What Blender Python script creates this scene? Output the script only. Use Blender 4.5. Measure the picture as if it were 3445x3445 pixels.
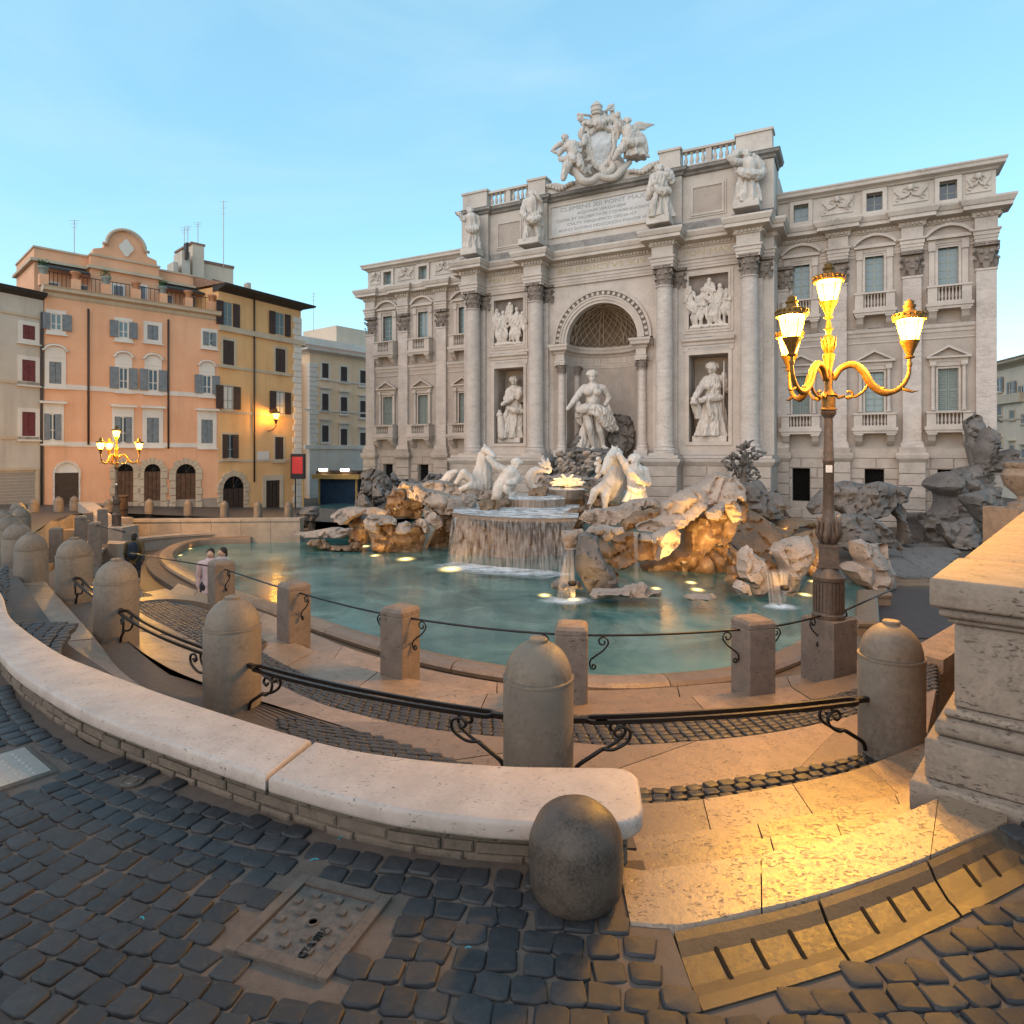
import bpy, bmesh, math, random
import numpy as np
from mathutils import Vector, Matrix, noise as mnoise
from mathutils.geometry import delaunay_2d_cdt, tessellate_polygon

for o in list(bpy.data.objects):
    bpy.data.objects.remove(o)
SC = bpy.context.scene
COL = SC.collection
R = math.radians
PI = math.pi

# ------------------------------------------------------------------ camera
FPX, HY, CXP, CAMZ = 2200.0, 1525.0, 1722.5, 1.7        # focal length / horizon in pixels of the 3445 px photograph
cam = bpy.data.cameras.new('camera')
cam.sensor_fit = 'HORIZONTAL'; cam.sensor_width = 36.0
cam.lens = 36.0 * FPX / 3445.0
cam.shift_y = -(1722.5 - HY) / 3445.0
cam.clip_start = 0.05; cam.clip_end = 3000
camo = bpy.data.objects.new('camera', cam); COL.objects.link(camo)
camo.location = (0, 0, CAMZ); camo.rotation_euler = (R(90), 0, 0)
SC.camera = camo

# ------------------------------------------------------------------ sky, sun, exposure
world = bpy.data.worlds.new('World'); SC.world = world; world.use_nodes = True
wn, wl = world.node_tree.nodes, world.node_tree.links
wn.clear()
SUN_EL, SUN_AZ = R(38.0), R(-138.0)      # veiled sun, behind and to the left
sky = wn.new('ShaderNodeTexSky'); sky.sky_type = 'NISHITA'; sky.sun_disc = False
sky.sun_elevation = SUN_EL; sky.sun_rotation = SUN_AZ
sky.altitude = 50; sky.air_density = 1.0; sky.dust_density = 0.1; sky.ozone_density = 1.5
hsv = wn.new('ShaderNodeHueSaturation'); hsv.inputs['Saturation'].default_value = 1.05
hsv.inputs['Hue'].default_value = 0.475
bg = wn.new('ShaderNodeBackground'); bg.inputs['Strength'].default_value = 0.15
wo = wn.new('ShaderNodeOutputWorld')
wl.new(sky.outputs[0], hsv.inputs['Color']); veil = wn.new('ShaderNodeMix'); veil.data_type = 'RGBA'; veil.inputs[0].default_value = 0.45; veil.inputs[7].default_value = (1.15, 2.35, 3.05, 1)   # thin even high cloud
wl.new(hsv.outputs[0], veil.inputs[6]); wtc = wn.new('ShaderNodeTexCoord'); wmp = wn.new('ShaderNodeMapping'); wmp.inputs['Scale'].default_value = (1.2, 1.2, 4.5); wmp.inputs['Rotation'].default_value = (0.2, 0.35, 0.4)
wns = wn.new('ShaderNodeTexNoise'); wns.inputs['Scale'].default_value = 1.6; wns.inputs['Detail'].default_value = 5; wns.inputs['Roughness'].default_value = 0.55; wns.inputs['Distortion'].default_value = 0.6
wmr = wn.new('ShaderNodeMapRange'); wmr.inputs[1].default_value = 0.45; wmr.inputs[2].default_value = 0.78; wmr.inputs[4].default_value = 0.4
wl.new(wtc.outputs['Generated'], wmp.inputs['Vector']); wl.new(wmp.outputs[0], wns.inputs['Vector']); wl.new(wns.outputs['Fac'], wmr.inputs[0])
cirr = wn.new('ShaderNodeMix'); cirr.data_type = 'RGBA'; cirr.inputs[7].default_value = (2.1, 2.9, 3.2, 1)        # wisps of cirrus
wl.new(wmr.outputs[0], cirr.inputs[0]); wl.new(veil.outputs[2], cirr.inputs[6]); wl.new(cirr.outputs[2], bg.inputs[0]); wl.new(bg.outputs[0], wo.inputs[0])

sun = bpy.data.lights.new('sun', 'SUN'); sun.energy = 1.0; sun.angle = R(80); sun.color = (1.0, 0.67, 0.46)
suno = bpy.data.objects.new('sun', sun); COL.objects.link(suno)
# light travels away from the sun: sun stands at azimuth SUN_AZ measured from +Y towards +X
sd = Vector((math.sin(SUN_AZ) * math.cos(SUN_EL), math.cos(SUN_AZ) * math.cos(SUN_EL), math.sin(SUN_EL)))
suno.rotation_euler = (-sd).to_track_quat('-Z', 'Y').to_euler()

vs = SC.view_settings
SC.display_settings.display_device = 'sRGB'
vs.view_transform = 'Standard'; vs.look = 'None'; vs.gamma = 1.0; vs.exposure = 1.1
vs.use_curve_mapping = False
SC.cycles.use_denoising = True
try: SC.cycles.denoiser = 'OPENIMAGEDENOISE'
except Exception: pass
SC.cycles.max_bounces = 6; SC.cycles.transparent_max_bounces = 12
SC.cycles.sample_clamp_indirect = 4.0

# ------------------------------------------------------------------ pixels to places
def G(x, y, z):
    """where the ray through photo pixel x, y meets the level z"""
    d = FPX * (CAMZ - z) / (y - HY)
    return Vector(((x - CXP) / FPX * d, d, z))
def AT(x, y, d):
    """the point at depth d along the ray"""
    return Vector(((x - CXP) / FPX * d, d, CAMZ + (HY - y) / FPX * d))
PT, PCX, PCY = 0.48550, 6.5475, 42.898        # palace facade: turn and centre
def FU(x, v):
    k = (x - CXP) / FPX; c, s = math.cos(PT), math.sin(PT)
    return (k * (PCY + v * c) - PCX - v * s) / (c + k * s)
def FP(x, y, v):
    u = FU(x, v); d = PCY - u * math.sin(PT) + v * math.cos(PT)
    return u, CAMZ + (HY - y) * d / FPX
def F2W(u, v, z):
    c, s = math.cos(PT), math.sin(PT)
    return Vector((PCX + u * c + v * s, PCY - u * s + v * c, z))
# ------------------------------------------------------------------ helpers
class MB:
    def __init__(s): s.v = []; s.f = []
    def add(s, verts, faces):
        b = len(s.v); s.v.extend([tuple(q) for q in verts]); s.f.extend([tuple(b + i for i in q) for q in faces]); return s
    def box(s, x0, x1, y0, y1, z0, z1):
        return s.add([(x0,y0,z0),(x1,y0,z0),(x1,y1,z0),(x0,y1,z0),(x0,y0,z1),(x1,y0,z1),(x1,y1,z1),(x0,y1,z1)],
                     [(3,2,1,0),(4,5,6,7),(0,1,5,4),(1,2,6,5),(2,3,7,6),(3,0,4,7)])
    def obox(s, c, sz, rz=0, rx=0, ry=0):
        m = Matrix.Translation(c) @ Matrix.Rotation(rz,4,'Z') @ Matrix.Rotation(ry,4,'Y') @ Matrix.Rotation(rx,4,'X')
        t = MB().box(-sz[0]/2,sz[0]/2,-sz[1]/2,sz[1]/2,-sz[2]/2,sz[2]/2)
        return s.add([m @ Vector(q) for q in t.v], t.f)
    def bbox(s, x0, x1, y0, y1, z0, z1, b=0.02):
        """box whose front (-y) edges are chamfered"""
        o = [(x0,y1,z0),(x1,y1,z0),(x1,y1,z1),(x0,y1,z1)]
        m = [(x0,y0+b,z0),(x1,y0+b,z0),(x1,y0+b,z1),(x0,y0+b,z1)]
        i = [(x0+b,y0,z0+b),(x1-b,y0,z0+b),(x1-b,y0,z1-b),(x0+b,y0,z1-b)]
        F = [(8,9,10,11)]
        for k in range(4):
            n = (k+1) % 4
            F += [(k,n,4+n,4+k),(4+k,4+n,8+n,8+k)]
        return s.add(o+m+i, F)
    def prism(s, pts, z0, z1):
        n = len(pts)
        s.add([(p[0],p[1],z0) for p in pts]+[(p[0],p[1],z1) for p in pts],
              [tuple(range(n-1,-1,-1)), tuple(range(n,2*n))]+[(i,(i+1)%n,n+(i+1)%n,n+i) for i in range(n)])
        return s
    def prism_y(s, pts, y0, y1):
        """outline in x,z (counter-clockwise seen from -y) pushed from y0 (front) to y1"""
        n = len(pts)
        s.add([(p[0],y0,p[1]) for p in pts]+[(p[0],y1,p[1]) for p in pts],
              [tuple(range(n)), tuple(range(2*n-1,n-1,-1))]+[(i,n+i,n+(i+1)%n,(i+1)%n) for i in range(n)])
        return s
    def lathe(s, prof, n=24, c=(0,0,0), a0=0.0, a1=2*PI, cap=True):
        full = abs(a1-a0-2*PI) < 1e-6; m = n if full else n+1
        V = [(c[0]+r*math.cos(a0+(a1-a0)*k/n), c[1]+r*math.sin(a0+(a1-a0)*k/n), c[2]+z) for r,z in prof for k in range(m)]
        F = []
        for i in range(len(prof)-1):
            for k in range(n):
                k2 = (k+1) % m if full else k+1
                F.append((i*m+k, i*m+k2, (i+1)*m+k2, (i+1)*m+k))
        if cap and full:
            F.append(tuple(range(m-1,-1,-1))); F.append(tuple((len(prof)-1)*m+k for k in range(m)))
        return s.add(V, F)
    def tube(s, pts, r, n=8, cap=True):
        P = [Vector(p) for p in pts]; N = len(P)
        rr = r if isinstance(r,(list,tuple)) else [r]*N
        T = [(P[min(i+1,N-1)]-P[max(i-1,0)]).normalized() for i in range(N)]
        a = Vector((0,0,1)) if abs(T[0].z) < .9 else Vector((1,0,0))
        U = (a-T[0]*a.dot(T[0])).normalized(); V=[]; F=[]
        for i in range(N):
            U = (U-T[i]*U.dot(T[i]))
            U = U.normalized() if U.length > 1e-6 else T[i].orthogonal().normalized()
            W = T[i].cross(U)
            for k in range(n):
                q = 2*PI*k/n
                V.append(P[i]+(U*math.cos(q)+W*math.sin(q))*rr[i])
        for i in range(N-1):
            for k in range(n): F.append((i*n+k,i*n+(k+1)%n,(i+1)*n+(k+1)%n,(i+1)*n+k))
        if cap: F.append(tuple(range(n-1,-1,-1))); F.append(tuple((N-1)*n+k for k in range(n)))
        return s.add(V,F)
    def sweep(s, prof, path, closed=False, flip=False):
        """profile (d,z) swept along plan path (x,y); d grows to the right of the walking direction; mitred"""
        P=[Vector((p[0],p[1])) for p in path]; z0=[p[2] if len(p)>2 else 0 for p in path]; N=len(P); V=[]; F=[]; m=len(prof)
        for i in range(N):
            a = P[i]-P[i-1] if (i>0 or closed) else P[i+1]-P[i]
            b = P[(i+1)%N]-P[i] if (i<N-1 or closed) else a
            a=a.normalized(); b=b.normalized()
            na=Vector((a.y,-a.x)); nb=Vector((b.y,-b.x)); nn=na+nb
            if nn.length<1e-6: nn=na
            nn=nn.normalized(); k=1.0/max(.25,nn.dot(na))
            for d,z in prof: V.append((P[i].x+nn.x*d*k,P[i].y+nn.y*d*k,z+z0[i]))
        for i in range(N if closed else N-1):
            j=(i+1)%N
            for q in range(m-1): F.append((i*m+q,j*m+q,j*m+q+1,i*m+q+1))
        if not closed:
            F.append(tuple(range(m))); F.append(tuple((N-1)*m+q for q in range(m-1,-1,-1)))
        return s.add(V,F)
    def xf(s, m):
        s.v=[tuple(m @ Vector(q)) for q in s.v]; return s
    def mesh(s, name, mat=None, smooth=False, ang=None):
        me=bpy.data.meshes.new(name); me.from_pydata(s.v,[],s.f); me.validate(); me.update()
        if mat: me.materials.append(MT[mat] if isinstance(mat,str) else mat)
        if smooth:
            me.polygons.foreach_set('use_smooth',[True]*len(me.polygons))
            if ang is not None:
                try: me.set_sharp_from_angle(angle=R(ang))
                except Exception: pass
        return me
    def build(s, name, mat=None, parent=None, smooth=False, ang=None, loc=None, fix=True):
        me=s.mesh(name,mat,smooth,ang)
        if fix:
            bm=bmesh.new(); bm.from_mesh(me); bmesh.ops.recalc_face_normals(bm,faces=bm.faces); bm.to_mesh(me); bm.free()
        return link(name,me,parent,loc)
def link(name, me, parent=None, loc=None, rot=None, scale=None):
    o=bpy.data.objects.new(name,me); COL.objects.link(o); o.parent=parent
    if loc is not None: o.location=loc
    if rot is not None: o.rotation_euler=rot
    if scale is not None: o.scale=scale
    return o
def tag(o,label,cat,group=None):
    o['label']=label; o['category']=cat
    if group: o['group']=group
    return o
def thing(name,label,cat,loc=(0,0,0),rz=0,group=None):
    o=bpy.data.objects.new(name,None); COL.objects.link(o); o.location=loc; o.rotation_euler=(0,0,rz)
    o.empty_display_size=.2
    return tag(o,label,cat,group)
def struct(o,kind='structure'): o['kind']=kind; return o
def dup(root,loc=None,rot=None,label=None,group=None,scale=None):
    def cp(o,par):
        c=o.copy(); COL.objects.link(c); c.parent=par
        for ch in o.children: cp(ch,c)
        return c
    r=cp(root,root.parent)
    if loc is not None: r.location=loc
    if rot is not None: r.rotation_euler=(0,0,rot)
    if scale is not None: r.scale=scale
    if label: r['label']=label
    if group: r['group']=group
    return r
def spline(pts,n):
    """Catmull-Rom through points (any dimension), resampled to n points by length"""
    P=[Vector(p) for p in pts]; D=[]; N=len(P)
    for i in range(N-1):
        p0=P[max(i-1,0)]; p1=P[i]; p2=P[i+1]; p3=P[min(i+2,N-1)]
        for k in range(24):
            t=k/24
            D.append(.5*((2*p1)+(p2-p0)*t+(2*p0-5*p1+4*p2-p3)*t*t+(3*p1-p0-3*p2+p3)*t**3))
    D.append(P[-1])
    L=[0]
    for a,b in zip(D,D[1:]): L.append(L[-1]+(b-a).length)
    out=[]; j=0
    for k in range(n):
        s=L[-1]*k/(n-1)
        while j<len(L)-2 and L[j+1]<s: j+=1
        t=(s-L[j])/max(1e-9,L[j+1]-L[j]); out.append(D[j].lerp(D[j+1],min(1,max(0,t))))
    return out
def arc(cx,cz,r,a0,a1,n): return [(cx+r*math.cos(a0+(a1-a0)*k/n),cz+r*math.sin(a0+(a1-a0)*k/n)) for k in range(n+1)]

# ------------------------------------------------------------------ materials (all procedural)
MT={}
def rgb(h):
    """sRGB 0-255 triple to linear"""
    return tuple(((c/255)/12.92 if c/255<=.04045 else ((c/255+.055)/1.055)**2.4) for c in h)
class NT:
    def __init__(s,name):
        s.m=bpy.data.materials.new(name); s.m.use_nodes=True; s.t=s.m.node_tree; s.t.nodes.clear()
        s.out=s.n('ShaderNodeOutputMaterial'); MT[name]=s.m
    def n(s,t,**kw):
        q=s.t.nodes.new(t)
        for k,v in kw.items(): setattr(q,k,v)
        return q
    def l(s,a,b): s.t.links.new(a,b)
    def coord(s,kind='Object',rnd=True,scale=(1,1,1)):
        tc=s.n('ShaderNodeTexCoord'); mp=s.n('ShaderNodeMapping'); mp.inputs['Scale'].default_value=scale
        s.l(tc.outputs[kind],mp.inputs['Vector'])
        if rnd:
            oi=s.n('ShaderNodeObjectInfo'); mu=s.n('ShaderNodeMath',operation='MULTIPLY'); mu.inputs[1].default_value=57.0
            s.l(oi.outputs['Random'],mu.inputs[0]); s.l(mu.outputs[0],mp.inputs['Location'])
        return mp.outputs[0]
    def noise(s,vec,scale,detail=4,rough=.6,dist=0.0):
        q=s.n('ShaderNodeTexNoise'); q.inputs['Scale'].default_value=scale; q.inputs['Detail'].default_value=detail
        q.inputs['Roughness'].default_value=rough; q.inputs['Distortion'].default_value=dist; s.l(vec,q.inputs['Vector']); return q.outputs['Fac']
    def voro(s,vec,scale,feat='F1',out='Distance'):
        q=s.n('ShaderNodeTexVoronoi',feature=feat); q.inputs['Scale'].default_value=scale; s.l(vec,q.inputs['Vector']); return q.outputs[out]
    def ramp(s,fac,stops):
        q=s.n('ShaderNodeValToRGB'); e=q.color_ramp.elements
        while len(e)<len(stops): e.new(.5)
        for a,(p,c) in zip(e,stops): a.position=p; a.color=(*c,1) if len(c)==3 else c
        s.l(fac,q.inputs[0]); return q.outputs[0]
    def mr(s,fac,a,b,c=0,d=1):
        q=s.n('ShaderNodeMapRange'); q.inputs[1].default_value=a; q.inputs[2].default_value=b; q.inputs[3].default_value=c; q.inputs[4].default_value=d
        s.l(fac,q.inputs[0]); return q.outputs[0]
    def mix(s,fac,a,b,mode='MIX'):
        q=s.n('ShaderNodeMix',data_type='RGBA',blend_type=mode)
        for sock,val in ((q.inputs[0],fac),(q.inputs[6],a),(q.inputs[7],b)):
            if isinstance(val,(int,float)): sock.default_value=val
            elif isinstance(val,tuple): sock.default_value=(*val,1)
            else: s.l(val,sock)
        return q.outputs[2]
    def math(s,op,a,b=None):
        q=s.n('ShaderNodeMath',operation=op)
        for i,val in enumerate((a,b)):
            if val is None: continue
            if isinstance(val,(int,float)): q.inputs[i].default_value=val
            else: s.l(val,q.inputs[i])
        return q.outputs[0]
    def bump(s,h,strength=.4,dist=.02,prev=None):
        q=s.n('ShaderNodeBump'); q.inputs['Strength'].default_value=strength; q.inputs['Distance'].default_value=dist
        s.l(h,q.inputs['Height'])
        if prev is not None: s.l(prev,q.inputs['Normal'])
        return q.outputs[0]
    def bsdf(s,col,rough=.7,spec=.3,metal=0,nor=None,**kw):
        q=s.n('ShaderNodeBsdfPrincipled')
        for sock,val in (('Base Color',col),('Roughness',rough),('Specular IOR Level',spec),('Metallic',metal)):
            if isinstance(val,tuple): q.inputs[sock].default_value=(*val,1)
            elif isinstance(val,(int,float)): q.inputs[sock].default_value=val
            else: s.l(val,q.inputs[sock])
        for k,val in kw.items():
            k=k.replace('_',' ')
            if isinstance(val,tuple): q.inputs[k].default_value=(*val,1)
            elif isinstance(val,(int,float)): q.inputs[k].default_value=val
            else: s.l(val,q.inputs[k])
        if nor is not None: s.l(nor,q.inputs['Normal'])
        s.l(q.outputs[0],s.out.inputs[0]); return q
ALB=.76
def stone(name,base,dark,sc=1.0,rough=.75,bump=.4,grime=(.09,.08,.07),gamt=.5,pits=0.0,layers=0.0,rnd=True,spec=.3,obj_var=.12,up=0.0,upcol=(.06,.065,.06),fine=1.0,pth=.60,lay=.38):
    base=tuple(x*ALB for x in base); dark=tuple(x*ALB*.92 for x in dark); grime=tuple(x*ALB for x in grime)
    t=NT(name); v=t.coord('Object',rnd)
    n1=t.noise(v,.9*sc,5,.62); n2=t.noise(v,7*sc,5,.65); n3=t.noise(v,.35*sc,3,.5,.6); n4=t.noise(v,30*sc,3,.7)
    c=t.mix(t.mr(n2,.3,.72),dark,base)
    c=t.mix(t.mr(n1,.35,.65,0,.55),c,tuple(min(1,x*1.18) for x in base))
    oi=t.n('ShaderNodeObjectInfo'); c=t.mix(t.math('MULTIPLY',oi.outputs['Random'],obj_var*2),c,dark)
    g=t.math('MULTIPLY',t.mr(n3,.5,.72),t.mr(n2,.38,.62))
    c=t.mix(t.math('MULTIPLY',g,gamt),c,grime)
    h=t.math('ADD',t.math('MULTIPLY',n2,.6),t.math('MULTIPLY',n4,.35*fine))
    if layers:
        mp=t.n('ShaderNodeMapping'); mp.inputs['Scale'].default_value=(.25,.25,1); t.l(v,mp.inputs['Vector'])
        nl=t.noise(mp.outputs[0],layers,3,.55); c=t.mix(t.mr(nl,.5,.72,0,lay),c,dark); h=t.math('ADD',h,t.math('MULTIPLY',t.mr(nl,.45,.62),.7))
    if pits:
        mp=t.n('ShaderNodeMapping'); mp.inputs['Scale'].default_value=(.7,1.3,1.6); t.l(v,mp.inputs['Vector'])
        pv=t.noise(mp.outputs[0],pits*.9,3,.55,.4); pn=t.noise(v,pits*.16,3)
        pm=t.math('MULTIPLY',t.mr(pv,pth,pth+.06),t.mr(pn,.45,.6)); c=t.mix(t.math('MULTIPLY',pm,.85),c,tuple(x*.16 for x in base)); h=t.math('SUBTRACT',h,t.math('MULTIPLY',pm,1.6))
    if up:
        ge=t.n('ShaderNodeNewGeometry'); sx=t.n('ShaderNodeSeparateXYZ'); t.l(ge.outputs['Normal'],sx.inputs[0])
        m=t.math('MULTIPLY',t.mr(sx.outputs[2],.35,.9),t.mr(n1,.4,.6)); c=t.mix(t.math('MULTIPLY',m,up),c,upcol)
    t.bsdf(c,t.mr(n2,.3,.7,rough-.08,min(1,rough+.1)),spec,0,t.bump(h,bump,.03/sc)); return t.m
def plain(name,col,rough=.6,spec=.3,metal=0,var=.15,sc=6,bump=.0,rnd=True):
    t=NT(name); v=t.coord('Object',rnd); n=t.noise(v,sc,4,.6)
    c=t.mix(t.mr(n,.3,.7),tuple(x*(1-var) for x in col),tuple(min(1,x*(1+var)) for x in col))
    t.bsdf(c,rough,spec,metal,t.bump(n,bump,.01) if bump else None); return t.m
def emit(name,col,st):
    t=NT(name); e=t.n('ShaderNodeEmission'); e.inputs[0].default_value=(*col,1); e.inputs[1].default_value=st; t.l(e.outputs[0],t.out.inputs[0]); return t.m

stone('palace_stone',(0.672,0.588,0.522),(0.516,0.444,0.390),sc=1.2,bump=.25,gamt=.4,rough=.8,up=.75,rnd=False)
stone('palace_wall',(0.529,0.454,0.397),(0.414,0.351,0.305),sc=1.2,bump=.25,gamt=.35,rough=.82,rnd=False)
stone('column_stone',(0.720,0.636,0.576),(0.504,0.432,0.384),sc=1.5,bump=.5,gamt=.3,layers=8,lay=.6,rough=.8,rnd=False)
stone('base_stone',(0.609,0.517,0.443),(0.460,0.380,0.322),sc=1.6,bump=.4,gamt=.55,rough=.82)
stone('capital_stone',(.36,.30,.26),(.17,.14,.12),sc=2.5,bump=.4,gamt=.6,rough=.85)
stone('attic_stone',(0.696,0.624,0.552),(0.564,0.492,0.432),sc=1.2,bump=.2,gamt=.5,rough=.8,up=.8,rnd=False)
stone('stained_stone',(.42,.39,.36),(.16,.155,.15),sc=1.6,bump=.3,gamt=.95,rough=.85,rnd=False,grime=(.05,.052,.055))
stone('slab_marble',(0.724,0.713,0.701),(0.621,0.609,0.598),sc=1.2,bump=.1,gamt=.12,rough=.6,rnd=False)
stone('statue_marble',(0.775,0.706,0.637),(0.562,0.488,0.431),sc=2.2,bump=.3,gamt=.42,rough=.72,up=.25,upcol=(.35,.35,.34))
stone('rock_travertine',(.52,.42,.35),(.30,.235,.19),sc=1.6,bump=.9,gamt=.75,rough=.8,pits=12,layers=5,up=.0,rnd=False)
stone('rock_grey',(0.255,0.225,0.204),(0.111,0.095,0.085),sc=1.7,bump=.8,gamt=.7,rough=.82,pits=8,layers=4,rnd=False)
stone('rock_wet',(.29,.175,.09),(.095,.057,.032),sc=1.6,bump=.6,gamt=.6,rough=.45,layers=3,rnd=False,spec=.5)
stone('step_travertine',(.39,.262,.17),(.22,.145,.092),sc=5,bump=.35,gamt=.45,rough=.38,pits=58,rnd=False,spec=.5,pth=.56,obj_var=.45)
stone('bench_stone',(0.533,0.430,0.370),(0.413,0.327,0.275),sc=7,bump=.25,gamt=.3,rough=.6,pits=70,rnd=False)
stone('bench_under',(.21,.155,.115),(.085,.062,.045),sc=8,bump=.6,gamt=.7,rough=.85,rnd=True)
stone('bollard_stone',(0.248,0.196,0.148),(0.124,0.094,0.068),sc=4,bump=.3,gamt=.9,rough=.62,rnd=True,spec=.35,grime=(.085,.07,.055))
stone('post_stone',(0.264,0.200,0.157),(0.145,0.106,0.081),sc=9,bump=.45,gamt=.4,rough=.8,pits=40,rnd=True)
stone('pedestal_stone',(.34,.26,.20),(.19,.14,.105),sc=6,bump=.5,gamt=.45,rough=.75,pits=44,rnd=False,pth=.57)
stone('granite',(0.112,0.081,0.062),(0.015,0.011,0.009),sc=14,bump=.6,gamt=.5,rough=.5,rnd=True,fine=1.6)
stone('drain_stone',(.095,.062,.038),(.035,.024,.015),sc=8,bump=.4,gamt=.7,rough=.52,rnd=False,spec=.4)
stone('cobble',(0.041,0.039,0.040),(0.017,0.016,0.018),sc=11,bump=.5,gamt=.4,rough=.6,rnd=True,obj_var=.5,spec=.4,grime=(.10,.075,.055))
stone('cobble_far',(0.070,0.056,0.048),(0.032,0.026,0.022),sc=11,bump=.45,gamt=.3,rough=.5,rnd=True,obj_var=.5,spec=.45)
stone('street_dirt',(0.140,0.106,0.085),(0.073,0.055,0.043),sc=14,bump=.6,gamt=.5,rough=.75,rnd=False)
stone('walk_cobble',(0.128,0.094,0.071),(0.068,0.050,0.038),sc=7,bump=.4,gamt=.5,rough=.6,rnd=False)
stone('wall_low',(.46,.375,.30),(.31,.245,.19),sc=2.5,bump=.45,gamt=.5,rough=.8,rnd=False)
plain('iron_black',(.022,.018,.016),.38,.5,.55,.3,20,.2)
plain('iron_cover',(.10,.075,.058),.5,.5,.35,.35,30,.4)
plain('lamp_iron',(.105,.072,.052),.5,.4,.35,.3,25,.35)
plain('lamp_gilt',(.15,.08,.017),.5,.4,.4,.3,25,.4)
plain('dark_hole',(.006,.006,.006),.8,.1)
plain('wood_door',(.105,.052,.028),.6,.3,0,.35,5,.2)
plain('wood_dark',(.045,.028,.02),.6,.3,0,.3,5,.2)
plain('roof_tile',(.24,.14,.095),.8,.2,0,.35,9,.3)
plain('soot',(.05,.048,.045),.85,.2,0,.4,3)
plain('leaf_green',(.04,.085,.025),.6,.3,0,.3,8)
plain('dirt_shade_line',(.055,.04,.03),.8,.2,0,.4,18,.3)
# ------------------------------------------------------------------ levels of the square
Z_STREET, Z_RIM, Z_WATER, Z_WALK, Z_LEFT = 0.0, -1.95, -2.2, -2.3, -1.2
rnd=random.Random(7)
def sheet(name,pts,z,mat,kind='structure',sub=0):
    m=MB(); n=len(pts)
    tri=tessellate_polygon([[Vector((p[0],p[1],0)) for p in pts]])
    m.add([(p[0],p[1],z if len(p)<3 else p[2]) for p in pts],tri)
    o=m.build(name,mat)
    for p in o.data.polygons:
        if p.normal.z<0: p.flip()
    return struct(o,kind)
sheet('ground',[(-700,-60),(700,-60),(700,1200),(-700,1200)],-2.8,'street_dirt')

# left road, falling gently away to the right and back
def road_z(x,y): return -1.2-.06*(y-29.4)-.045*(x+13)
m=MB()
def road_patch(P):
    m.add([(x,y,road_z(x,y)) for x,y in P],[tuple(range(len(P)))])
road_patch([(-75,9),(-11,9),(-11.6,13.5),(-13.2,18),(-16.2,23),(-18.2,27),(-18.6,29.45),(-60,60)])
road_patch([(-18.6,29.45),(-7.0,29.9),(-6.5,34),(-4,46),(6,62),(40,110),(-40,110),(-60,60)])
lo=m.build('road','cobble_far'); struct(lo)
rd_edge=spline([Vector((x,y,0)) for x,y in ((-11,9),(-11.6,13.5),(-13.2,18),(-16.2,23),(-18.2,27),(-18.6,29.45))],40)
MB().add([(p.x,p.y,road_z(p.x,p.y)+dz) for p in rd_edge for dz in (0.0,)]+[(p.x+.03,p.y,-2.5) for p in rd_edge],[(i,i+1,41+i,40+i) for i in range(39)]).build('road_edge_wall','wall_low',lo)

# ---- walkway of the lower level and the pool
sheet('lower_walkway',[(-19,14),(-8,8),(-2,6.6),(4,6.6),(9,7.5),(16,14),(22,20),(34,40),(-25,66),(-22,30),(-19,30)],Z_WALK,'walk_cobble')
def Gp(L,z): return [G(x,y,z) for x,y in L]
RIM_PX=[(848,1806),(740,1809),(652,1817),(600,1831),(568,1850),(560,1872),(590,1905),(683,1954),(790,1996),(907,2035),(1150,2120),(1423,2200),(1685,2250),(2005,2283),(2219,2280),(2469,2256),(2635,2206),(2742,2153),(2830,2103)]
rim=spline(Gp(RIM_PX,Z_RIM),110)
jog=Gp([(2871,2081),(2917,2081),(2917,1990),(2985,1990)],Z_RIM)
rim_path=[(p.x,p.y) for p in rim]+[(p.x,p.y) for p in jog]
water_poly=rim_path+[(10.4,20),(9.5,25),(9,31),(2,44),(-14,52),(-16,34),(-13.2,30)]
wt=NT('pool_water'); v=wt.coord('Object',False)
n1=wt.noise(v,.55,5,.6,.8); n2=wt.noise(v,3.2,4,.55); n3=wt.noise(v,.13,2)
c=wt.mix(wt.mr(n1,.38,.64),(.02,.078,.078),(.135,.24,.21)); c=wt.mix(wt.mr(n3,.42,.62,0,.6),c,(.036,.13,.135))
wt.bsdf(c,.16,.4,0,wt.bump(wt.math('ADD',n2,wt.math('MULTIPLY',n1,1.4)),.16,.05),Coat_Weight=.1,Coat_Roughness=.2)
wat=sheet('pool_water',water_poly,Z_WATER,'pool_water')
# rim: kerb stones, one object each
rimroot=thing('pool_rim','curved rounded travertine kerb round the turquoise pool','kerb',(0,0,0))
prof=[(-.24,-.36),(-.24,-.06),(-.20,0.0),(-.08,.03),(.08,.03),(.2,0.0),(.24,-.06),(.22,-.13),(.17,-.15),(.17,-.36)]
k=0
while k<len(rim)-1:
    e=min(len(rim)-1,k+6)
    seg=[rim[i] for i in range(k,e+1)]
    a=seg[0]+(seg[1]-seg[0]).normalized()*.012; seg=[(a.x,a.y,Z_RIM)]+[(q.x,q.y,Z_RIM) for q in seg[1:]]
    MB().sweep(prof,seg).build('kerb_stone','step_travertine',rimroot,True,40); k=e
MB().sweep(prof,[(p.x,p.y,Z_RIM) for p in jog]).build('kerb_stone','step_travertine',rimroot,True,40)
low=MB().sweep([(.16,-.5),(.16,-.15),(.5,-.19),(.62,-.19),(.62,-.5)],[(p.x,p.y,Z_RIM) for p in rim]); low.build('kerb_foot','bench_under',rimroot)

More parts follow.
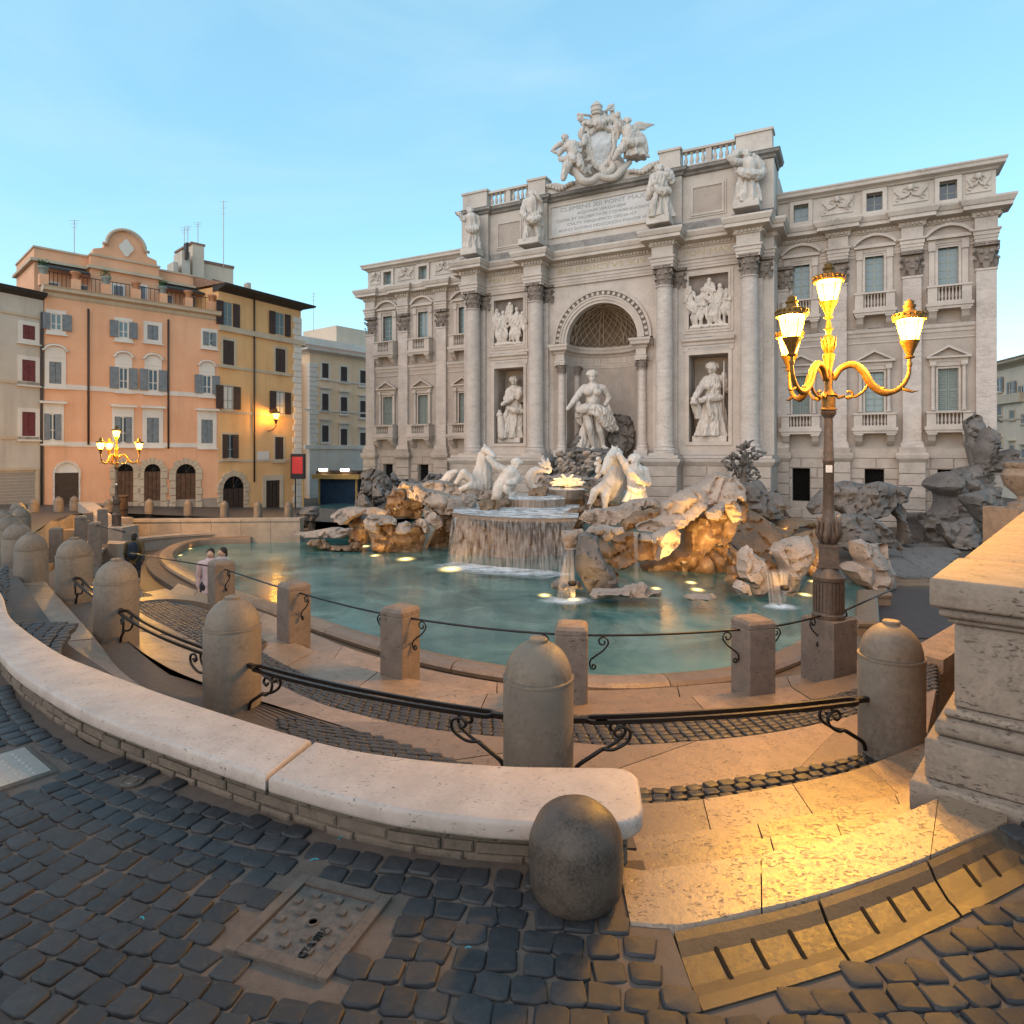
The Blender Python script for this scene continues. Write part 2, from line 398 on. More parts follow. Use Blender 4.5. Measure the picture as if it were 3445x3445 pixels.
# ---- terrace rings between bench and pool
terr=struct(MB().box(-1,1,7.2,7.4,-2.9,-2.79).build('terrace','walk_cobble'))
K={}
K['g']=spline(Gp([(20,1905),(60,1950),(112,2022),(205,2155),(298,2233),(640,2440)],-.25)+[Vector((-.6,3.75,-.25)),Vector((.6,3.75,-.25))],60)
K['c']=spline(Gp([(120,1930),(199,2022),(323,2165),(429,2292),(700,2430)],-.36)+[Vector((-.6,4.1,-.36)),Vector((.6,4.0,-.36))],60)
K['1']=spline(Gp([(210,1905),(304,2028),(447,2184),(692,2355),(994,2463),(1600,2600),(2152,2643),(2423,2616),(2784,2557),(2910,2521),(3120,2450)],-.5),90)
K['2']=spline(Gp([(330,1965),(460,2060),(621,2147),(994,2339),(1150,2399),(1459,2468),(1981,2515),(2160,2518),(2575,2480),(2908,2408),(3150,2330)],-.58),90)
K['3']=spline(Gp([(470,1990),(640,2065),(800,2150),(950,2240),(1150,2325),(1460,2385),(1981,2418),(2338,2409),(2700,2370),(2900,2320),(3150,2230)],-.66),90)
K['4']=spline(Gp([(560,1985),(700,2040),(870,2105),(1019,2180),(1200,2250),(1600,2330),(1981,2368),(2480,2337),(2790,2296),(3060,2215)],-.72),90)
K['5']=spline(Gp([(600,1965),(720,2012),(890,2066),(1050,2135),(1250,2210),(1600,2288),(1981,2328),(2480,2298),(2750,2262),(3020,2185)],-.82),90)
def slabs(A,B,z,n,mat,name='paving_slab',gap=.006,depth=.3,parent=None,jit=.004,nose=.012):
    """slabs between two curves, each an object with its own edges"""
    par=parent or terr; NA=len(A)-1; NB=len(B)-1
    def pick(C,t):
        q=t*(len(C)-1); i=min(int(q),len(C)-2); return C[i].lerp(C[i+1],q-i)
    cuts=[i/n+(rnd.uniform(-.25,.25)/n if 0<i<n else 0) for i in range(n+1)]
    for i in range(n):
        m=MB(); t0,t1=cuts[i],cuts[i+1]; S=6
        L=(pick(A,t0)-pick(A,t1)).length; g=gap/max(L,.01)*(t1-t0)
        dz=rnd.uniform(-jit,jit)
        a=[pick(A,t0+g+(t1-t0-2*g)*k/S) for k in range(S+1)]; b=[pick(B,t0+g+(t1-t0-2*g)*k/S) for k in range(S+1)]
        c=nose
        def ins(p,q): d=(q-p); d.z=0; d=d.normalized()*c; return Vector((p.x+d.x,p.y+d.y,0))
        V=[]
        for p,q in zip(a,b):
            i1=ins(p,q); i2=ins(q,p)
            V+= [(p.x,p.y,z-depth),(p.x,p.y,z-c+dz),(i1.x,i1.y,z+dz),(i2.x,i2.y,z+dz),(q.x,q.y,z-c+dz),(q.x,q.y,z-depth)]
        F=[]
        for k in range(S):
            for j in range(5): F.append((k*6+j,k*6+j+1,(k+1)*6+j+1,(k+1)*6+j))
        F.append(tuple(range(5,-1,-1))); F.append(tuple(S*6+j for j in range(6)))
        m.add(V,F).build(name,mat,par)
slabs(K['1'],K['2'],-.55,11,'step_travertine')
slabs(K['3'],K['4'],-.69,12,'step_travertine')
slabs(K['4'],K['5'],-.80,12,'step_travertine')
slabs(K['g'],K['c'],-.30,8,'step_travertine')
# bedding under the cobbled bands and inside the bench
def band(name,A,B,z,mat,par=terr,drop=.35):
    n=min(len(A),len(B)); m=MB()
    A=spline(A,60); B=spline(B,60)
    for p,q in zip(A,B): m.v+= [(p.x,p.y,z-drop),(p.x,p.y,z),(q.x,q.y,z),(q.x,q.y,z-drop)]
    for k in range(59):
        for j in range(3): m.f.append((k*4+j,k*4+j+1,k*4+5+j,k*4+4+j))
    return m.build(name,mat,par)
band('cobble_bed',K['2'],K['3'],-.64,'street_dirt')
inb=[Vector((-6.2,7.4,0)),Vector((-5.2,6.5,0)),Vector((-3.15,4.5,0)),Vector((-1.76,3.77,0)),Vector((-1.03,3.42,0)),Vector((-.05,3.15,0)),Vector((.6,3.15,0))]
band('cobble_bed',inb,K['g'],-.2,'street_dirt')
band('cobble_bed',K['c'],K['1'][:48],-.47,'street_dirt')
# wall dropping from the posts' edge to the lower walkway
m=MB(); Q=K['5']
for p in Q: m.v+=[(p.x,p.y+.02,-.85),(p.x*1.01,p.y+.12,Z_WALK-.1)]
for i in range(len(Q)-1): m.f.append((2*i,2*i+1,2*i+3,2*i+2))
m.build('drop_wall','wall_low',terr)

# ---- right hand steps (descending away from the camera)
stp=[Gp([(2120,3112),(2179,3117),(2296,3124),(2513,3077),(2739,3022),(3055,2914),(3389,2770)],0),
     Gp([(2080,2900),(2152,2914),(2603,2851),(2850,2795),(3091,2706),(3400,2560)],0),
     Gp([(2080,2830),(2152,2842),(2603,2792),(2850,2738),(3091,2661),(3350,2545)],-.10),
     Gp([(2080,2768),(2152,2779),(2603,2729),(2850,2680),(3091,2621),(3300,2530)],-.2),
     Gp([(2080,2705),(2161,2706),(2423,2684),(2784,2616),(2910,2580),(3110,2500)],-.38)]
stp=[spline(q,40) for q in stp]
for i in range(4):
    slabs(stp[i],stp[i+1],[0.0,-.12,-.24,-.36][i],[3,4,3,4][i],'step_travertine',name='step_slab',depth=.35,gap=.003,nose=.024)
_i1=min(range(90),key=lambda i:(K['1'][i]-G(2080,2640,-.5)).length); K['1r']=K['1'][_i1:]
for i in range(3):     # grime and painted-in shade, a dark strip at the foot of each riser
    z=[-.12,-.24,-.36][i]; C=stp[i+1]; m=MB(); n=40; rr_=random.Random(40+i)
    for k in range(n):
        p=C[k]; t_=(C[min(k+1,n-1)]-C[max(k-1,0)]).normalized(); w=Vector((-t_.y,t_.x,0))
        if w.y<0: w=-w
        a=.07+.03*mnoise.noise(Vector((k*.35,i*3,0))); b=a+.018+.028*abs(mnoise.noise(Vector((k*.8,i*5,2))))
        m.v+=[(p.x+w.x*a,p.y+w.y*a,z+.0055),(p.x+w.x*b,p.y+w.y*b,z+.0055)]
    m.f=[(2*k,2*k+1,2*k+3,2*k+2) for k in range(n-1)]; m.build('dirt_shade_line','dirt_shade_line',terr)
band('cobble_bed',stp[4],K['1r'],-.525,'street_dirt')
# kerb block and drain channel at the foot of the steps
dr_out=spline(Gp([(2359,3420),(2600,3350),(2901,3253),(3120,3152),(3308,3059),(3520,2945)],-.02),40)
dr_in=spline(Gp([(2262,3136),(2513,3086),(2739,3031),(3055,2923),(3220,2852),(3400,2772)],-.004),40)
bed=sheet('street',[(-9,-3),(6,-3),(6,2.6)]+[(p.x,p.y) for p in reversed(dr_out)]+[(dr_in[0].x,dr_in[0].y),(0.55,2.5),(0.55,2.75),(.0,2.75),(-.6,2.9),(-1.6,3.35),(-2.5,3.85),(-3.2,4.4),(-4.2,5.3),(-5.5,7.2),(-9,10)],-0.012,'street_dirt')
drain=thing('drain_channel','brown stone drain channel with slots along the lowest step','drain',(0,0,0))
def lerp_c(C,t):
    q=t*(len(C)-1); i=min(int(q),len(C)-2); return C[i].lerp(C[i+1],q-i)
dzp=[(0,0.0),(.12,-.006),(.28,-.022),(.64,-.022),(.82,-.008),(1,0.0)]
cut=[0,.335,.665,1.0]
for ci in range(3):
    m=MB(); S=8; t0,t1=cut[ci]+.004,cut[ci+1]-.004
    for k in range(S+1):
        t=t0+(t1-t0)*k/S; a=lerp_c(dr_in,t); b=lerp_c(dr_out,t)
        m.v.append((a.x,a.y,-.3))
        for w,dz in dzp: p=a.lerp(b,w); m.v.append((p.x,p.y,-.004+dz))
        m.v.append((b.x,b.y,-.3))
    q=len(dzp)+2
    for k in range(S):
        for j in range(q-1): m.f.append((k*q+j,k*q+j+1,(k+1)*q+j+1,(k+1)*q+j))
    m.f.append(tuple(range(q))); m.f.append(tuple(S*q+j for j in range(q-1,-1,-1)))
    m.build('channel_stone','drain_stone',drain)
for t in (.075,.155,.24,.43,.51,.59,.77,.85):
    a=lerp_c(dr_in,t); b=lerp_c(dr_out,t+.015); p=a.lerp(b,.26); q=a.lerp(b,.74); d=(q-p); n=Vector((-d.y,d.x,0)).normalized()*.0075
    m=MB(); pts=[]
    for s,c0 in ((1,q),(-1,p)):
        for k in range(7):
            an=-PI/2+PI*k/6
            dn=d.normalized()
            pts.append((c0.x+s*(dn.x*math.cos(an)*.0075+n.x*math.sin(an)),c0.y+s*(dn.y*math.cos(an)*.0075+n.y*math.sin(an))))
    m.prism(pts,-.06,-.0220); m.build('slot','dark_hole',drain)
# ------------------------------------------------------------------ palace
PAL=thing('palace','pale travertine baroque palace with giant columns, triumphal arch and inscribed attic behind the fountain','building',(PCX,PCY,0),-PT)
UP=[20.06,16.82,13.29]; UW=[18.45,15.07,11.385]; UC=[4.2,8.95]
UE=20.5                         # outer end of the wings
VC=-2.0                         # wall plane of the central block
CB=10.15                        # half width of the central block
def pb(name,mat,parent=None,**kw): return lambda m: m.build(name,mat,parent or PAL,**kw)
# plain glass / window materials
t=NT('window_glass'); t.bsdf((.13,.19,.21),.08,.6,0); 
t=NT('window_glass_dark'); t.bsdf((.035,.05,.07),.08,.6,0)
plain('window_wood',(.26,.28,.25),.55,.3,0,.12,8)
plain('shutter_green',(.20,.235,.22),.6,.3,0,.15,8)
plain('gold_letter',(.36,.29,.17),.5,.4,.2,.2,10)
plain('ink_letter',(.33,.33,.335),.7,.2,0,.1,10)
def ring(m,x0,x1,z0,z1,w,y0,y1,top=None):
    """picture-frame of four bars"""
    top=w if top is None else top
    m.box(x0-w,x0,y0,y1,z0-w,z1+top); m.box(x1,x1+w,y0,y1,z0-w,z1+top); m.box(x0,x1,y0,y1,z0-w,z0); m.box(x0,x1,y0,y1,z1,z1+top)
# ---- walls with window openings: rebuilt from panels between openings
def wallgrid(name,mat,x0,x1,z0,z1,holes,y0,y1):
    """a wall slab with rectangular holes, as one mesh"""
    X=sorted({x0,x1,*[h[0] for h in holes],*[h[1] for h in holes]}); Z=sorted({z0,z1,*[h[2] for h in holes],*[h[3] for h in holes]})
    m=MB()
    for i in range(len(X)-1):
        run=None
        for j in range(len(Z)-1):
            cx,cz=(X[i]+X[i+1])/2,(Z[j]+Z[j+1])/2
            solid=not any(h[0]<cx<h[1] and h[2]<cz<h[3] for h in holes)
            if solid:
                if run is None: run=[Z[j],Z[j+1]]
                else: run[1]=Z[j+1]
            if (not solid or j==len(Z)-2) and run: m.box(X[i],X[i+1],y0,y1,run[0],run[1]); run=None
    return m.build(name,mat,PAL)
for s in (-1,1):
    H=[]
    for w in UW:
        c=s*w; H+=[(c-.45,c+.45,10.5,12.62),(c-.45,c+.45,3.94,6.15)]
    H2=[(s*w-.39,s*w+.39,14.98,15.98) for w in UW]; H3=[(s*w-.46,s*w+.46,-1.05,.84) for w in UW]
    a,b=sorted((s*CB,s*UE))
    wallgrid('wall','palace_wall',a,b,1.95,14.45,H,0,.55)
    wallgrid('attic_wall','attic_stone',a,b,14.45,16.4,H2,0.04,.6)
    wallgrid('basement_wall','base_stone',a,b,-2.6,1.95,H3,0.02,.6)
    # solid body behind
    MB().box(a,b,1.6,9,-2.6,16.35).build('body','palace_wall',PAL)
# central block walls: openings = main arch, two niches
zc=8.8; ra=2.35
pan=MB()
A=arc(0,zc,ra,PI,0,28)
pan.prism_y([(-CB,1.6),(-ra-.75,1.6),(-ra-.75,zc)]+[(-ra,zc)]+A[1:-1]+[(ra,zc),(ra+.75,zc),(ra+.75,1.6),(CB,1.6),(CB,14.5),(-CB,14.5)][0:0],0,1) if False else None
def poly_wall(m,outer,y0,y1): m.prism_y(outer,y0,y1)
# wall strips: left half and right half with niche + relief holes, and the arch spandrel
for s in (-1,1):
    a,b=sorted((s*3.3,s*CB)); H=[]
    n0,n1=sorted((s*5.46,s*7.7)); H=[(n0,n1,2.37,7.47),(n0,n1,9.0,12.1)]
    wallgrid('central_wall','palace_stone',a,b,1.6,14.5,H,VC,VC+.5)
    # niche interior
    m=MB(); m.box(n0-.05,n1+.05,VC+1.55,VC+1.7,2.2,7.6); m.box(n0-.12,n0,VC+.5,VC+1.6,2.2,7.6); m.box(n1,n1+.12,VC+.5,VC+1.6,2.2,7.6)
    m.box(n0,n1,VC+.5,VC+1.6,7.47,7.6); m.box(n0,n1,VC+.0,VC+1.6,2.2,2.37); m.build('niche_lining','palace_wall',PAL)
    m=MB(); ring(m,n0,n1,2.37,7.47,.2,VC-.07,VC+.05); m.build('niche_frame','palace_stone',PAL)
    m=MB(); ring(m,n0,n1,9.0,12.1,.13,VC-.09,VC+.05); ring(m,n0+.0,n1-.0,9.0,12.1,.28,VC-.05,VC+.05); m.build('relief_frame','palace_stone',PAL)
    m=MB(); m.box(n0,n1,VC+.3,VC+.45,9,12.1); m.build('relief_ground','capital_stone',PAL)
    # small cornice and inscription band
    m=MB(); m.sweep([(0,8.0),(.06,8.05),(.08,8.2),(.2,8.28),(.22,8.42),(.06,8.5),(0,8.52)],[(n0-.35,VC),(n1+.35,VC)]); m.build('string_cornice','palace_stone',PAL)
    m=MB(); m.box(n0-.3,n1+.3,VC-.06,VC+.02,7.68,7.98); m.build('inscription_band','palace_stone',PAL)
    # return of the block towards the wings
    x=s*CB; m=MB(); m.box(min(x,x-s*.5),max(x,x-s*.5),VC+.5,.3,-2.6,18.3); m.build('side_return','palace_stone',PAL)
# arch wall (spandrel)
m=MB(); A=arc(0,zc,ra,PI,0,30)
for i in range(30):
    (x0,z0),(x1,z1)=A[i],A[i+1]
    m.prism_y([(x0,z0),(x1,z1),(x1,14.5),(x0,14.5)],VC,VC+.5)
m.box(-3.3,-ra,VC,VC+.5,zc,14.5); m.box(ra,3.3,VC,VC+.5,zc,14.5); m.build('arch_wall','palace_stone',PAL)
# archivolt mouldings
def archring(m,r0,r1,y0,y1,n=36,a0=PI,a1=0):
    A=arc(0,zc,r0,a0,a1,n); B=arc(0,zc,r1,a0,a1,n)
    for i in range(n): m.prism_y([A[i],A[i+1],B[i+1],B[i]],y0,y1)
m=MB(); archring(m,ra,ra+.18,VC-.08,VC+.6); archring(m,ra+.18,ra+.36,VC-.15,VC+.1); archring(m,ra+.36,ra+.46,VC-.2,VC+.1); m.build('archivolt','palace_stone',PAL)
m=MB(); archring(m,ra+.74,ra+.9,VC-.16,VC+.1); m.build('archivolt_rim','palace_stone',PAL)
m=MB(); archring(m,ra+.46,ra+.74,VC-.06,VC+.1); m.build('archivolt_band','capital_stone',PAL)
for i in range(26):
    a=PI*(i+.5)/26; r=ra+.6; m=MB(); m.obox((r*math.cos(a),VC-.1,zc+r*math.sin(a)),(.2,.13,.16),0,0,-a); m.build('rosette','palace_stone',PAL)
# apse: half cylinder wall, half dome with diamond ribs
RA=2.35; n=28; y0=VC+.45; dep=2.1
def apse(a): return (-RA*math.cos(a), y0+dep*math.sin(a))
m=MB()
for i in range(n):
    p,q=apse(PI*i/n),apse(PI*(i+1)/n); m.add([(p[0],p[1],1.2),(q[0],q[1],1.2),(q[0],q[1],zc),(p[0],p[1],zc)],[(0,1,2,3)])
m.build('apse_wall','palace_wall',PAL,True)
m=MB(); nz=12
def dome(a,b,r=1.0):
    x,y=apse(a); return (x*math.cos(b)*r,(y0+(y-y0)*math.cos(b)*r),zc+RA*math.sin(b)*r)
for i in range(n):
    for j in range(nz):
        m.add([dome(PI*i/n,PI/2*j/nz),dome(PI*(i+1)/n,PI/2*j/nz),dome(PI*(i+1)/n,PI/2*(j+1)/nz),dome(PI*i/n,PI/2*(j+1)/nz)],[(0,1,2,3)])
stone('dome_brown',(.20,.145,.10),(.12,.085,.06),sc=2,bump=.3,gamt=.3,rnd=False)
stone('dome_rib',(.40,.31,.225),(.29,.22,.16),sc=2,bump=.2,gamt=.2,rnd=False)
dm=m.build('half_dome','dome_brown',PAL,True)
def domerib(f,n=18,r=.045):
    MB().tube([dome(*f(k/n),.975) for k in range(n+1)],r,5).build('coffer_rib','dome_rib',dm,True)
for k in range(15):
    a0=PI*(k-1)/13
    for sg in (1,-1):
        def f(t,a0=a0,sg=sg): return (min(PI,max(0,a0+sg*t*1.15)),PI/2*.94*t)
        T=[t for t in [i/18 for i in range(19)] if 0.02<a0+sg*t*1.15<PI-.02]
        if len(T)>2:
            MB().tube([dome(*f(t),.975) for t in T],.04,5).build('coffer_rib','dome_rib',dm,True)
for a in (.36*PI,.40*PI,.60*PI,.64*PI,.1*PI,.9*PI): domerib(lambda t,a=a:(a,PI/2*.96*t),16,.05)
# impost entablature running through the apse on the niche columns
path=[(-3.35,VC-.02),(-2.98,VC-.02),(-2.98,VC-.42),(-2.36,VC-.42),(-2.36,y0-.05)]+[apse(PI*i/16) for i in range(1,16)]+[(2.36,y0-.05),(2.36,VC-.42),(2.98,VC-.42),(2.98,VC-.02),(3.35,VC-.02)]
ent=[(0,7.36),(.03,7.36),(.03,7.5),(.06,7.5),(.06,7.62),(.0,7.68),(.0,8.05),(.06,8.1),(.1,8.2),(.28,8.3),(.3,8.45),(.36,8.55),(.36,8.66),(0,8.7),(-.3,8.7),(-.3,7.36)]
MB().sweep(ent,path).build('impost_entablature','palace_stone',PAL)
for x0,x1 in ((-3.3,-2.35),(2.35,3.3)): MB().box(x0,x1,VC,VC+.5,1.2,7.36).build('arch_jamb','palace_wall',PAL)

# ---- capitals
def capital_mesh(name,r,h,square=False,n=8):
    """Corinthian capital: bell, two rows of curling leaves, corner volutes, concave abacus"""
    m=MB()
    if square: m.box(-r*.98,r*.98,-r*.4,r*.98,0,h*.86)
    else: m.lathe([(r*.93,0),(r*.95,h*.4),(r*1.12,h*.86)],20)
    def leaf(a,z0,hh,out,w):
        c,s=math.cos(a),math.sin(a)
        if square:
            k=1/max(abs(c),abs(s)); rr=r*k
        else: rr=r
        V=[]; prof=[(.0,0),(.04,.35),(.10,.7),(.30,.97),(.42,.86),(.36,.72)]
        for d,z in prof:
            ww=w*(1 if z<.8 else .6)*(.8+.4*math.sin(min(1,z)*PI))
            for e in (-1,0,1):
                dd=rr*.97+d*out-(abs(e)*.04*r); x=c*dd-s*e*ww; y=s*dd+c*e*ww; V.append((x,y,z0+z*hh))
        F=[(i*3+j,i*3+j+1,i*3+j+4,i*3+j+3) for i in range(5) for j in range(2)]
        m.add(V,F)
        B=[(x*.93,y*.93,z) for x,y,z in V]; m.add(B,[tuple(reversed(f)) for f in F])
    for k in range(n): leaf(2*PI*k/n,h*.02,h*.42,r*.75,r*.30)
    for k in range(n): leaf(2*PI*(k+.5)/n,h*.22,h*.5,r*.85,r*.28)
    for k in range(4):
        a=PI/4+PI/2*k; c,s=math.cos(a),math.sin(a); ro=r*1.62
        sp=[]
        for q in range(16):
            an=q/15*2.6*PI; rr=r*.24*(1-q/18)
            d=ro-r*.1+rr*math.cos(an+PI); sp.append((c*d,s*d,h*.72+rr*math.sin(an+PI)))
        m.tube([(c*r*1.0,s*r*1.0,h*.45),(c*r*1.2,s*r*1.2,h*.74)]+sp,r*.075,6)
        # small inner volutes
    ab=[]
    for k in range(4):
        a=PI/4+PI/2*k
        for da,rr in ((-.09,1.62),(.09,1.62),(.35,1.33),(PI/4,1.2),(PI/2-.35,1.33)): ab.append((r*rr*math.cos(a+da),r*rr*math.sin(a+da)))
    m.prism(ab,h*.87,h*.94); m.prism([(x*1.04,y*1.04) for x,y in ab],h*.945,h)
    for k in range(4):
        a=PI/2*k; m.obox((r*1.27*math.cos(a),r*1.27*math.sin(a),h*.92),(r*.3,r*.3,h*.14),a)
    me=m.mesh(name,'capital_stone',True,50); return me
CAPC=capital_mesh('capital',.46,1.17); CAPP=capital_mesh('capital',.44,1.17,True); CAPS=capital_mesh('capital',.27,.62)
# ---- giant columns, pilasters behind them
def colshaft(r,h,n=28):
    m=MB(); pr=[(r*1.36,0),(r*1.36,.1),(r*1.3,.13),(r*1.36,.17),(r*1.34,.25),(r*1.16,.28),(r*1.12,.33),(r*1.18,.38),(r*1.17,.44),(r*1.06,.46),(r,.52)]
    for k in range(1,9): z=.52+(h-.52)*k/8; pr.append((r*(1-.13*(k/8)**2),z))
    pr+= [(r*.98,h+.0),(r*.98,h+.07),(r*.86,h+.08)]
    return m.lathe(pr,n)
cm=colshaft(.5,9.75).mesh('column','column_stone',True,35)
for u in (-UC[1],-UC[0],UC[0],UC[1]):
    c=link('column',cm,PAL,(u,-2.75,1.7)); cp=link('capital',CAPC,c,(0,0,9.77))
    b=MB().box(-.74,.74,-.74,.74,-.12,0).build('plinth','palace_stone',c)
    # pilaster behind
    for e in (-.95,.95):
        if abs(u+e)>9.95 or abs(u+e)<3.35: continue
    m=MB(); m.box(u-.62,u+.62,VC-.2,VC+.1,1.7,11.5); m.box(u-.7,u+.7,VC-.3,VC+.1,1.58,1.95); m.build('back_pilaster','column_stone',PAL)
    link('capital',CAPP,PAL,(u+(.62 if u>0 else .45),VC+.25,11.47))
for s in (-1,1):   # niche columns
    m=colshaft(.26,4.9,20); o=m.build('niche_column','column_stone',PAL,True,35,(s*2.67,VC-.08,1.9)); link('capital',CAPS,o,(0,0,4.9))
    MB().box(-.42,.42,-.42,.42,-.45,0).build('plinth','palace_stone',o)
    o=link('niche_column',o.data,PAL,(s*2.2,y0+.85,1.9)); link('capital',CAPS,o,(0,0,4.9))
# ---- wing pilasters
def pil(u,w=.435):
    m=MB(); m.bbox(u-w,u+w,-.25,.05,2.35,11.15,.015); m.box(u-w-.05,u+w+.05,-.31,.05,2.24,2.35); m.box(u-w-.1,u+w+.1,-.36,.05,2.02,2.24); m.box(u-w-.04,u+w+.04,-.3,.05,11.05,11.15)
    m.build('pilaster','column_stone',PAL); link('capital',CAPP,PAL,(u,.19,11.15),scale=(1,1,1.13))
for s in (-1,1):
    for u in UP: pil(s*u)
    pil(s*10.42,.27)
# ---- entablature, mitred round every break
BR=.36
def plan(off_w,off_c,off_k,pw=.62,kw=.74):
    """front line of the entablature, from left to right: wing wall, pilaster breaks, central block, column breaks"""
    P=[(-UE-off_w,.5),(-UE-off_w,-off_w-.28)]
    for i,u in enumerate(UP):
        if i: P+=[(-u-pw,-off_w),(-u-pw,-off_w-.28)]
        P+=[(-u+pw,-off_w-.28),(-u+pw,-off_w)]
    P+=[(-CB,-off_w),(-CB,VC-off_c)]
    for u in (-UC[1],-UC[0],UC[0],UC[1]): P+=[(u-kw,VC-off_c),(u-kw,VC-off_k),(u+kw,VC-off_k),(u+kw,VC-off_c)]
    P+=[(CB,VC-off_c),(CB,-off_w)]
    for i,u in enumerate(reversed(UP)):
        P+=[(u-pw,-off_w),(u-pw,-off_w-.28)]
        if i<2: P+=[(u+pw,-off_w-.28),(u+pw,-off_w)]
    P+=[(UE+off_w,-off_w-.28),(UE+off_w,.5)]
    return P
base=plan(.03,.12,1.3,.5,.62)
MB().sweep([(0,12.5),(.0,12.66),(.03,12.66),(.03,12.84),(.07,12.84),(.07,13.0),(.14,13.06),(.14,13.14),(-.5,13.14),(-.5,12.5)],base).build('architrave','palace_stone',PAL)
MB().sweep([(0,13.14),(0,13.72),(-.5,13.72),(-.5,13.14)],base).build('frieze','palace_stone',PAL)
MB().sweep([(0,13.72),(.08,13.76),(.1,13.8),(.12,13.96),(.2,14.0),(.5,14.06),(.54,14.06),(.54,14.24),(.6,14.28),(.7,14.5),(.7,14.6),(-.5,14.7),(-.5,13.72)],base).build('cornice','attic_stone',PAL)
dn=MB(); P=[Vector(p) for p in plan(.03,.12,1.3,.5,.62)]
for a,b in zip(P,P[1:]):
    d=b-a; L=d.length
    if L<.5: continue
    d/=L; nrm=Vector((d.y,-d.x)); k=int(L/.2)
    for i in range(k):
        c=a+d*((i+.5)*L/k)+nrm*.15; dn.obox((c.x,c.y,13.88),(.11,.12,.13),math.atan2(d.y,d.x))
o=dn.build('dentil_row','palace_stone',PAL); o['kind']='stuff'
# ---- wings: string courses, attic cornice
for s in (-1,1):
    a,b=sorted((s*CB,s*UE)); 
    for us in [(CB,UP[2]-.44),(UP[2]+.44,UP[1]-.44),(UP[1]+.44,UP[0]-.44)]:
        x0,x1=sorted((s*us[0],s*us[1])); m=MB()
        m.sweep([(0,8.05),(.05,8.1),(.07,8.25),(.14,8.32),(.16,8.5),(.05,8.56),(0,8.6)],[(x0,0),(x1,0)]); m.sweep([(0,7.72),(.05,7.74),(.05,7.82),(0,7.85)],[(x0,0),(x1,0)])
        m.build('string_course','palace_stone',PAL)
    m=MB(); e=.32
    pth=[(a,-.02),(b+.02,-.02),(b+.02,1.6)] if s>0 else [(a-.02,1.6),(a-.02,-.02),(b,-.02)]
    m.sweep([(0,16.2),(.06,16.24),(.1,16.3),(.34,16.4),(.36,16.55),(.42,16.62),(.42,16.7),(-1.4,16.85),(-1.4,16.2)],pth); m.build('attic_cornice','attic_stone',PAL)
    m=MB(); m.box(a,b,-.1,.1,14.6,14.78); m.build('attic_plinth','stained_stone',PAL)
# ---- windows
def bal_mesh(r,h):
    return MB().lathe([(r*.8,0),(r*.8,h*.08),(r*.5,h*.12),(r*.95,h*.34),(r*.75,h*.52),(r*.42,h*.72),(r*.5,h*.86),(r*.8,h*.9),(r*.8,h)],8)
BALM=bal_mesh(.062,.38).mesh('baluster','palace_stone',True,40)
BALA=bal_mesh(.14,.78).mesh('baluster','attic_stone',True,40)
def balcony(c,zr,deep,hw,zs0,zs1,zb):
    m=MB(); m.box(c-hw-.03,c+hw+.03,-deep-.06,.02,zr-.09,zr); m.box(c-hw,c-hw+.42,-deep,-.0,zs1,zr-.09); m.box(c+hw-.42,c+hw,-deep,0,zs1,zr-.09); m.box(c-hw+.42,c+hw-.42,-deep,0,zs1,zs1+.1)
    m.sweep([(0,zs0),(.04,zs0+.05),(.05,zs0+.14),(.12,zs0+.18),(.12,zs1-.02),(.06,zs1),(-.3,zs1),(-.3,zs0)],[(c-hw-.02,0),(c-hw-.02,-deep),(c+hw+.02,-deep),(c+hw+.02,0)]) if False else m.box(c-hw-.09,c+hw+.09,-deep-.1,0,zs0+.14,zs1)
    m.box(c-hw-.04,c+hw+.04,-deep-.04,0,zs0,zs0+.14)
    o=m.build('balcony','palace_stone',PAL)
    n=7
    for k in range(n): link('baluster',BALM,o,(c-hw+.42+(2*hw-.84)*(k+.5)/n,-deep+.1,zs1+.1),scale=(1,1,(zr-.09-zs1-.1)/.38))
    for e in (-1,1):
        x=c+e*(hw-.24); q=MB(); q.prism_y([(0,0)],0,0) if False else None
        pr=[(-deep+.02,zs0),(-deep+.02,zs0-.12),(-deep+.12,zs0-.22),(-deep*.62,zs0-.42),(-deep*.35,zs0-.56),(-.1,zs0-.66),(0,zs0-.66),(0,zs0)]
        q.add([(x-.17,y,z) for y,z in pr]+[(x+.17,y,z) for y,z in pr],[tuple(range(8)),tuple(range(15,7,-1))]+[(i,8+i,8+(i+1)%8,(i+1)%8) for i in range(8)])
        q.box(x-.22,x+.22,-deep-.02,0,zs0-.1,zs0-.0015); q.build('bracket','palace_stone',o)
def sash(par,c,z0,z1,y,rows,mat,glass):
    m=MB(); w=.45; ring(m,c-w+.05,c+w-.05,z0+.05,z1-.05,.05,y,y+.06); m.box(c-.035,c+.035,y,y+.06,z0+.05,z1-.05)
    hh=(z1-z0-.1)/rows
    for i in range(1,rows): m.box(c-w+.05,c+w-.05,y+.01,y+.05,z0+.05+hh*i-.025,z0+.05+hh*i+.025)
    f=m.build('frame',mat,par)
    for i in range(rows):
        for e in (-1,1):
            x0,x1=(c-w+.05,c-.035) if e<0 else (c+.035,c+w-.05)
            MB().box(x0,x1,y+.025,y+.035,z0+.06+hh*i,z0+.04+hh*(i+1)).build('pane',glass,par)
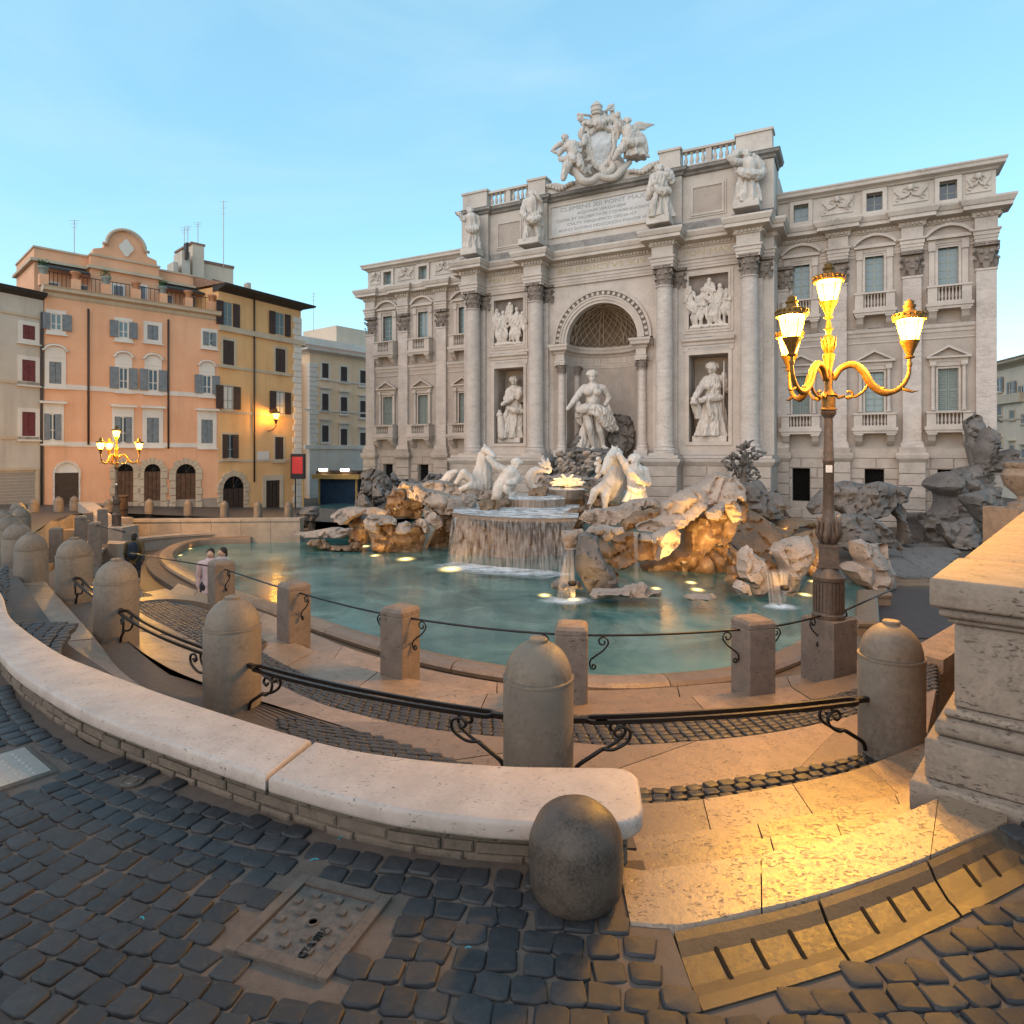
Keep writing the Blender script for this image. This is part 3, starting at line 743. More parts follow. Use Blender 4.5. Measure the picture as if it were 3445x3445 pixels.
for s in (-1,1):
    for wi,w in enumerate(UW):
        c=s*w
        # upper window: surround, consoles, segmental pediment
        m=MB(); ring(m,c-.45,c+.45,10.5,12.62,.13,-.07,.2); 
        for e in (-1,1): x=c+e*.73; m.box(x-.13,x+.13,-.1,.05,10.45,12.6); m.box(x-.16,x+.16,-.17,.05,12.35,12.85); m.box(x-.16,x+.16,-.15,.05,10.4,10.55)
        m.box(c-.9,c+.9,-.12,.05,12.72,12.92); m.box(c-.98,c+.98,-.3,.05,12.92,13.02)
        o=m.build('window','palace_stone',PAL)
        m=MB(); A=arc(c,12.35,1.2,PI-.62,.62,14); B=arc(c,12.35,1.34,PI-.66,.66,14)
        for i in range(14): m.prism_y([A[i],A[i+1],B[i+1],B[i]],-.32,.05)
        m.build('pediment_arch','palace_stone',o)
        A=[(c-.97,13.02),(c+.97,13.02)]+arc(c,12.35,1.2,.63,PI-.63,12); MB().prism_y(A,-.08,.05).build('tympanum','palace_wall',o)
        if s>0 and wi==0: sash(o,c,10.5,12.62,.2,5,'window_wood','window_glass')
        else: sash(o,c,10.5,12.62,.2,5,'window_wood','window_glass')
        balcony(c,10.42,.62,.95,9.2,9.5,8.8)
        # lower window: columns, triangular pediment
        m=MB(); ring(m,c-.45,c+.45,3.94,6.15,.1,-.05,.2); m.box(c-.85,c+.85,-.12,.05,6.28,6.5); m.box(c-.98,c+.98,-.34,.05,6.68,6.78)
        m.box(c-.86,c+.86,-.16,.05,6.5,6.68)
        for e in (-1,1): m.lathe([(.14,0),(.14,.06),(.11,.1),(.11,.14),(.095,.2),(.085,2.25),(.12,2.3),(.12,2.36)],12,(c+e*.68,-.12,3.95)); m.box(c+e*.68-.15,c+e*.68+.15,-.27,0.05,6.31,6.52)
        o=m.build('window','palace_stone',PAL,True,30)
        m=MB(); m.prism_y([(c-1.0,6.78),(c-.8,6.78),(c,7.22),(c,7.36)],-.34,.05); m.prism_y([(c+.8,6.78),(c+1.0,6.78),(c,7.36),(c,7.22)],-.34,.05); m.build('pediment','palace_stone',o)
        MB().prism_y([(c-.79,6.78),(c+.79,6.78),(c,7.21)],-.06,.05).build('tympanum','palace_wall',o)
        if s>0 and wi==1: sash(o,c,3.94,6.15,.2,6,'shutter_green','window_glass')
        else:
            for e in (-1,1):
                x0,x1=(c-.45,c-.01) if e<0 else (c+.01,c+.45)
                q=MB(); ring(q,x0+.05,x1-.05,3.99,6.1,.05,.14,.19); q.box(x0+.05,x1-.05,.14,.19,5.0,5.06); sh=q.build('shutter','shutter_green',o)
                sl=MB()
                for k in range(22): z=4.0+k*.095; sl.obox(((x0+x1)/2,.17,z+.05),(x1-x0-.1,.012,.10),0,-.5)
                sl=sl.build('louvre','shutter_green',o); sl['kind']='stuff'
            MB().box(c-.44,c+.44,.24,.26,3.95,6.14).build('blind','dark_hole',o)
        balcony(c,3.88,.7,1.0,2.78,3.1,2.1)
        # attic window
        m=MB(); ring(m,c-.39,c+.39,14.98,15.98,.2,-.1,.1); o=m.build('window','attic_stone',PAL)
        m=MB(); ring(m,c-.35,c+.35,15.02,15.94,.04,.3,.34); m.box(c-.025,c+.025,.3,.34,15.02,15.94); m.box(c-.35,c+.35,.3,.34,15.38,15.42); m.build('frame','window_wood',o)
        g='window_glass' if (s>0 and wi==2) or s<0 else 'window_glass_dark'
        for x0,x1 in ((c-.35,c-.025),(c+.025,c+.35)):
            for z0,z1 in ((15.02,15.38),(15.42,15.94)): MB().box(x0,x1,.315,.325,z0,z1).build('pane',g,o)
        # garland relief between attic windows
    for c in ([s*16.76,s*13.23] + ([s*19.75] if 1 else [])):
        hw=.72 if abs(c)<19 else .45
        m=MB(); m.box(c-hw-.08,c+hw+.08,-.015,.06,15.15,16.1); m.tube([(c-hw,-.05,15.85),(c-hw*.55,-.06,15.45),(c-.12,-.06,15.55),(c,-.06,15.75),(c+.12,-.06,15.55),(c+hw*.55,-.06,15.45),(c+hw,-.05,15.85)],.075,6)
        m.lathe([(0,-.2),(.12,-.14),(.17,0),(.13,.12),(0,.2)],10,(c,-.1,15.95))
        for e in (-1,1): m.tube([(c+e*hw*.8+.1*math.cos(a),-.05,15.4+.1*math.sin(a)) for a in [i*.7 for i in range(8)]],.04,5); m.tube([(c+e*hw*.35+.12*math.cos(a),-.05,15.85+.1*math.sin(a)) for a in [i*.7 for i in range(8)]],.035,5)
        m.build('garland_relief','attic_stone',PAL,True,40)
    # basement windows with lattice
    for w in UW:
        c=s*w; m=MB().box(c-.46,c+.46,.35,.4,-1.05,.84); o=m.build('basement_window','dark_hole',PAL)
        for k in range(-4,8):
            for e in (-1,1):
                pts=[]
                for i in range(13):
                    z=-1.05+1.89*i/12; x=c-.46+.2*k+e*(z+1.05)*.55
                    if c-.45<x<c+.45: pts.append((x,.3,z))
                if len(pts)>1: MB().tube([pts[0],pts[-1]],.014,4).build('lattice_bar','iron_black',o)
# ---- rusticated base: every block an object
rb=random.Random(3)
def course(x0,x1,z0,z1,y,holes,lmin,lmax,par=PAL,mat='base_stone',d=.3):
    x=x0
    while x<x1-.05:
        e=min(x1,x+rb.uniform(lmin,lmax))
        if x1-e<lmin*.5: e=x1
        segs=[(x,e)]
        for h in holes:
            ns=[]
            for p,q in segs:
                if h[3]<=z0+.05 or h[2]>=z1-.05 or q<=h[0] or p>=h[1]: ns.append((p,q)); continue
                if p<h[0]-.08: ns.append((p,h[0]))
                if q>h[1]+.08: ns.append((h[1],q))
            segs=ns
        for p,q in segs: MB().bbox(p+.012,q-.012,y-rb.uniform(.05,.09),y+d,z0+.012,z1-.012,.035).build('stone_block',mat,par)
        x=e
for s in (-1,1):
    a,b=sorted((s*CB,s*UE)); holes=[(s*w-.46,s*w+.46,-1.05,.84) for w in UW]
    for z in [-2.6+.575*k for k in range(7)]: course(a,b,z,z+.575,0.02,holes,.9,1.7)
    for us in [(CB,UP[2]-.62),(UP[2]+.62,UP[1]-.62),(UP[1]+.62,UP[0]-.62)]:
        x0,x1=sorted((s*us[0],s*us[1]))
        MB().bbox(x0,x1,-.06,.05,1.43,1.95,.02).build('stone_block','base_stone',PAL)
    for u in UP+[10.45]:
        c=s*u; h=.62 if u>11 else .32
        m=MB(); m.box(c-h,c+h,-.4,.0,1.74,2.02); m.sweep([(0,1.25),(.03,1.3),(.12,1.42),(.14,1.6),(.1,1.72),(0,1.75),(-.3,1.75),(-.3,1.25)],[(c-h,0),(c-h,-.36),(c+h,-.36),(c+h,0)])
        m.build('pilaster_pedestal','base_stone',PAL)
        for z in [-2.6+.64*k for k in range(6)]: MB().bbox(c-h,c+h,-.36,.1,z+.012,z+.63,.03).build('stone_block','base_stone',PAL)
# central base under the columns
pth=[(-CB-.02,.1),(-CB-.02,VC-1.6),(-8.0,VC-1.6),(-8.0,VC-.35),(-5.15,VC-.35),(-5.15,VC-1.6),(-3.25,VC-1.6),(-3.25,VC+.4)]
for sgn in (1,-1):
    pp=pth if sgn==1 else [(-x,y) for x,y in reversed(pth)]
    MB().sweep([(0,.95),(.05,1.0),(.12,1.1),(.2,1.22),(.22,1.38),(.05,1.42),(.05,1.58),(-.6,1.58),(-.6,.95)],pp).build('base_cornice','palace_stone',PAL)
    MB().sweep([(0,-2.6),(0,.95),(-.5,.95),(-.5,-2.6)],pp).build('base_wall','base_stone',PAL)
    for a,b in zip(pp,pp[1:]):
        L=Vector(b)-Vector(a); n=max(1,int(L.length/1.1))
        if abs(L.x)<.1: continue
        for z in [-2.55+.58*k for k in range(6)]:
            for i in range(n):
                p=Vector(a)+L*(i/n); q=Vector(a)+L*((i+1)/n); x0,x1=sorted((p.x,q.x))
                MB().bbox(x0+.012,x1-.012,a[1]-.06,a[1]+.05,z+.012,z+.57,.03).build('stone_block','base_stone',PAL)
# ---- attic of the central block
att=MB(); att.box(-CB,CB,VC,VC+1.6,14.7,18.25); att.build('attic_block','attic_stone',PAL)
pl=[(-CB-.05,VC+1.7),(-CB-.05,VC-.35),(-8.0,VC-.35),(-8.0,VC-.1),(-5.15,VC-.1),(-5.15,VC-.35),(-3.6,VC-.35),(-3.6,VC-.1),(3.6,VC-.1),(3.6,VC-.35),(5.15,VC-.35),(5.15,VC-.1),(8.0,VC-.1),(8.0,VC-.35),(CB+.05,VC-.35),(CB+.05,VC+1.7)]
MB().sweep([(0,14.7),(.06,14.7),(.06,15.2),(0,15.28),(-.4,15.28),(-.4,14.7)],pl).build('attic_plinth','stained_stone',PAL)
MB().sweep([(0,18.05),(.05,18.1),(.08,18.2),(.26,18.28),(.28,18.4),(.32,18.46),(0,18.5),(-.5,18.5),(-.5,18.05)],pl).build('attic_cornice','stained_stone',PAL)
for s in (-1,1):
    for u0,u1 in ((8.05,CB+.02),(3.65,5.1)):
        x0,x1=sorted((s*u0,s*u1)); MB().bbox(x0,x1,VC-.3,VC+.05,15.28,18.05,.02).build('attic_pier','attic_stone',PAL)
        m=MB(); m.box(x0+.1,x1-.1,VC-.3,VC+.5,18.5,19.62); m.box(x0+.02,x1-.02,VC-.38,VC+.58,19.62,19.76); m.box(x0+.04,x1-.04,VC-.36,VC+.55,18.5,18.66); m.build('parapet_pier','attic_stone',PAL)
    x0,x1=sorted((s*5.1,s*8.1)); m=MB(); m.box(x0,x1,VC-.12,VC+.3,18.5,18.68); m.box(x0,x1,VC-.16,VC+.32,19.46,19.6); mid=(x0+x1)/2; m.box(mid-.17,mid+.17,VC-.1,VC+.28,18.68,19.46); o=m.build('parapet','attic_stone',PAL)
    for k in range(4):
        for q0,q1 in ((x0,mid-.17),(mid+.17,x1)): link('baluster',BALA,o,(q0+(q1-q0)*(k+.5)/4,VC+.09,18.68))
    x0,x1=sorted((s*5.46,s*7.6)); m=MB(); ring(m,x0+.25,x1-.25,15.75,17.25,.12,VC-.09,VC+.05); ring(m,x0+.12,x1-.12,15.62,17.38,.1,VC-.05,VC+.05); m.build('panel_frame','attic_stone',PAL)
    MB().box(x0+.25,x1-.25,VC-.035,VC+.02,15.75,17.25).build('panel','palace_wall',PAL)
    m=MB(); m.box(s*3.7 if s<0 else 3.0,-3.0 if s<0 else 3.7,VC-.1,VC+.3,18.5,19.1); 
# inscription slab
m=MB(); ring(m,-3.42,3.42,15.85,17.7,.14,VC-.1,VC+.02); m.build('panel_frame','attic_stone',PAL)
MB().box(-3.42,3.42,VC-.03,VC+.02,15.85,17.7).build('inscription_slab','slab_marble',PAL)
def text(s,parent,x,y,z,size,mat,name='lettering',w=None,ext=.008,align='CENTER'):
    cu=bpy.data.curves.new(name,'FONT'); cu.body=s; cu.size=size; cu.align_x=align; cu.align_y='CENTER'; cu.extrude=ext; cu.resolution_u=2
    o=bpy.data.objects.new(name,cu); TX=bpy.data.scenes.new('type'); TX.collection.objects.link(o); vl=TX.view_layers[0]; vl.update()
    me=bpy.data.meshes.new_from_object(o.evaluated_get(vl.depsgraph)); bpy.data.objects.remove(o); bpy.data.scenes.remove(TX); me.materials.clear(); me.materials.append(MT[mat])
    xs_=[v.co.x for v in me.vertices]; k=1.0
    if w and xs_: k=w/(max(xs_)-min(xs_))
    return link(name,me,parent,(x,y,z),(R(90),0,0),(k,1,1))
for i,(ln,sz,w) in enumerate((('CLEMENS XII PONT MAX',.36,5.6),('AQVAM VIRGINEM',.25,3.2),('COPIA ET SALVBRITATE COMMENDATAM',.25,6.1),('CVLTV MAGNIFICO ORNAVIT',.25,4.6),('ANNO DOMINI MDCCXXXV PONTIF VI',.25,5.8))):
    text(ln,PAL,0,VC-.04,17.43-[0,.36,.68,1.0,1.33][i],sz,'ink_letter',w=w)
text('PERFECIT',PAL,-6.6,VC-.13,13.42,.46,'gold_letter',w=2.9); text('BENEDICTVS XIV',PAL,0,VC-.13,13.42,.46,'gold_letter',w=5.9); text('PON\u00b7MAX',PAL,6.55,VC-.13,13.42,.46,'gold_letter',w=2.8)
text('VIRGO NOBILIS AQVA',PAL,-6.58,VC-.07,7.83,.2,'ink_letter',w=2.2); text('PVTEVS AQVAE VIRGINIS',PAL,6.58,VC-.07,7.83,.2,'ink_letter',w=2.3)
# raised curved gable behind the coat of arms
A=arc(0,17.2,2.55,.62,PI-.62,20)
m=MB(); m.prism_y([(-4.0,18.5),(4.0,18.5),(3.9,19.35),(3.1,19.3),(2.5,19.05)]+[(x,z) for x,z in arc(0,18.2,2.0,.5,PI-.5,16)]+[(-2.5,19.05),(-3.1,19.3),(-3.9,19.35)],VC-.05,VC+.35)
m.build('gable','attic_stone',PAL)
for s in (-1,1):
    for seg in range(9):
        t=seg/8; x=s*(1.9+1.7*t); z=18.85+.28*math.cos(t*PI*2)*.5+.15*t
        MB().lathe([(0,-.16),(.11,-.1),(.15,0),(.11,.1),(0,.16)],8,(x,VC-.18,z)).build('garland','attic_stone',PAL,True)
MB().box(-CB+.05,CB-.05,VC+3.2,VC+6,-2.6,18.2).build('body','palace_wall',PAL)
# ------------------------------------------------------------------ houses on the left and right
def plaster(name,base,dark,stain=.3):
    t=NT(name); v=t.coord('Object',False); n1=t.noise(v,.5,5,.6); n2=t.noise(v,6,4,.6)
    mp=t.n('ShaderNodeMapping'); mp.inputs['Scale'].default_value=(1.6,1.6,.16); t.l(v,mp.inputs['Vector']); n3=t.noise(mp.outputs[0],1.1,4,.6)
    c=t.mix(t.mr(n1,.35,.65),base,dark); c=t.mix(t.mr(n3,.5,.75,0,stain),c,tuple(x*.62 for x in dark)); c=t.mix(t.mr(n2,.55,.7,0,.15),c,tuple(min(1,x*1.25) for x in base))
    t.bsdf(c,.85,.2,0,t.bump(n2,.2,.02))
plaster('plaster_orange',(.70,.385,.235),(.64,.33,.19)); plaster('plaster_ochre',(.70,.42,.20),(.63,.355,.16)); plaster('plaster_cream',(.78,.56,.38),(.70,.49,.325)); plaster('plaster_grey',(.52,.455,.385),(.44,.38,.32),.45)
plaster('trim_white',(.66,.60,.54),(.57,.51,.455)); plaster('trim_tan',(.52,.42,.31),(.43,.34,.25)); plaster('plaster_pale',(.62,.50,.385),(.55,.43,.33))
for nm,c in (('shutter_blue',(.17,.185,.20)),('shutter_brown',(.055,.035,.03)),('shutter_red',(.14,.035,.035)),('shutter_grey',(.20,.19,.185)),('awning_dark',(.04,.036,.033))):
    t=NT(nm); v=t.coord('Object',False); w=t.n('ShaderNodeTexWave',bands_direction='Z'); w.inputs['Scale'].default_value=5.5; w.inputs['Distortion'].default_value=.3; t.l(v,w.inputs['Vector']); n=t.noise(v,5,3)
    t.bsdf(t.mix(t.mr(n,.3,.7),tuple(x*.8 for x in c),tuple(x*1.2 for x in c)),.6,.3,0,t.bump(w.outputs['Fac'],.6,.02))
plain('metal_shutter',(.30,.26,.225),.6,.3,.2,.1,10); plain('terracotta',(.42,.20,.11),.8,.2); plain('sign_red',(.55,.03,.03),.4,.4); plain('sign_black',(.02,.02,.022),.5,.3); plain('canvas_blue',(.012,.03,.06),.7,.2,0,.3,3,.3); plain('awning_tan',(.42,.27,.10),.7,.2); plain('pipe_dark',(.05,.035,.03),.6,.3)
class BF:
    """a house front between two plan points; u runs left to right, v away from the camera"""
    def __init__(s,name,label,A,B,cat='building'):
        s.A=Vector(A); s.B=Vector(B); d=(s.B-s.A); s.L=d.length; s.d=d/s.L; s.th=math.atan2(s.d.y,s.d.x)
        s.root=thing(name,label,cat,(s.A.x,s.A.y,0),s.th)
    def u(s,x):
        k=(x-CXP)/FPX; return (k*s.A.y-s.A.x)/(s.d.x-k*s.d.y)
    def p(s,x,y):
        u=s.u(x); Y=s.A.y+u*s.d.y; return u,CAMZ+(HY-y)*Y/FPX
    def rect(s,x0,x1,y0,y1):
        xm=(x0+x1)/2; u0=s.u(x0); u1=s.u(x1); z1=s.p(xm,y0)[1]; z0=s.p(xm,y1)[1]; return u0,u1,z0,z1
    def box(s,name,mat,u0,u1,v0,v1,z0,z1,par=None): return MB().box(u0,u1,v0,v1,z0,z1).build(name,mat,par or s.root)
    def line(s,name,mat,xy0,xy1,h,out,par=None):
        """moulding that follows two photo points (level in the place)"""
        z=(s.p(*xy0)[1]+s.p(*xy1)[1])/2; return s.box(name,mat,s.u(xy0[0]),s.u(xy1[0]),-out,.06,z-h/2,z+h/2,par)
def window(f,r,fr='trim_white',fw=.16,mode='closed',sh='shutter_blue',glass='window_glass_dark',top=None,sill=True,sw=None):
    u0,u1,z0,z1=r; c=(u0+u1)/2
    m=MB(); ring(m,u0,u1,z0,z1,fw,-.06,.04); 
    if sill: m.box(u0-fw-.06,u1+fw+.06,-.14,.03,z0-fw-.07,z0-fw+.002)
    o=m.build('window',fr,f.root)
    MB().box(u0,u1,-.004,.05,z0,z1).build('pane',glass,o)
    if mode!='closed':
        q=MB(); ring(q,u0+.05,u1-.05,z0+.05,z1-.05,.05,-.03,.0); q.box(c-.03,c+.03,-.03,0,z0+.05,z1-.05); q.box(u0+.05,u1-.05,-.028,0,z0+(z1-z0)*.36,z0+(z1-z0)*.36+.04); q.build('frame','trim_white' if sh!='shutter_brown' else 'window_wood',o)
    w=(u1-u0)/2 if sw is None else sw
    if mode=='closed':
        for a,b in ((u0+.01,c-.006),(c+.006,u1-.01)): MB().bbox(a,b,-.045,-.005,z0+.01,z1-.01,.01).build('shutter',sh,o)
    elif mode=='open':
        MB().bbox(u0-w-.02,u0-.02,-.13,-.085,z0,z1,.01).build('shutter',sh,o); MB().bbox(u1+.02,u1+w+.02,-.13,-.085,z0,z1,.01).build('shutter',sh,o)
    elif mode=='half':
        MB().bbox(u0-.1,u0+w*.55,-.12,-.07,z0,z1,.01).build('shutter',sh,o); MB().bbox(c+w*.35,u1+.1,-.12,-.07,z0,z1,.01).build('shutter',sh,o)
    if top=='flat':
        m=MB(); zt=z1+fw; m.box(u0-fw,u1+fw,-.06,.03,zt+.002,zt+.32); m.box(u0-fw-.1,u1+fw+.1,-.26,.03,zt+.32,zt+.44); m.build('hood',fr,o)
    if top=='curl':
        zt=z1+fw; w2=(u1-u0)/2+fw; pts=[(c-w2,zt+.002),(c+w2,zt+.002),(c+w2,zt+.34)]+[(c+w2*math.cos(a)*.98,zt+.36+.26*math.sin(a)) for a in [PI*i/12 for i in range(13)]]+[(c-w2,zt+.34)]
        MB().prism_y(pts,-.07,.03).build('hood_panel',fr,o)
        m=MB(); m.tube([(c-w2-.12,-.12,zt+.38)]+[(c+w2*math.cos(PI-a)*.98,-.14,zt+.42+.26*math.sin(a)) for a in [PI*i/12 for i in range(13)]]+[(c+w2+.12,-.12,zt+.38)],.06,6); m.build('hood',fr,o,True)
    return o
def R1(a,b,c,d): return (a*.647,b*.647,600+c*.647,600+d*.647)      # crop coordinates to photo pixels
def r1(x,y): return (x*.647,600+y*.647)
def depth_pt(x,Y): return ((x-CXP)/FPX*Y,Y)
# ---- orange house
f=BF('orange_house','orange plastered house with roof terrace and curved gable, left of the ochre house',depth_pt(149,34.0),depth_pt(735,40.4)); OH=f
zt=f.p(149,991)[1]
f.box('wall','plaster_orange',0,f.L,0,8,-3,zt)
cor=MB().sweep([(0,zt-.1),(.08,zt),(.1,zt+.15),(.34,zt+.24),(.36,zt+.38),(.42,zt+.46),(-.3,zt+.5),(-.3,zt-.1)],[(-.1,0),(f.L+.05,0)]); cor.build('cornice','trim_tan',f.root)
for a,b in (((230,1075),(1130,1135)),((225,1375),(1125,1395))): f.line('string_course','trim_white',r1(*a),r1(*b),.26,.05)
for i,(rc,md) in enumerate((((262,320,705,790),'open'),((615,667,745,830),'open'),((765,822,765,840),'closed'),((1062,1112,800,870),'half'))): window(f,f.rect(*R1(*rc)),fw=.2,mode=md,glass='window_glass',sw=.42)
for i,(rc,md) in enumerate((((255,318,955,1070),'closed'),((618,665,985,1095),'open'),((770,820,995,1105),'open'),((1052,1098,1025,1120),'open'))): window(f,f.rect(*R1(*rc)),fw=.2,mode=md,top='curl',sw=.45)
for i,(rc,md) in enumerate((((240,305,1225,1360),'half'),((605,672,1240,1375),'half'),((762,825,1245,1378),'closed'),((1045,1105,1255,1385),'closed'))): window(f,f.rect(*R1(*rc)),fw=.22,mode=md,top='flat')
def pipe(f,x,y0,y1,mat='pipe_dark'):
    u,z0=f.p(*r1(x,y0)); _,z1=f.p(*r1(x,y1)); MB().tube([(u,-.09,z0),(u,-.09,z1)],.055,6).build('drainpipe',mat,f.root,True)
pipe(f,458,680,1385); pipe(f,873,735,1405); pipe(f,215,700,1700)
def arched(f,x0,x1,yt,yb,mat,surround,name='door',fan=True,fw=.3,lun=None):
    xm=(x0+x1)/2; u0,u1=f.u(x0),f.u(x1); z1=f.p(xm,yt)[1]; z0=f.p(xm,yb)[1]-.05; c=(u0+u1)/2; r=(u1-u0)/2; zs=z1-r
    o=MB().box(u0,u1,-.02,.06,z0,zs).build(name,mat,f.root)
    MB().prism_y([(u0,zs)]+arc(c,zs,r,0,PI,16)[0:0]+[(u1,zs)]+arc(c,zs,r,0,PI,16)[1:-1],-.02,.06).build('fanlight',lun or 'dark_hole',o)
    if fan:
        for k in range(1,6): a=PI*k/6; MB().tube([(c,-.04,zs),(c+r*.95*math.cos(a),-.04,zs+r*.95*math.sin(a))],.02,4).build('fan_bar','iron_black',o)
        for q in range(1,4): MB().box(u0+(u1-u0)*q/4-.008,u0+(u1-u0)*q/4+.008,-.032,-.018,z0,zs).build('plank_joint','dark_hole',o)
    # stones of the surround
    n=5; hh=(zs-z0)/n
    for e in (-1,1):
        for k in range(n):
            w=fw*(1 if k%2 else 1.25); a,b=(u0-w,u0) if e<0 else (u1,u1+w)
            MB().bbox(a,b,-.12,.03,z0+hh*k+.01,z0+hh*(k+1)-.01,.025).build('jamb_stone',surround,o)
    nv=9
    for k in range(nv):
        a0=PI*k/nv+.012; a1=PI*(k+1)/nv-.012; ro=r+fw*(1.25 if k%2==0 else 1.0)
        MB().prism_y([(c+r*math.cos(a0),zs+r*math.sin(a0)),(c+ro*math.cos(a0),zs+ro*math.sin(a0)),(c+ro*math.cos(a1),zs+ro*math.sin(a1)),(c+r*math.cos(a1),zs+r*math.sin(a1))],-.12,.03).build('voussoir',surround,o)
    return o
for rc,mt in (((608,692,1485,1718),'wood_door'),((747,833,1485,1718),'wood_door'),((912,1016,1485,1718),'wood_door')): q=R1(*rc); arched(f,*q,mt,'trim_tan')
q=R1(283,408,1478,1712); o=arched(f,*q,'wood_dark','trim_white',fan=False,fw=.07,lun='trim_white')
f.box('plinth','wall_low',0,f.L,-.05,.03,-3,f.p(440,1688)[1])
# roof storey set back behind the terrace
zb=zt+.5
def back(f,x0,x1,yt,yb,v,name,mat,dep=3.0):
    """box set back by v whose front top edge shows at the given pixels"""
    ax=f.A.x-f.d.y*v; ay=f.A.y+f.d.x*v
    def U(x): k=(x-CXP)/FPX; return (k*ay-ax)/(f.d.x-k*f.d.y)
    u0,u1=U(x0),U(x1); um=(u0+u1)/2; Y=ay+um*f.d.y
    return u0,u1,v,CAMZ+(HY-yb)*Y/FPX,CAMZ+(HY-yt)*Y/FPX
u0,u1,v,z0,z1=back(f,115,690,890,1010,2.2,'','')
f.box('roof_storey','plaster_orange',u0,u1,v,v+5,zt,z1)
f.box('roof_storey_cornice','trim_tan',u0-.2,u1+.2,v-.25,v+5.1,z1-.75,z1-.6)
f.box('roof_storey_coping','trim_tan',u0-.06,u1+.06,v-.08,v+5.05,z1,z1+.1)
cu0,cu1,cv,cz0,cz1=back(f,305,535,880,1000,1.7,'','')
f.box('roof_bay','plaster_orange',cu0,cu1,cv,cv+1,zt,cz1); f.box('roof_bay_cornice','trim_tan',cu0-.15,cu1+.15,cv-.2,cv+.7,cz1-.75,cz1-.58); f.box('roof_bay_coping','trim_tan',cu0-.06,cu1+.06,cv-.08,cv+.6,cz1,cz1+.1)
gu=(cu0+cu1)/2; gw=(cu1-cu0)*.27; gz=cz1+.1; gt=back(f,400,450,780,900,1.7,'','')[4]
gp=[(gu-gw*1.75,gz),(gu+gw*1.75,gz),(gu+gw*1.7,gz+.3),(gu+gw*1.2,gz+.45),(gu+gw,gz+1.0),(gu+gw,gt-gw*.95)]+arc(gu,gt-gw,gw,.1,PI-.1,12)+[(gu-gw,gt-gw*.95),(gu-gw,gz+1.0),(gu-gw*1.2,gz+.45),(gu-gw*1.7,gz+.3)]
MB().prism_y(gp,cv,cv+.5).build('gable','plaster_orange',f.root)
MB().tube([(gu-gw-.25,cv-.1,gt-gw)]+[(x,cv-.1,z+.02) for x,z in arc(gu,gt-gw,gw+.05,PI,0,14)]+[(gu+gw+.25,cv-.1,gt-gw)],.1,6).build('gable_hood','trim_tan',f.root,True)
MB().prism_y([(gu+.34*math.cos(a)*(1+.15*math.cos(4*a)),gt-gw*1.0+.45*math.sin(a)*(1+.15*math.cos(4*a))) for a in [2*PI*k/20 for k in range(20)]],cv-.08,cv).build('crest','trim_white',f.root)
for x0,x1,vv in ((590,640,cv),(700,755,cv)):
    a=R1(x0,x1,560,640); b=back(f,a[0],a[1],a[2],a[3],vv,'',''); q=MB(); ring(q,b[0],b[1],zt+.5,b[4],.12,vv-.05,vv+.02); w=q.build('window','trim_white',f.root); MB().box(b[0],b[1],vv-.03,vv+.02,zt+.5,b[4]).build('shutter','shutter_blue',w)
for a in ((250,300,545,630),(415,450,560,640),(862,890,610,690),(1000,1030,620,700)):
    q4=R1(*a); b=back(f,*q4,v,'',''); q=MB(); ring(q,b[0],b[1],zt+.5,b[4],.1,v-.05,v+.02); w=q.build('window','trim_white',f.root); MB().box(b[0],b[1],v-.03,v+.02,zt+.5,b[4]).build('shutter','shutter_blue',w)
for xa,xb in ((210,460),(830,1058)):
    a=R1(xa,xb,470,490); b=back(f,*a,1.6,'',''); MB().add([(b[0],1.2,z1-1.25),(b[1],1.2,z1-1.25),(b[1],v,z1-.85),(b[0],v,z1-.85),(b[0],1.2,z1-1.15),(b[1],1.2,z1-1.15),(b[1],v,z1-.75),(b[0],v,z1-.75)],[(3,2,1,0),(4,5,6,7),(0,1,5,4),(1,2,6,5),(2,3,7,6),(3,0,4,7)]).build('awning','awning_dark',f.root)
for x,gr in ((232,1),(400,0),(560,1),(716,0),(855,1),(988,0),(1112,0)):
    u=f.u(x*.647); c=MB(); c.box(u-.2,u+.2,.1,.5,zt+.5,zt+1.1); o=c.build('parapet_post','plaster_orange',f.root)
for x in range(240,1120,22):
    u=f.u(x*.647)
    if 0<u<f.L: MB().tube([(u,.25,zt+.5),(u,.25,zt+1.3)],.014,4).build('railing_bar','iron_black',f.root)
MB().tube([(.2,.25,zt+1.3),(f.L-.2,.25,zt+1.3)],.022,5).build('railing_top','iron_black',f.root)
for i,(x,gr) in enumerate(((232,1),(400,0),(560,1),(716,0),(855,1),(988,0),(1112,0))):
    w=Matrix.Translation((f.A.x,f.A.y,0))@Matrix.Rotation(f.th,4,'Z')@Vector((f.u(x*.647),.3,zt+1.1))
    pt=thing('flower_pot','%s flower pot on the orange house terrace, number %s from the left'%(('green planted','bare terracotta')[1-gr] if False else ('planted green' if gr else 'plain terracotta'),('one','two','three','four','five','six','seven')[i]),'pot',w,0,'pots along the orange house terrace')
    MB().lathe([(.14,0),(.2,.3),(.25,.34),(.25,.42),(.2,.42),(.19,.36)],12).build('pot','terracotta' if not gr else 'shutter_green',pt,True,40)
    if gr:
        m=MB(); q=random.Random(i)
        for k in range(60):
            a=q.uniform(0,2*PI); r=q.uniform(0,.3); z=.42+q.uniform(0,.35); m.obox((r*math.cos(a),r*math.sin(a),z),(.1,.05,.01),q.uniform(0,3),q.uniform(-1,1),q.uniform(-1,1))
        m.build('leaves','leaf_green',pt)['kind']='stuff'
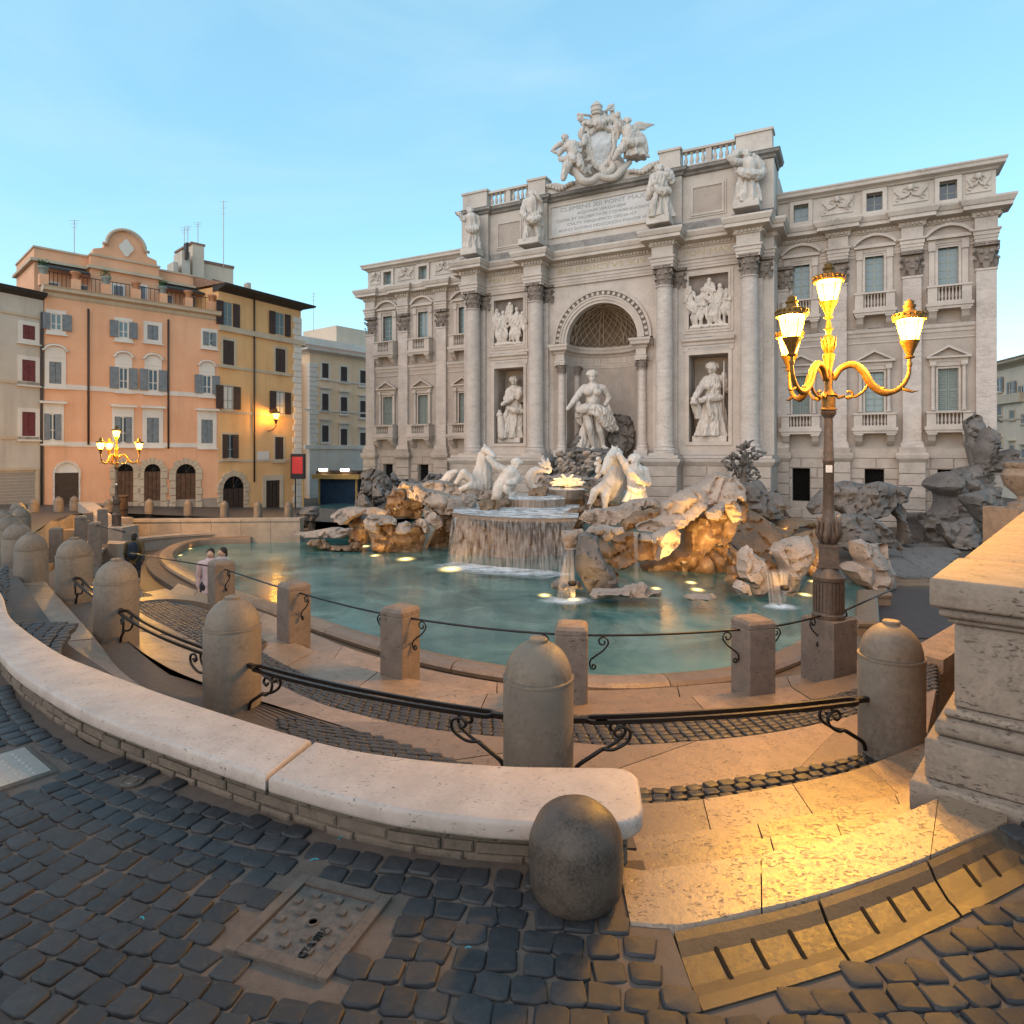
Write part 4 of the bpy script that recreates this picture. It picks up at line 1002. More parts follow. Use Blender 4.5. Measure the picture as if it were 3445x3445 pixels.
# ---- ochre house
f=BF('ochre_house','ochre plastered corner house with dark brown shutters and overhanging eaves',depth_pt(735,40.4),depth_pt(1012,46.2)); YH=f
ztop=f.p(*r1(1135,560))[1]
f.box('wall','plaster_ochre',0,f.L,0,9,-4,ztop)
MB().sweep([(0,ztop-.3),(.1,ztop-.2),(.7,ztop),(.75,ztop+.12),(-.5,ztop+.5),(-.5,ztop-.3)],[(-.05,0),(f.L+.0,0),(f.L+.0,9)]).build('eaves','awning_dark',f.root)
MB().add([(-.1,-.8,ztop+.12),(f.L+.75,-.8,ztop+.12),(f.L+.75,9.6,ztop+.12),(-.1,9.6,ztop+.12),(-.1,4.5,ztop+1.3),(f.L-2,4.5,ztop+1.3)],[(0,1,5,4),(1,2,5),(2,3,4,5),(3,0,4),(3,2,1,0)]).build('roof','roof_tile',f.root)
f.line('string_course','trim_tan',r1(1135,775),r1(1580,860),.34,.16)
for a,b in (((1135,975),(1520,1025)),((1135,1205),(1520,1245)),((1135,1460),(1500,1475))): f.line('string_course','trim_tan',r1(*a),r1(*b),.16,.05)
for rc,md in (((1158,1205,645,768),'open'),((1428,1475,700,815),'open')): window(f,f.rect(*R1(*rc)),fr='plaster_ochre',fw=.08,mode=md,sh='shutter_brown',glass='window_glass',sw=.5)
for rc in ((1157,1215,843,970),(1430,1482,887,1007)): window(f,f.rect(*R1(*rc)),fr='trim_tan',fw=.16,mode='closed',sh='shutter_brown')
for rc in ((1158,1208,1080,1200),(1432,1475,1110,1225)): window(f,f.rect(*R1(*rc)),fr='trim_tan',fw=.08,mode='open',sh='shutter_brown',glass='trim_white',sw=.52)
window(f,f.rect(*R1(1160,1228,1332,1455)),fr='trim_tan',fw=.12,mode='half',sh='shutter_brown'); window(f,f.rect(*R1(1428,1472,1345,1465)),fr='trim_tan',fw=.12,mode='closed',sh='shutter_brown')
pipe(f,1318,625,1578)
arched(f,*R1(1155,1265,1548,1722),'wood_dark','trim_tan',fan=True,fw=.3)
u0,u1,z0,z1=f.rect(*R1(1378,1452,1570,1722)); o=f.box('door','wood_dark',u0,u1,-.03,.05,z0-.1,z1); m=MB(); m.box(u0-.25,u0,-.12,.03,z0-.1,z1+.0); m.box(u1,u1+.25,-.12,.03,z0-.1,z1); m.box(u0-.25,u1+.25,-.12,.03,z1,z1+.35); m.build('door_frame','trim_tan',o)
for k in range(1,4): MB().box(u0+(u1-u0)*k/4-.01,u0+(u1-u0)*k/4+.01,-.045,-.028,z0,z1).build('plank_joint','dark_hole',o)
for k in range(int((ztop+2)/.42)):
    z=-2.2+.42*k; w=.75 if k%2 else .6
    if z+.42<ztop-.4: MB().bbox(f.L-w,f.L+.05,-.06,.3,z+.01,z+.41,.02).build('quoin','trim_white',f.root)
f.box('plaque','trim_white',*f.rect(*R1(1335,1398,1420,1462))[:2],-.04,.02,*f.rect(*R1(1335,1398,1420,1462))[2:])
# tower and chimney stack on the roofs
rt=thing('rooftop_tower','pale plastered stair tower with chimney on the roof behind the ochre house','tower',(*depth_pt(620,46),0),OH.th)
def tb(name,mat,x0,x1,yt,yb,Y,dep,par):
    a=AT(x0,yt,Y); b=AT(x1,yb,Y); q=par.matrix_world.inverted() if False else Matrix.Rotation(-OH.th,4,'Z')@Matrix.Translation((-par.location.x,-par.location.y,0))
    p=q@Vector((a.x,a.y,0)); r=q@Vector((b.x,b.y,0)); return MB().box(p.x,r.x,p.y,p.y+dep,b.z,a.z).build(name,mat,par)
tb('shaft','plaster_pale',648,702,815,985,46,3,rt); tb('shaft_cap','roof_tile',643,710,812,819,45.9,3.3,rt); tb('wing','plaster_pale',686,828,882,990,47,4,rt); tb('wing_roof','roof_tile',684,834,874,883,46.9,4.5,rt)
tb('stack','plaster_grey',612,650,842,960,45,1.6,rt); tb('flue','pipe_dark',627,638,815,870,44.9,.5,rt); tb('vent_box','plaster_grey',583,606,880,935,44.5,1.2,rt); tb('chimney','plaster_grey',833,850,950,985,47,.6,rt)
for i,(x,yt,yb,Y) in enumerate(((250,740,850,40),(620,765,850,46),(632,760,815,46.2),(666,748,812,46.4),(752,675,880,47.5),(97,880,960,38),(1055,985,1100,62))):
    b=AT(x,yb,Y); t_=AT(x,yt,Y); an=thing('antenna','thin metal rooftop antenna mast, %s'%('above the left end of the orange house','beside the chimney stack','just right of the chimney stack','above the stair tower','the tallest, right of the stair tower','above the grey house at the far left','above the cream house in the side street')[i],'antenna',b)
    MB().tube([(0,0,-.4),(0,0,t_.z-b.z)],.025,5).build('mast','plaster_grey',an)
    for k in range(3): z=(t_.z-b.z)*(.98-.1*k); MB().tube([(-.3+.06*k,0,z),(.3-.06*k,0,z)],.012,4).build('rod','plaster_grey',an)
# ---- grey house at the left edge
f=BF('grey_house','grey plastered house with dark red shutters and garage door at the left edge',depth_pt(-60,31.5),depth_pt(146,34.0))
zt2=f.p(*r1(150,600))[1]
f.box('wall','plaster_grey',0,f.L,0,7,-3,zt2); MB().sweep([(0,zt2-.2),(.35,zt2),(.4,zt2+.14),(-.2,zt2+.3),(-.2,zt2-.2)],[(-.1,0),(f.L+.0,0)]).build('eaves','awning_dark',f.root)
MB().add([(-.2,-.45,zt2+.12),(f.L,-.45,zt2+.12),(f.L,5,zt2+1.0),(-.2,5,zt2+1.0),(-.2,5,zt2),(f.L,5,zt2)],[(0,1,2,3),(3,2,5,4)]).build('roof','roof_tile',f.root)
for a,b in (((0,700),(210,715)),((0,1058),(205,1066)),((0,1348),(200,1352))): f.line('string_course','trim_tan',r1(*a),r1(*b),.14,.06)
for rc in ((115,180,765,838),(112,182,945,1056),(112,182,1215,1340)): window(f,f.rect(*R1(*rc)),fw=.2,mode='closed',sh='shutter_red')
u0,u1,z0,z1=f.rect(*R1(-60,178,1530,1705)); o=f.box('garage_door','metal_shutter',u0,u1,-.03,.05,z0-.3,z1); m=MB(); m.box(u1,u1+.15,-.1,.03,z0-.3,z1+.1); m.box(u0,u1+.15,-.14,.03,z1+.1,z1+.25); m.build('door_frame','trim_tan',o)
for k in range(int((z1-z0)/.16)): MB().box(u0,u1,-.045,-.028,z0+.16*k,z0+.16*k+.02).build('slat_joint','plaster_grey',o)
# ---- cream house in the side street behind
f=BF('cream_house','cream house with brown shutters closing the side street beside the palace',depth_pt(1042,58),depth_pt(1330,66)); CH=f
zc_=f.p(*r1(1600,895))[1]
f.box('wall','plaster_cream',0,f.L,0,10,-5,zc_); f.box('ground_storey','trim_white',-.06,f.L,-.08,.05,-5,f.p(*r1(1600,1385))[1])
MB().sweep([(0,zc_-.2),(.1,zc_-.1),(.5,zc_+.05),(.55,zc_+.25),(-.4,zc_+.4),(-.4,zc_-.2)],[(-.05,10),(-.05,0),(f.L,0)]).build('cornice','trim_white',f.root)
MB().add([(-.5,-.5,zc_+.25),(f.L,-.5,zc_+.25),(f.L,3,zc_+1.2),(-.5,3,zc_+1.2)],[(0,1,2,3)]).build('roof','roof_tile',f.root)
f.box('roof_terrace','trim_white',0.5,f.L,2.5,9,zc_,f.p(*r1(1640,800))[1]); f.box('roof_room','plaster_pale',f.L*.55,f.L,3.5,9,zc_,f.p(*r1(1640,730))[1]+.6)
f.line('string_course','trim_white',r1(1580,1385),r1(1915,1410),.35,.2); f.line('string_course','trim_white',r1(1640,1040),r1(1915,1075),.14,.06); f.line('string_course','trim_white',r1(1580,1200),r1(1915,1225),.14,.06)
f.box('side_wall','plaster_pale',-1.6,-.02,1.2,9,-5,zc_-1)
for cx_,dy in ((1690,0),(1787,18),(1888,38)):
    for (a,b),hd in (((962,1038),None),((1120,1205),'flat'),((1285,1370),'flat'),((1438,1498),None)): window(f,f.rect(*R1(cx_-17,cx_+17,a+dy,b+dy)),fr='trim_white',fw=.14,mode='closed',sh='shutter_brown',top=hd if hd else None,sill=True)
for k in range(28):
    z=-2+.42*k
    if z+.42<zc_-.3: MB().bbox(-.08,.85 if k%2 else .65,-.1,.3,z+.01,z+.41,.02).build('quoin','trim_white',f.root)
# kiosk, signs
kp=AT(1137,1697,51); kio=thing('kiosk','closed street kiosk under dark blue sheeting with yellow awning and two lamps','kiosk',(kp.x,kp.y,kp.z),-.2)
MB().box(-1.5,1.5,0,2.2,-.2,2.0).build('sheeting','canvas_blue',kio); MB().box(-1.95,1.95,-.5,2.4,2.0,2.35).build('awning','awning_tan',kio); MB().box(-1.75,1.75,-.2,2.4,2.35,2.6).build('roof','wood_dark',kio)
MB().box(-1.62,-1.5,-.1,.1,-.2,2.0).build('post','awning_tan',kio); MB().box(1.5,1.62,-.1,.1,-.2,2.0).build('post','awning_tan',kio)
emit('kiosk_lamp',(1,.85,.6),9)
for x in (-1.1,.7): MB().box(x-.3,x+.3,-.4,-.15,2.62,2.78).build('lamp','kiosk_lamp',kio)
sp=AT(1003,1690,44.5); sg=thing('advertising_sign','red advertising panel in a black frame at the corner of the ochre house','sign',(sp.x,sp.y,sp.z),-.15)
MB().box(-.5,.5,-.1,.1,1.6,3.3).build('panel_frame','sign_black',sg); MB().box(-.38,.38,-.12,-.1,1.95,3.1).build('panel','sign_red',sg); MB().tube([(.35,0,-.5),(.35,0,1.6)],.06,6).build('pole','awning_tan',sg); MB().tube([(-.2,0,-.5),(-.2,0,1.6)],.05,6).build('pole','sign_black',sg)
# ---- house beyond the palace on the right
f=BF('apartment_house','pale apartment house with grey shutters behind the palace at the right edge',depth_pt(3320,70),depth_pt(3560,58))
zr=f.p(3360,1232)[1]
f.box('wall','plaster_pale',-8,f.L+5,0,10,-5,zr); MB().sweep([(0,zr-.5),(.2,zr-.3),(.8,zr),(.85,zr+.2),(-.5,zr+.6),(-.5,zr-.5)],[(-8,0),(f.L+5,0)]).build('eaves','trim_tan',f.root); f.box('roof','roof_tile',-8,f.L+5,-.9,9,zr+.2,zr+.35)
f.line('string_course','trim_tan',(3355,1325),(3443,1360),.9,.35); f.line('string_course','trim_tan',(3355,1402),(3443,1420),.18,.08)
for cx_,dy in ((3363,0),(3406,14),(3445,27)):
    for a,b in ((1270,1318),(1368,1396),(1485,1512)): window(f,f.rect(cx_-8,cx_+8,a+dy,b+dy),fr='trim_tan',fw=.12,mode='open' if a<1300 else 'closed',sh='shutter_grey',sw=.35,top='flat' if a>1450 else None)
fl=f.p(3372,1470); MB().tube([(fl[0]-1,-2.2,fl[1]+3.2),(fl[0],0,fl[1]+1.5)],.05,5).build('flag_pole','wood_dark',f.root); MB().box(fl[0]-.9,fl[0]-.2,-1.6,-1.55,fl[1]-2,fl[1]+2.2).build('flag','sign_black',f.root)
# ------------------------------------------------------------------ rocks of the fountain
def ctr(x,y): return x
def pillow(name,pts,Y,mat,parent,T=None,back=None,lean=.25,amp=1.0,seed=0,res=None,flat=1.0):
    """a boulder whose outline is given in photo pixels; own depth, bulging front and back, facets and cracks"""
    W=[AT(x,y,Y) for x,y in pts]; P=np.array([[p.x,p.z] for p in W])
    wd=P[:,0].max()-P[:,0].min(); ht=P[:,1].max()-P[:,1].min(); sz=min(wd,ht)
    T=T or max(.35,.42*sz); Bk=back or max(.5,.6*sz)
    res=res or max(.085,min(.17,(wd*ht)**.5/34))
    # boundary, resampled and roughened
    B=[]
    n=len(P)
    for i in range(n):
        a,b=P[i],P[(i+1)%n]; L=np.hypot(*(b-a)); k=max(1,int(L/res))
        for j in range(k):
            q=a+(b-a)*j/k
            nn=mnoise.noise_vector(Vector((q[0]*1.3+seed*7,Y*.31,q[1]*1.3)))
            n2=mnoise.noise_vector(Vector((q[0]*4+seed*3,Y,q[1]*4)))
            B.append((q[0]+nn.x*.14*sz**.5*amp+n2.x*.05,q[1]+nn.y*.14*sz**.5*amp+n2.y*.05))
    B=np.array(B); nb=len(B)
    xs_=np.arange(B[:,0].min(),B[:,0].max(),res); zs_=np.arange(B[:,1].min(),B[:,1].max(),res)
    gx,gz=np.meshgrid(xs_,zs_); gx=gx+((np.arange(len(zs_))%2)*res*.5)[:,None]; q=np.c_[gx.ravel(),gz.ravel()]
    rs=np.random.RandomState(seed+11); q=q+rs.uniform(-.18,.18,q.shape)*res
    # inside test
    x0,z0=B[:,0],B[:,1]; x1,z1=np.roll(x0,-1),np.roll(z0,-1)
    ins=np.zeros(len(q),bool)
    for k in range(nb):
        c=((z0[k]>q[:,1])!=(z1[k]>q[:,1]))
        with np.errstate(divide='ignore',invalid='ignore'): xi=(x1[k]-x0[k])*(q[:,1]-z0[k])/(z1[k]-z0[k])+x0[k]
        ins^=(c&(q[:,0]<xi))
    q=q[ins]
    def dist(q):
        d=np.full(len(q),1e9)
        for k in range(nb):
            ex,ez=x1[k]-x0[k],z1[k]-z0[k]; l2=ex*ex+ez*ez+1e-12
            t=np.clip(((q[:,0]-x0[k])*ex+(q[:,1]-z0[k])*ez)/l2,0,1); d=np.minimum(d,np.hypot(q[:,0]-x0[k]-t*ex,q[:,1]-z0[k]-t*ez))
        return d
    d=dist(q); keep=d>res*.45; q=q[keep]; d=d[keep]
    allp=[Vector(b) for b in B]+[Vector(a) for a in q]; ed=[(i,(i+1)%nb) for i in range(nb)]
    rv,re_,rf,_,_,_=delaunay_2d_cdt(allp,ed,[],1,1e-5)
    rv2=np.array([[v.x,v.y] for v in rv]); dd=dist(rv2); D=max(dd.max(),1e-3)
    zb=B[:,1].min(); V=[]; N=len(rv2); prof=np.sqrt(np.clip(1-(1-np.clip(dd/(D*.9),0,1))**2.2,0,1))
    # random facet planes
    pl=[(rs.uniform(-.9,.9),rs.uniform(-.9,.9),rs.uniform(.35,1.0)) for _ in range(7)]
    cx,cz=B[:,0].mean(),B[:,1].mean()
    for side in (0,1):
        for k in range(N):
            x,z=rv2[k]; g=prof[k]
            sx=Vector((x*.9+seed*5.1,Y*.2+side*9,z*.9))
            if side==0:
                o=T*g
                for a,b,c in pl: o=min(o,T*(c+ (a*(x-cx)+b*(z-cz))/max(wd,ht)*1.6)+T*.15) if g>.25 else o
                f=mnoise.fractal(sx*1.2,1.0,2.0,5)*.20*sz**.6*g*amp
                dv,_=mnoise.voronoi(sx*1.5+Vector((0,0,z*.35)))
                cr=max(0,.10-(dv[1]-dv[0]))*1.9*min(1,g*2)*amp-(1-abs(mnoise.noise(Vector((x*1.1+seed,z*4.2,Y))))*2.6)*.05*min(1,g*2)*amp-(1-abs(mnoise.noise(sx*5.0))*2.4)*.035*min(1,g*2)
                y=Y-o-f+cr+lean*(z-zb)
            else:
                y=Y+Bk*g+lean*(z-zb)+mnoise.fractal(sx,1.0,2.0,3)*.2*g
            V.append((x,y,z))
    F=[]; 
    for f in rf: F.append(tuple(f)); F.append(tuple(N+i for i in reversed(f)))
    m=MB().add(V,F); me=m.mesh(name,mat,True,None)
    bm=bmesh.new(); bm.from_mesh(me); bmesh.ops.remove_doubles(bm,verts=bm.verts,dist=.004); bmesh.ops.recalc_face_normals(bm,faces=bm.faces); bm.to_mesh(me); bm.free()
    me.polygons.foreach_set('use_smooth',[True]*len(me.polygons))
    try: me.set_sharp_from_angle(angle=R(42))
    except Exception: pass
    return link(name,me,parent)
def cv(off,sc): return lambda L:[(off[0]+x*sc,off[1]+y*sc) for x,y in L]
c1=cv((980,1450),.3106); c2=cv((1450,1450),.3106); c3=cv((1950,1450),.3106); c4=cv((2400,1450),.3106); c5=cv((2850,1350),.4141)
RL=thing('rock_reef','left reef of pale travertine boulders with amber lit overhang beside the waterfall','rocks')
RC=thing('rock_reef','middle reef of wet brown rock carrying the stepped waterfall','rocks')
RR=thing('rock_reef','right reef with a long diagonal ridge over a glowing amber hollow','rocks')
RG=thing('rock_reef','pair of pale boulders in the pool split by a thin spout','rocks')
RX=thing('rock_reef','grey reef climbing the palace corner on the far right','rocks')
RY=thing('rock_reef','grey jagged reef below the left wing of the palace','rocks')
_s=[0]
def rk(par,cvt,L,Y,mat='rock_travertine',**kw):
    _s[0]+=1; return pillow('boulder',cvt(L),Y,mat,par,seed=_s[0],**kw)
# left reef
rk(RL,c1,[(10,1105),(230,1090),(560,1040),(665,1050),(640,1140),(370,1175),(180,1175),(60,1140)],27,T=.8)
rk(RL,c1,[(170,1215),(210,1180),(360,1170),(400,1230),(560,1255),(760,1270),(760,1310),(560,1310),(380,1280),(200,1245)],26,'rock_wet')
rk(RL,c1,[(640,1210),(700,1195),(760,1215),(770,1270),(700,1290),(620,1280)],26,'rock_wet')
rk(RL,c1,[(430,890),(490,845),(640,835),(800,825),(930,830),(1080,870),(1060,940),(900,945),(760,910),(700,935),(560,1010),(510,990),(440,920)],28,T=1.0)
rk(RL,c1,[(520,980),(700,910),(880,900),(960,1000),(860,1100),(840,1230),(800,1320),(700,1300),(600,1200),(640,1090),(600,1020)],28.4,'rock_wet')
rk(RL,c1,[(755,980),(830,895),(950,905),(1110,930),(1160,960),(1150,1020),(960,1020),(940,1085),(890,1095),(790,1060)],25.4,T=.9)
rk(RL,c1,[(820,1050),(950,1000),(1160,1000),(1280,990),(1400,1030),(1440,1100),(1480,1180),(1420,1320),(1300,1345),(1120,1335),(960,1330),(900,1300),(860,1180)],26.0,'rock_wet',lean=-.12)
rk(RL,c1,[(1140,1080),(1165,1000),(1240,985),(1290,1010),(1295,1090),(1230,1118),(1150,1110)],25.3)
rk(RL,c1,[(1300,1000),(1380,965),(1470,985),(1500,1060),(1480,1120),(1430,1115),(1400,1050)],25.5)
rk(RL,c1,[(1040,720),(1110,640),(1200,600),(1280,640),(1260,720),(1420,740),(1450,800),(1430,860),(1420,960),(1240,950),(1100,930),(1040,850)],29.2,'rock_wet',lean=-.05)
rk(RL,c1,[(1120,640),(1180,570),(1390,565),(1500,610),(1700,670),(1943,715),(2013,735),(1990,850),(1763,905),(1600,870),(1480,840),(1390,775),(1260,735),(1230,650)],27.6,T=1.1)
rk(RL,c1,[(1400,840),(1560,860),(1790,880),(1760,1100),(1720,1340),(1450,1350),(1390,1320),(1470,1180),(1600,1020),(1540,920)],27.2,'rock_wet')
rk(RL,c1,[(1420,860),(1500,850),(1600,930),(1640,1020),(1560,1060),(1440,1000)],26.6)
# rock wall under the left sculptures
rk(RL,c2,[(-350,700),(-150,560),(120,540),(420,600),(700,640),(760,740),(540,760),(200,740),(-200,760)],31,T=1.2)
# grey reef on the left
rk(RY,c1,[(700,700),(740,480),(800,420),(860,380),(980,430),(1090,560),(1060,650),(1080,870),(940,850),(850,850),(710,820)],34,'rock_grey',amp=1.8)
rk(RY,c1,[(850,840),(900,600),(960,560),(1080,650),(1090,880)],32.5,'rock_grey',amp=1.6)
rk(RY,c1,[(1060,480),(1100,440),(1190,510),(1370,545),(1500,480),(1640,460),(1750,560),(1500,640),(1160,620),(1080,570)],36,'rock_grey',amp=1.4)
rk(RY,c1,[(700,700),(780,680),(860,760),(900,850),(700,850)],31.5,'rock_grey')
LB=tag(pillow('street_boulder',c1([(30,910),(90,840),(160,820),(210,800),(265,810),(285,880),(260,960),(285,1010),(250,1080),(180,1080),(120,1040),(30,1000)]),30.2,'rock_grey',None,seed=91,amp=1.5),'rough grey carved boulder on the retaining wall left of the pool rocks','rock')
# middle: wall behind the main curtain, side rocks
rk(RC,c2,[(230,905),(500,935),(900,965),(1400,965),(1620,945),(1660,1100),(1450,1320),(1420,1600),(1200,1570),(860,1560),(400,1520),(160,1460),(200,1150)],25.2,'rock_wet',T=1.9,lean=.42)
rk(RC,c2,[(500,780),(560,745),(720,750),(765,790),(720,890),(505,890)],26.4,'rock_wet')
rk(RC,c2,[(1370,900),(1540,820),(1740,790),(1680,960),(1570,1080),(1400,1000)],25,'rock_wet')
rk(RC,c2,[(1070,640),(1180,600),(1280,620),(1250,700),(1150,740),(1060,700)],30,'rock_wet')
rk(RC,c2,[(700,760),(830,730),(900,800),(860,880),(700,900)],27.5,'rock_wet')
rk(RC,c2,[(1560,1290),(1600,1150),(1720,1130),(1850,1160),(1905,1400),(2022,1650),(2062,1740),(1700,1740),(1620,1610),(1550,1460)],17.8,'rock_grey',T=.8,amp=.7)
rk(RC,c2,[(1440,1090),(1660,1060),(1700,1140),(1600,1290),(1460,1280)],18.8,'rock_travertine')
rk(RC,c2,[(1290,1660),(1350,1615),(1450,1600),(1515,1640),(1505,1710),(1420,1730),(1300,1705)],17.9,'rock_grey')
rk(RC,c2,[(1530,1640),(1640,1650),(1660,1720),(1540,1715)],17.9,'rock_grey')
# Neptune's rock and sill
rk(RC,c2,[(1330,330),(1480,200),(1640,190),(1900,200),(2050,230),(2060,420),(1800,560),(1500,560),(1300,500)],36.5,'rock_grey',T=1.6,amp=1.5)
rk(RC,c2,[(1140,560),(1200,500),(1400,470),(1700,480),(1860,520),(1850,640),(1700,700),(1250,660)],33,'rock_travertine',T=1.0)
rk(RC,c2,[(1680,690),(1830,600),(2000,600),(2080,760),(2050,860),(1760,850)],30,'rock_wet')
# right reef
rk(RR,c3,[(0,970),(60,880),(460,800),(640,745),(760,735),(900,780),(935,835),(780,840),(620,900),(480,990),(400,1050),(200,1050),(100,1020)],23.5,T=1.2)
rk(RR,c3,[(50,1100),(130,1050),(300,1010),(470,1040),(490,1095),(360,1120),(340,1180),(280,1215),(200,1150),(90,1125)],20.3,T=.7)
rk(RR,c3,[(460,1000),(620,890),(790,840),(920,830),(860,930),(700,1020),(640,1080),(480,1100)],22.6,'rock_wet')
rk(RR,c3,[(610,1070),(760,960),(900,880),(920,800),(1040,690),(1190,660),(1360,560),(1540,465),(1700,465),(1800,550),(1815,660),(1745,780),(1660,715),(1560,780),(1370,860),(1210,950),(1120,1050),(1050,1070),(880,1120),(640,1100)],20.8,T=1.3,amp=1.1)
rk(RR,c3,[(870,1100),(1060,1050),(1120,1120),(1105,1235),(1000,1345),(870,1415),(820,1370),(890,1250),(850,1195),(630,1185),(620,1105)],20.0,T=.7)
rk(RR,c3,[(1100,1030),(1200,930),(1370,840),(1560,760),(1690,700),(1760,860),(1780,990),(1670,1050),(1580,1210),(1420,1240),(1340,1310),(1300,1530),(1100,1570),(850,1620),(640,1630),(400,1560),(560,1480),(860,1400),(1010,1330),(1095,1230)],22.2,'rock_wet',T=.9,lean=-.25,amp=1.0)
rk(RR,c3,[(1310,1320),(1460,1210),(1660,1250),(1680,1520),(1550,1590),(1400,1560),(1290,1540)],21.2,'rock_wet')
rk(RR,c3,[(1370,870),(1560,775),(1580,860),(1490,970),(1390,945)],20.0,T=.5)
rk(RR,c3,[(1560,770),(1670,700),(1755,860),(1770,970),(1660,1000),(1600,880)],20.6,T=.6)
rk(RR,c3,[(330,1100),(620,1090),(650,1180),(870,1190),(900,1260),(840,1390),(640,1430),(420,1500),(300,1460),(380,1300),(330,1180)],21.4,'rock_wet')
rk(RR,c3,[(200,1180),(330,1190),(400,1320),(330,1460),(430,1560),(420,1660),(250,1600),(200,1400)],19.6,'rock_wet')
rk(RR,c3,[(90,1755),(140,1715),(300,1710),(400,1740),(560,1690),(700,1650),(755,1700),(740,1745),(880,1745),(875,1800),(600,1815),(300,1815),(120,1805)],16.7,'rock_travertine',T=.5)
rk(RR,c3,[(1110,1795),(1200,1770),(1460,1760),(1495,1805),(1380,1840),(1180,1825)],16.0,'rock_travertine',T=.4)
rk(RR,c3,[(1800,540),(1900,560),(2000,680),(1990,900),(1900,880),(1800,760)],23,'rock_grey',amp=1.4)
# right: slope and pair of boulders
rk(RG,c4,[(640,1360),(720,1300),(760,1210),(900,1150),(1080,1115),(1110,1180),(1140,1260),(1110,1370),(1060,1400),(1030,1500),(960,1630),(850,1780),(770,1790),(755,1500),(690,1400)],17.9,T=.8)
rk(RG,c4,[(250,1500),(290,1330),(420,1280),(485,1330),(475,1360),(605,1430),(605,1600),(565,1770),(440,1750),(420,1630),(300,1590)],17.9,T=.7)
rk(RG,c4,[(215,1690),(320,1640),(420,1680),(435,1765),(280,1770)],17.3)
rk(RG,c4,[(120,1600),(220,1535),(345,1570),(355,1650),(170,1670)],18.3,'rock_wet')
rk(RG,c4,[(570,1440),(780,1470),(790,1790),(570,1790)],18.3,'rock_wet')
rk(RG,c4,[(200,1480),(260,1440),(300,1600),(260,1680),(180,1640)],18.8,'rock_wet')
rk(RX,c4,[(310,760),(370,690),(420,550),(540,550),(600,660),(750,650),(860,780),(830,880),(860,960),(820,1090),(700,1010),(580,930),(310,840)],25.5,'rock_grey',amp=1.2)
rk(RX,c4,[(290,820),(580,900),(700,1000),(840,1070),(960,990),(1290,990),(1300,1070),(900,1130),(760,1220),(640,1330),(480,1380),(290,1320),(160,1230),(180,1080),(310,1000)],23.5,'rock_wet',T=1.2,lean=.8)
rk(RX,c4,[(-100,1200),(180,1180),(300,1300),(480,1360),(640,1320),(700,1450),(600,1560),(200,1560),(0,1540)],21.8,'rock_wet',T=.8,lean=.5)
rk(RX,c4,[(800,1180),(1090,1100),(1330,1050),(1340,1300),(1290,1500),(1100,1620),(1000,1500)],20.5,'rock_wet')
rk(RX,c4,[(1040,850),(1200,640),(1380,560),(1500,545),(1650,600),(1932,590),(1960,700),(1880,900),(1700,935),(1450,935),(1300,830),(1200,910),(1060,940)],28,'rock_grey',amp=1.3)
rk(RX,c4,[(1280,990),(1450,930),(1700,920),(1960,1090),(1960,1270),(1600,1200),(1480,1320),(1280,1260)],24.5,'rock_grey')
rk(RX,c4,[(1590,1250),(1620,1180),(1700,1170),(1780,1220),(1960,1260),(1990,1500),(1960,1660),(1890,1740),(1700,1720),(1600,1660),(1490,1565),(1450,1530),(1550,1440),(1640,1460)],19.3,T=.9)
rk(RX,c5,[(180,690),(390,670),(565,705),(545,805),(430,860),(300,960),(190,960),(-20,950),(-20,870)],27,'rock_grey',amp=1.3)
rk(RX,c5,[(175,965),(230,945),(300,1000),(465,1170),(440,1220),(350,1190)],24.5,'rock_grey')
rk(RX,c5,[(430,1170),(480,960),(360,860),(480,820),(520,900),(500,1100),(560,1160)],27.5,'rock_grey')
rk(RX,c5,[(640,950),(910,850),(820,690),(960,610),(1050,540),(1200,560),(1330,560),(1315,730),(1240,870),(1100,1020),(1125,1110),(1060,1260),(900,1210),(700,1190),(600,1130)],29.5,'rock_grey',T=1.4,amp=1.4)
rk(RX,c5,[(1020,560),(1030,300),(1035,140),(1115,110),(1195,125),(1180,260),(1130,400),(1150,580)],31,'rock_grey',amp=1.5)
rk(RX,c5,[(1130,600),(1150,300),(1220,190),(1270,250),(1265,440),(1390,390),(1415,430),(1320,580)],30,'rock_grey',amp=1.5)
rk(RX,c5,[(1000,750),(1310,690),(1305,790),(1225,950),(1140,1010),(1060,930),(1010,830)],27.5,T=1.0,mat='rock_grey')
rk(RX,c5,[(800,990),(1060,950),(1110,1110),(1050,1230),(870,1200),(830,1100)],27,'rock_grey')
# paved slope: flat stones
pv=thing('rock_paving','grey paving of irregular flat stones sloping up behind the right hand steps','paving')
rp=random.Random(5)
for j in range(7):
    for i in range(7):
        x=c5([(390+i*75+rp.uniform(-20,20),1395-j*36)])[0]; Y=20.8+j*1.15; p=AT(x[0],x[1],Y)
        n=rp.choice((5,6,7)); pts=[]
        for k in range(n):
            a=2*PI*k/n+rp.uniform(-.25,.25); pts.append((.36*math.cos(a)*rp.uniform(.85,1.1),.62*math.sin(a)*rp.uniform(.85,1.1)))
        o=MB().prism(pts,-.25,0).build('paving_stone','rock_grey',pv,loc=(p.x,p.y,p.z)); o.rotation_euler=(.12+rp.uniform(-.05,.05),rp.uniform(-.05,.05),0)
pts=[AT(*c5([(330,1420)])[0],20.4),AT(*c5([(980,1420)])[0],20.4),AT(*c5([(1000,1180)])[0],28.5),AT(*c5([(360,1160)])[0],28.5)]
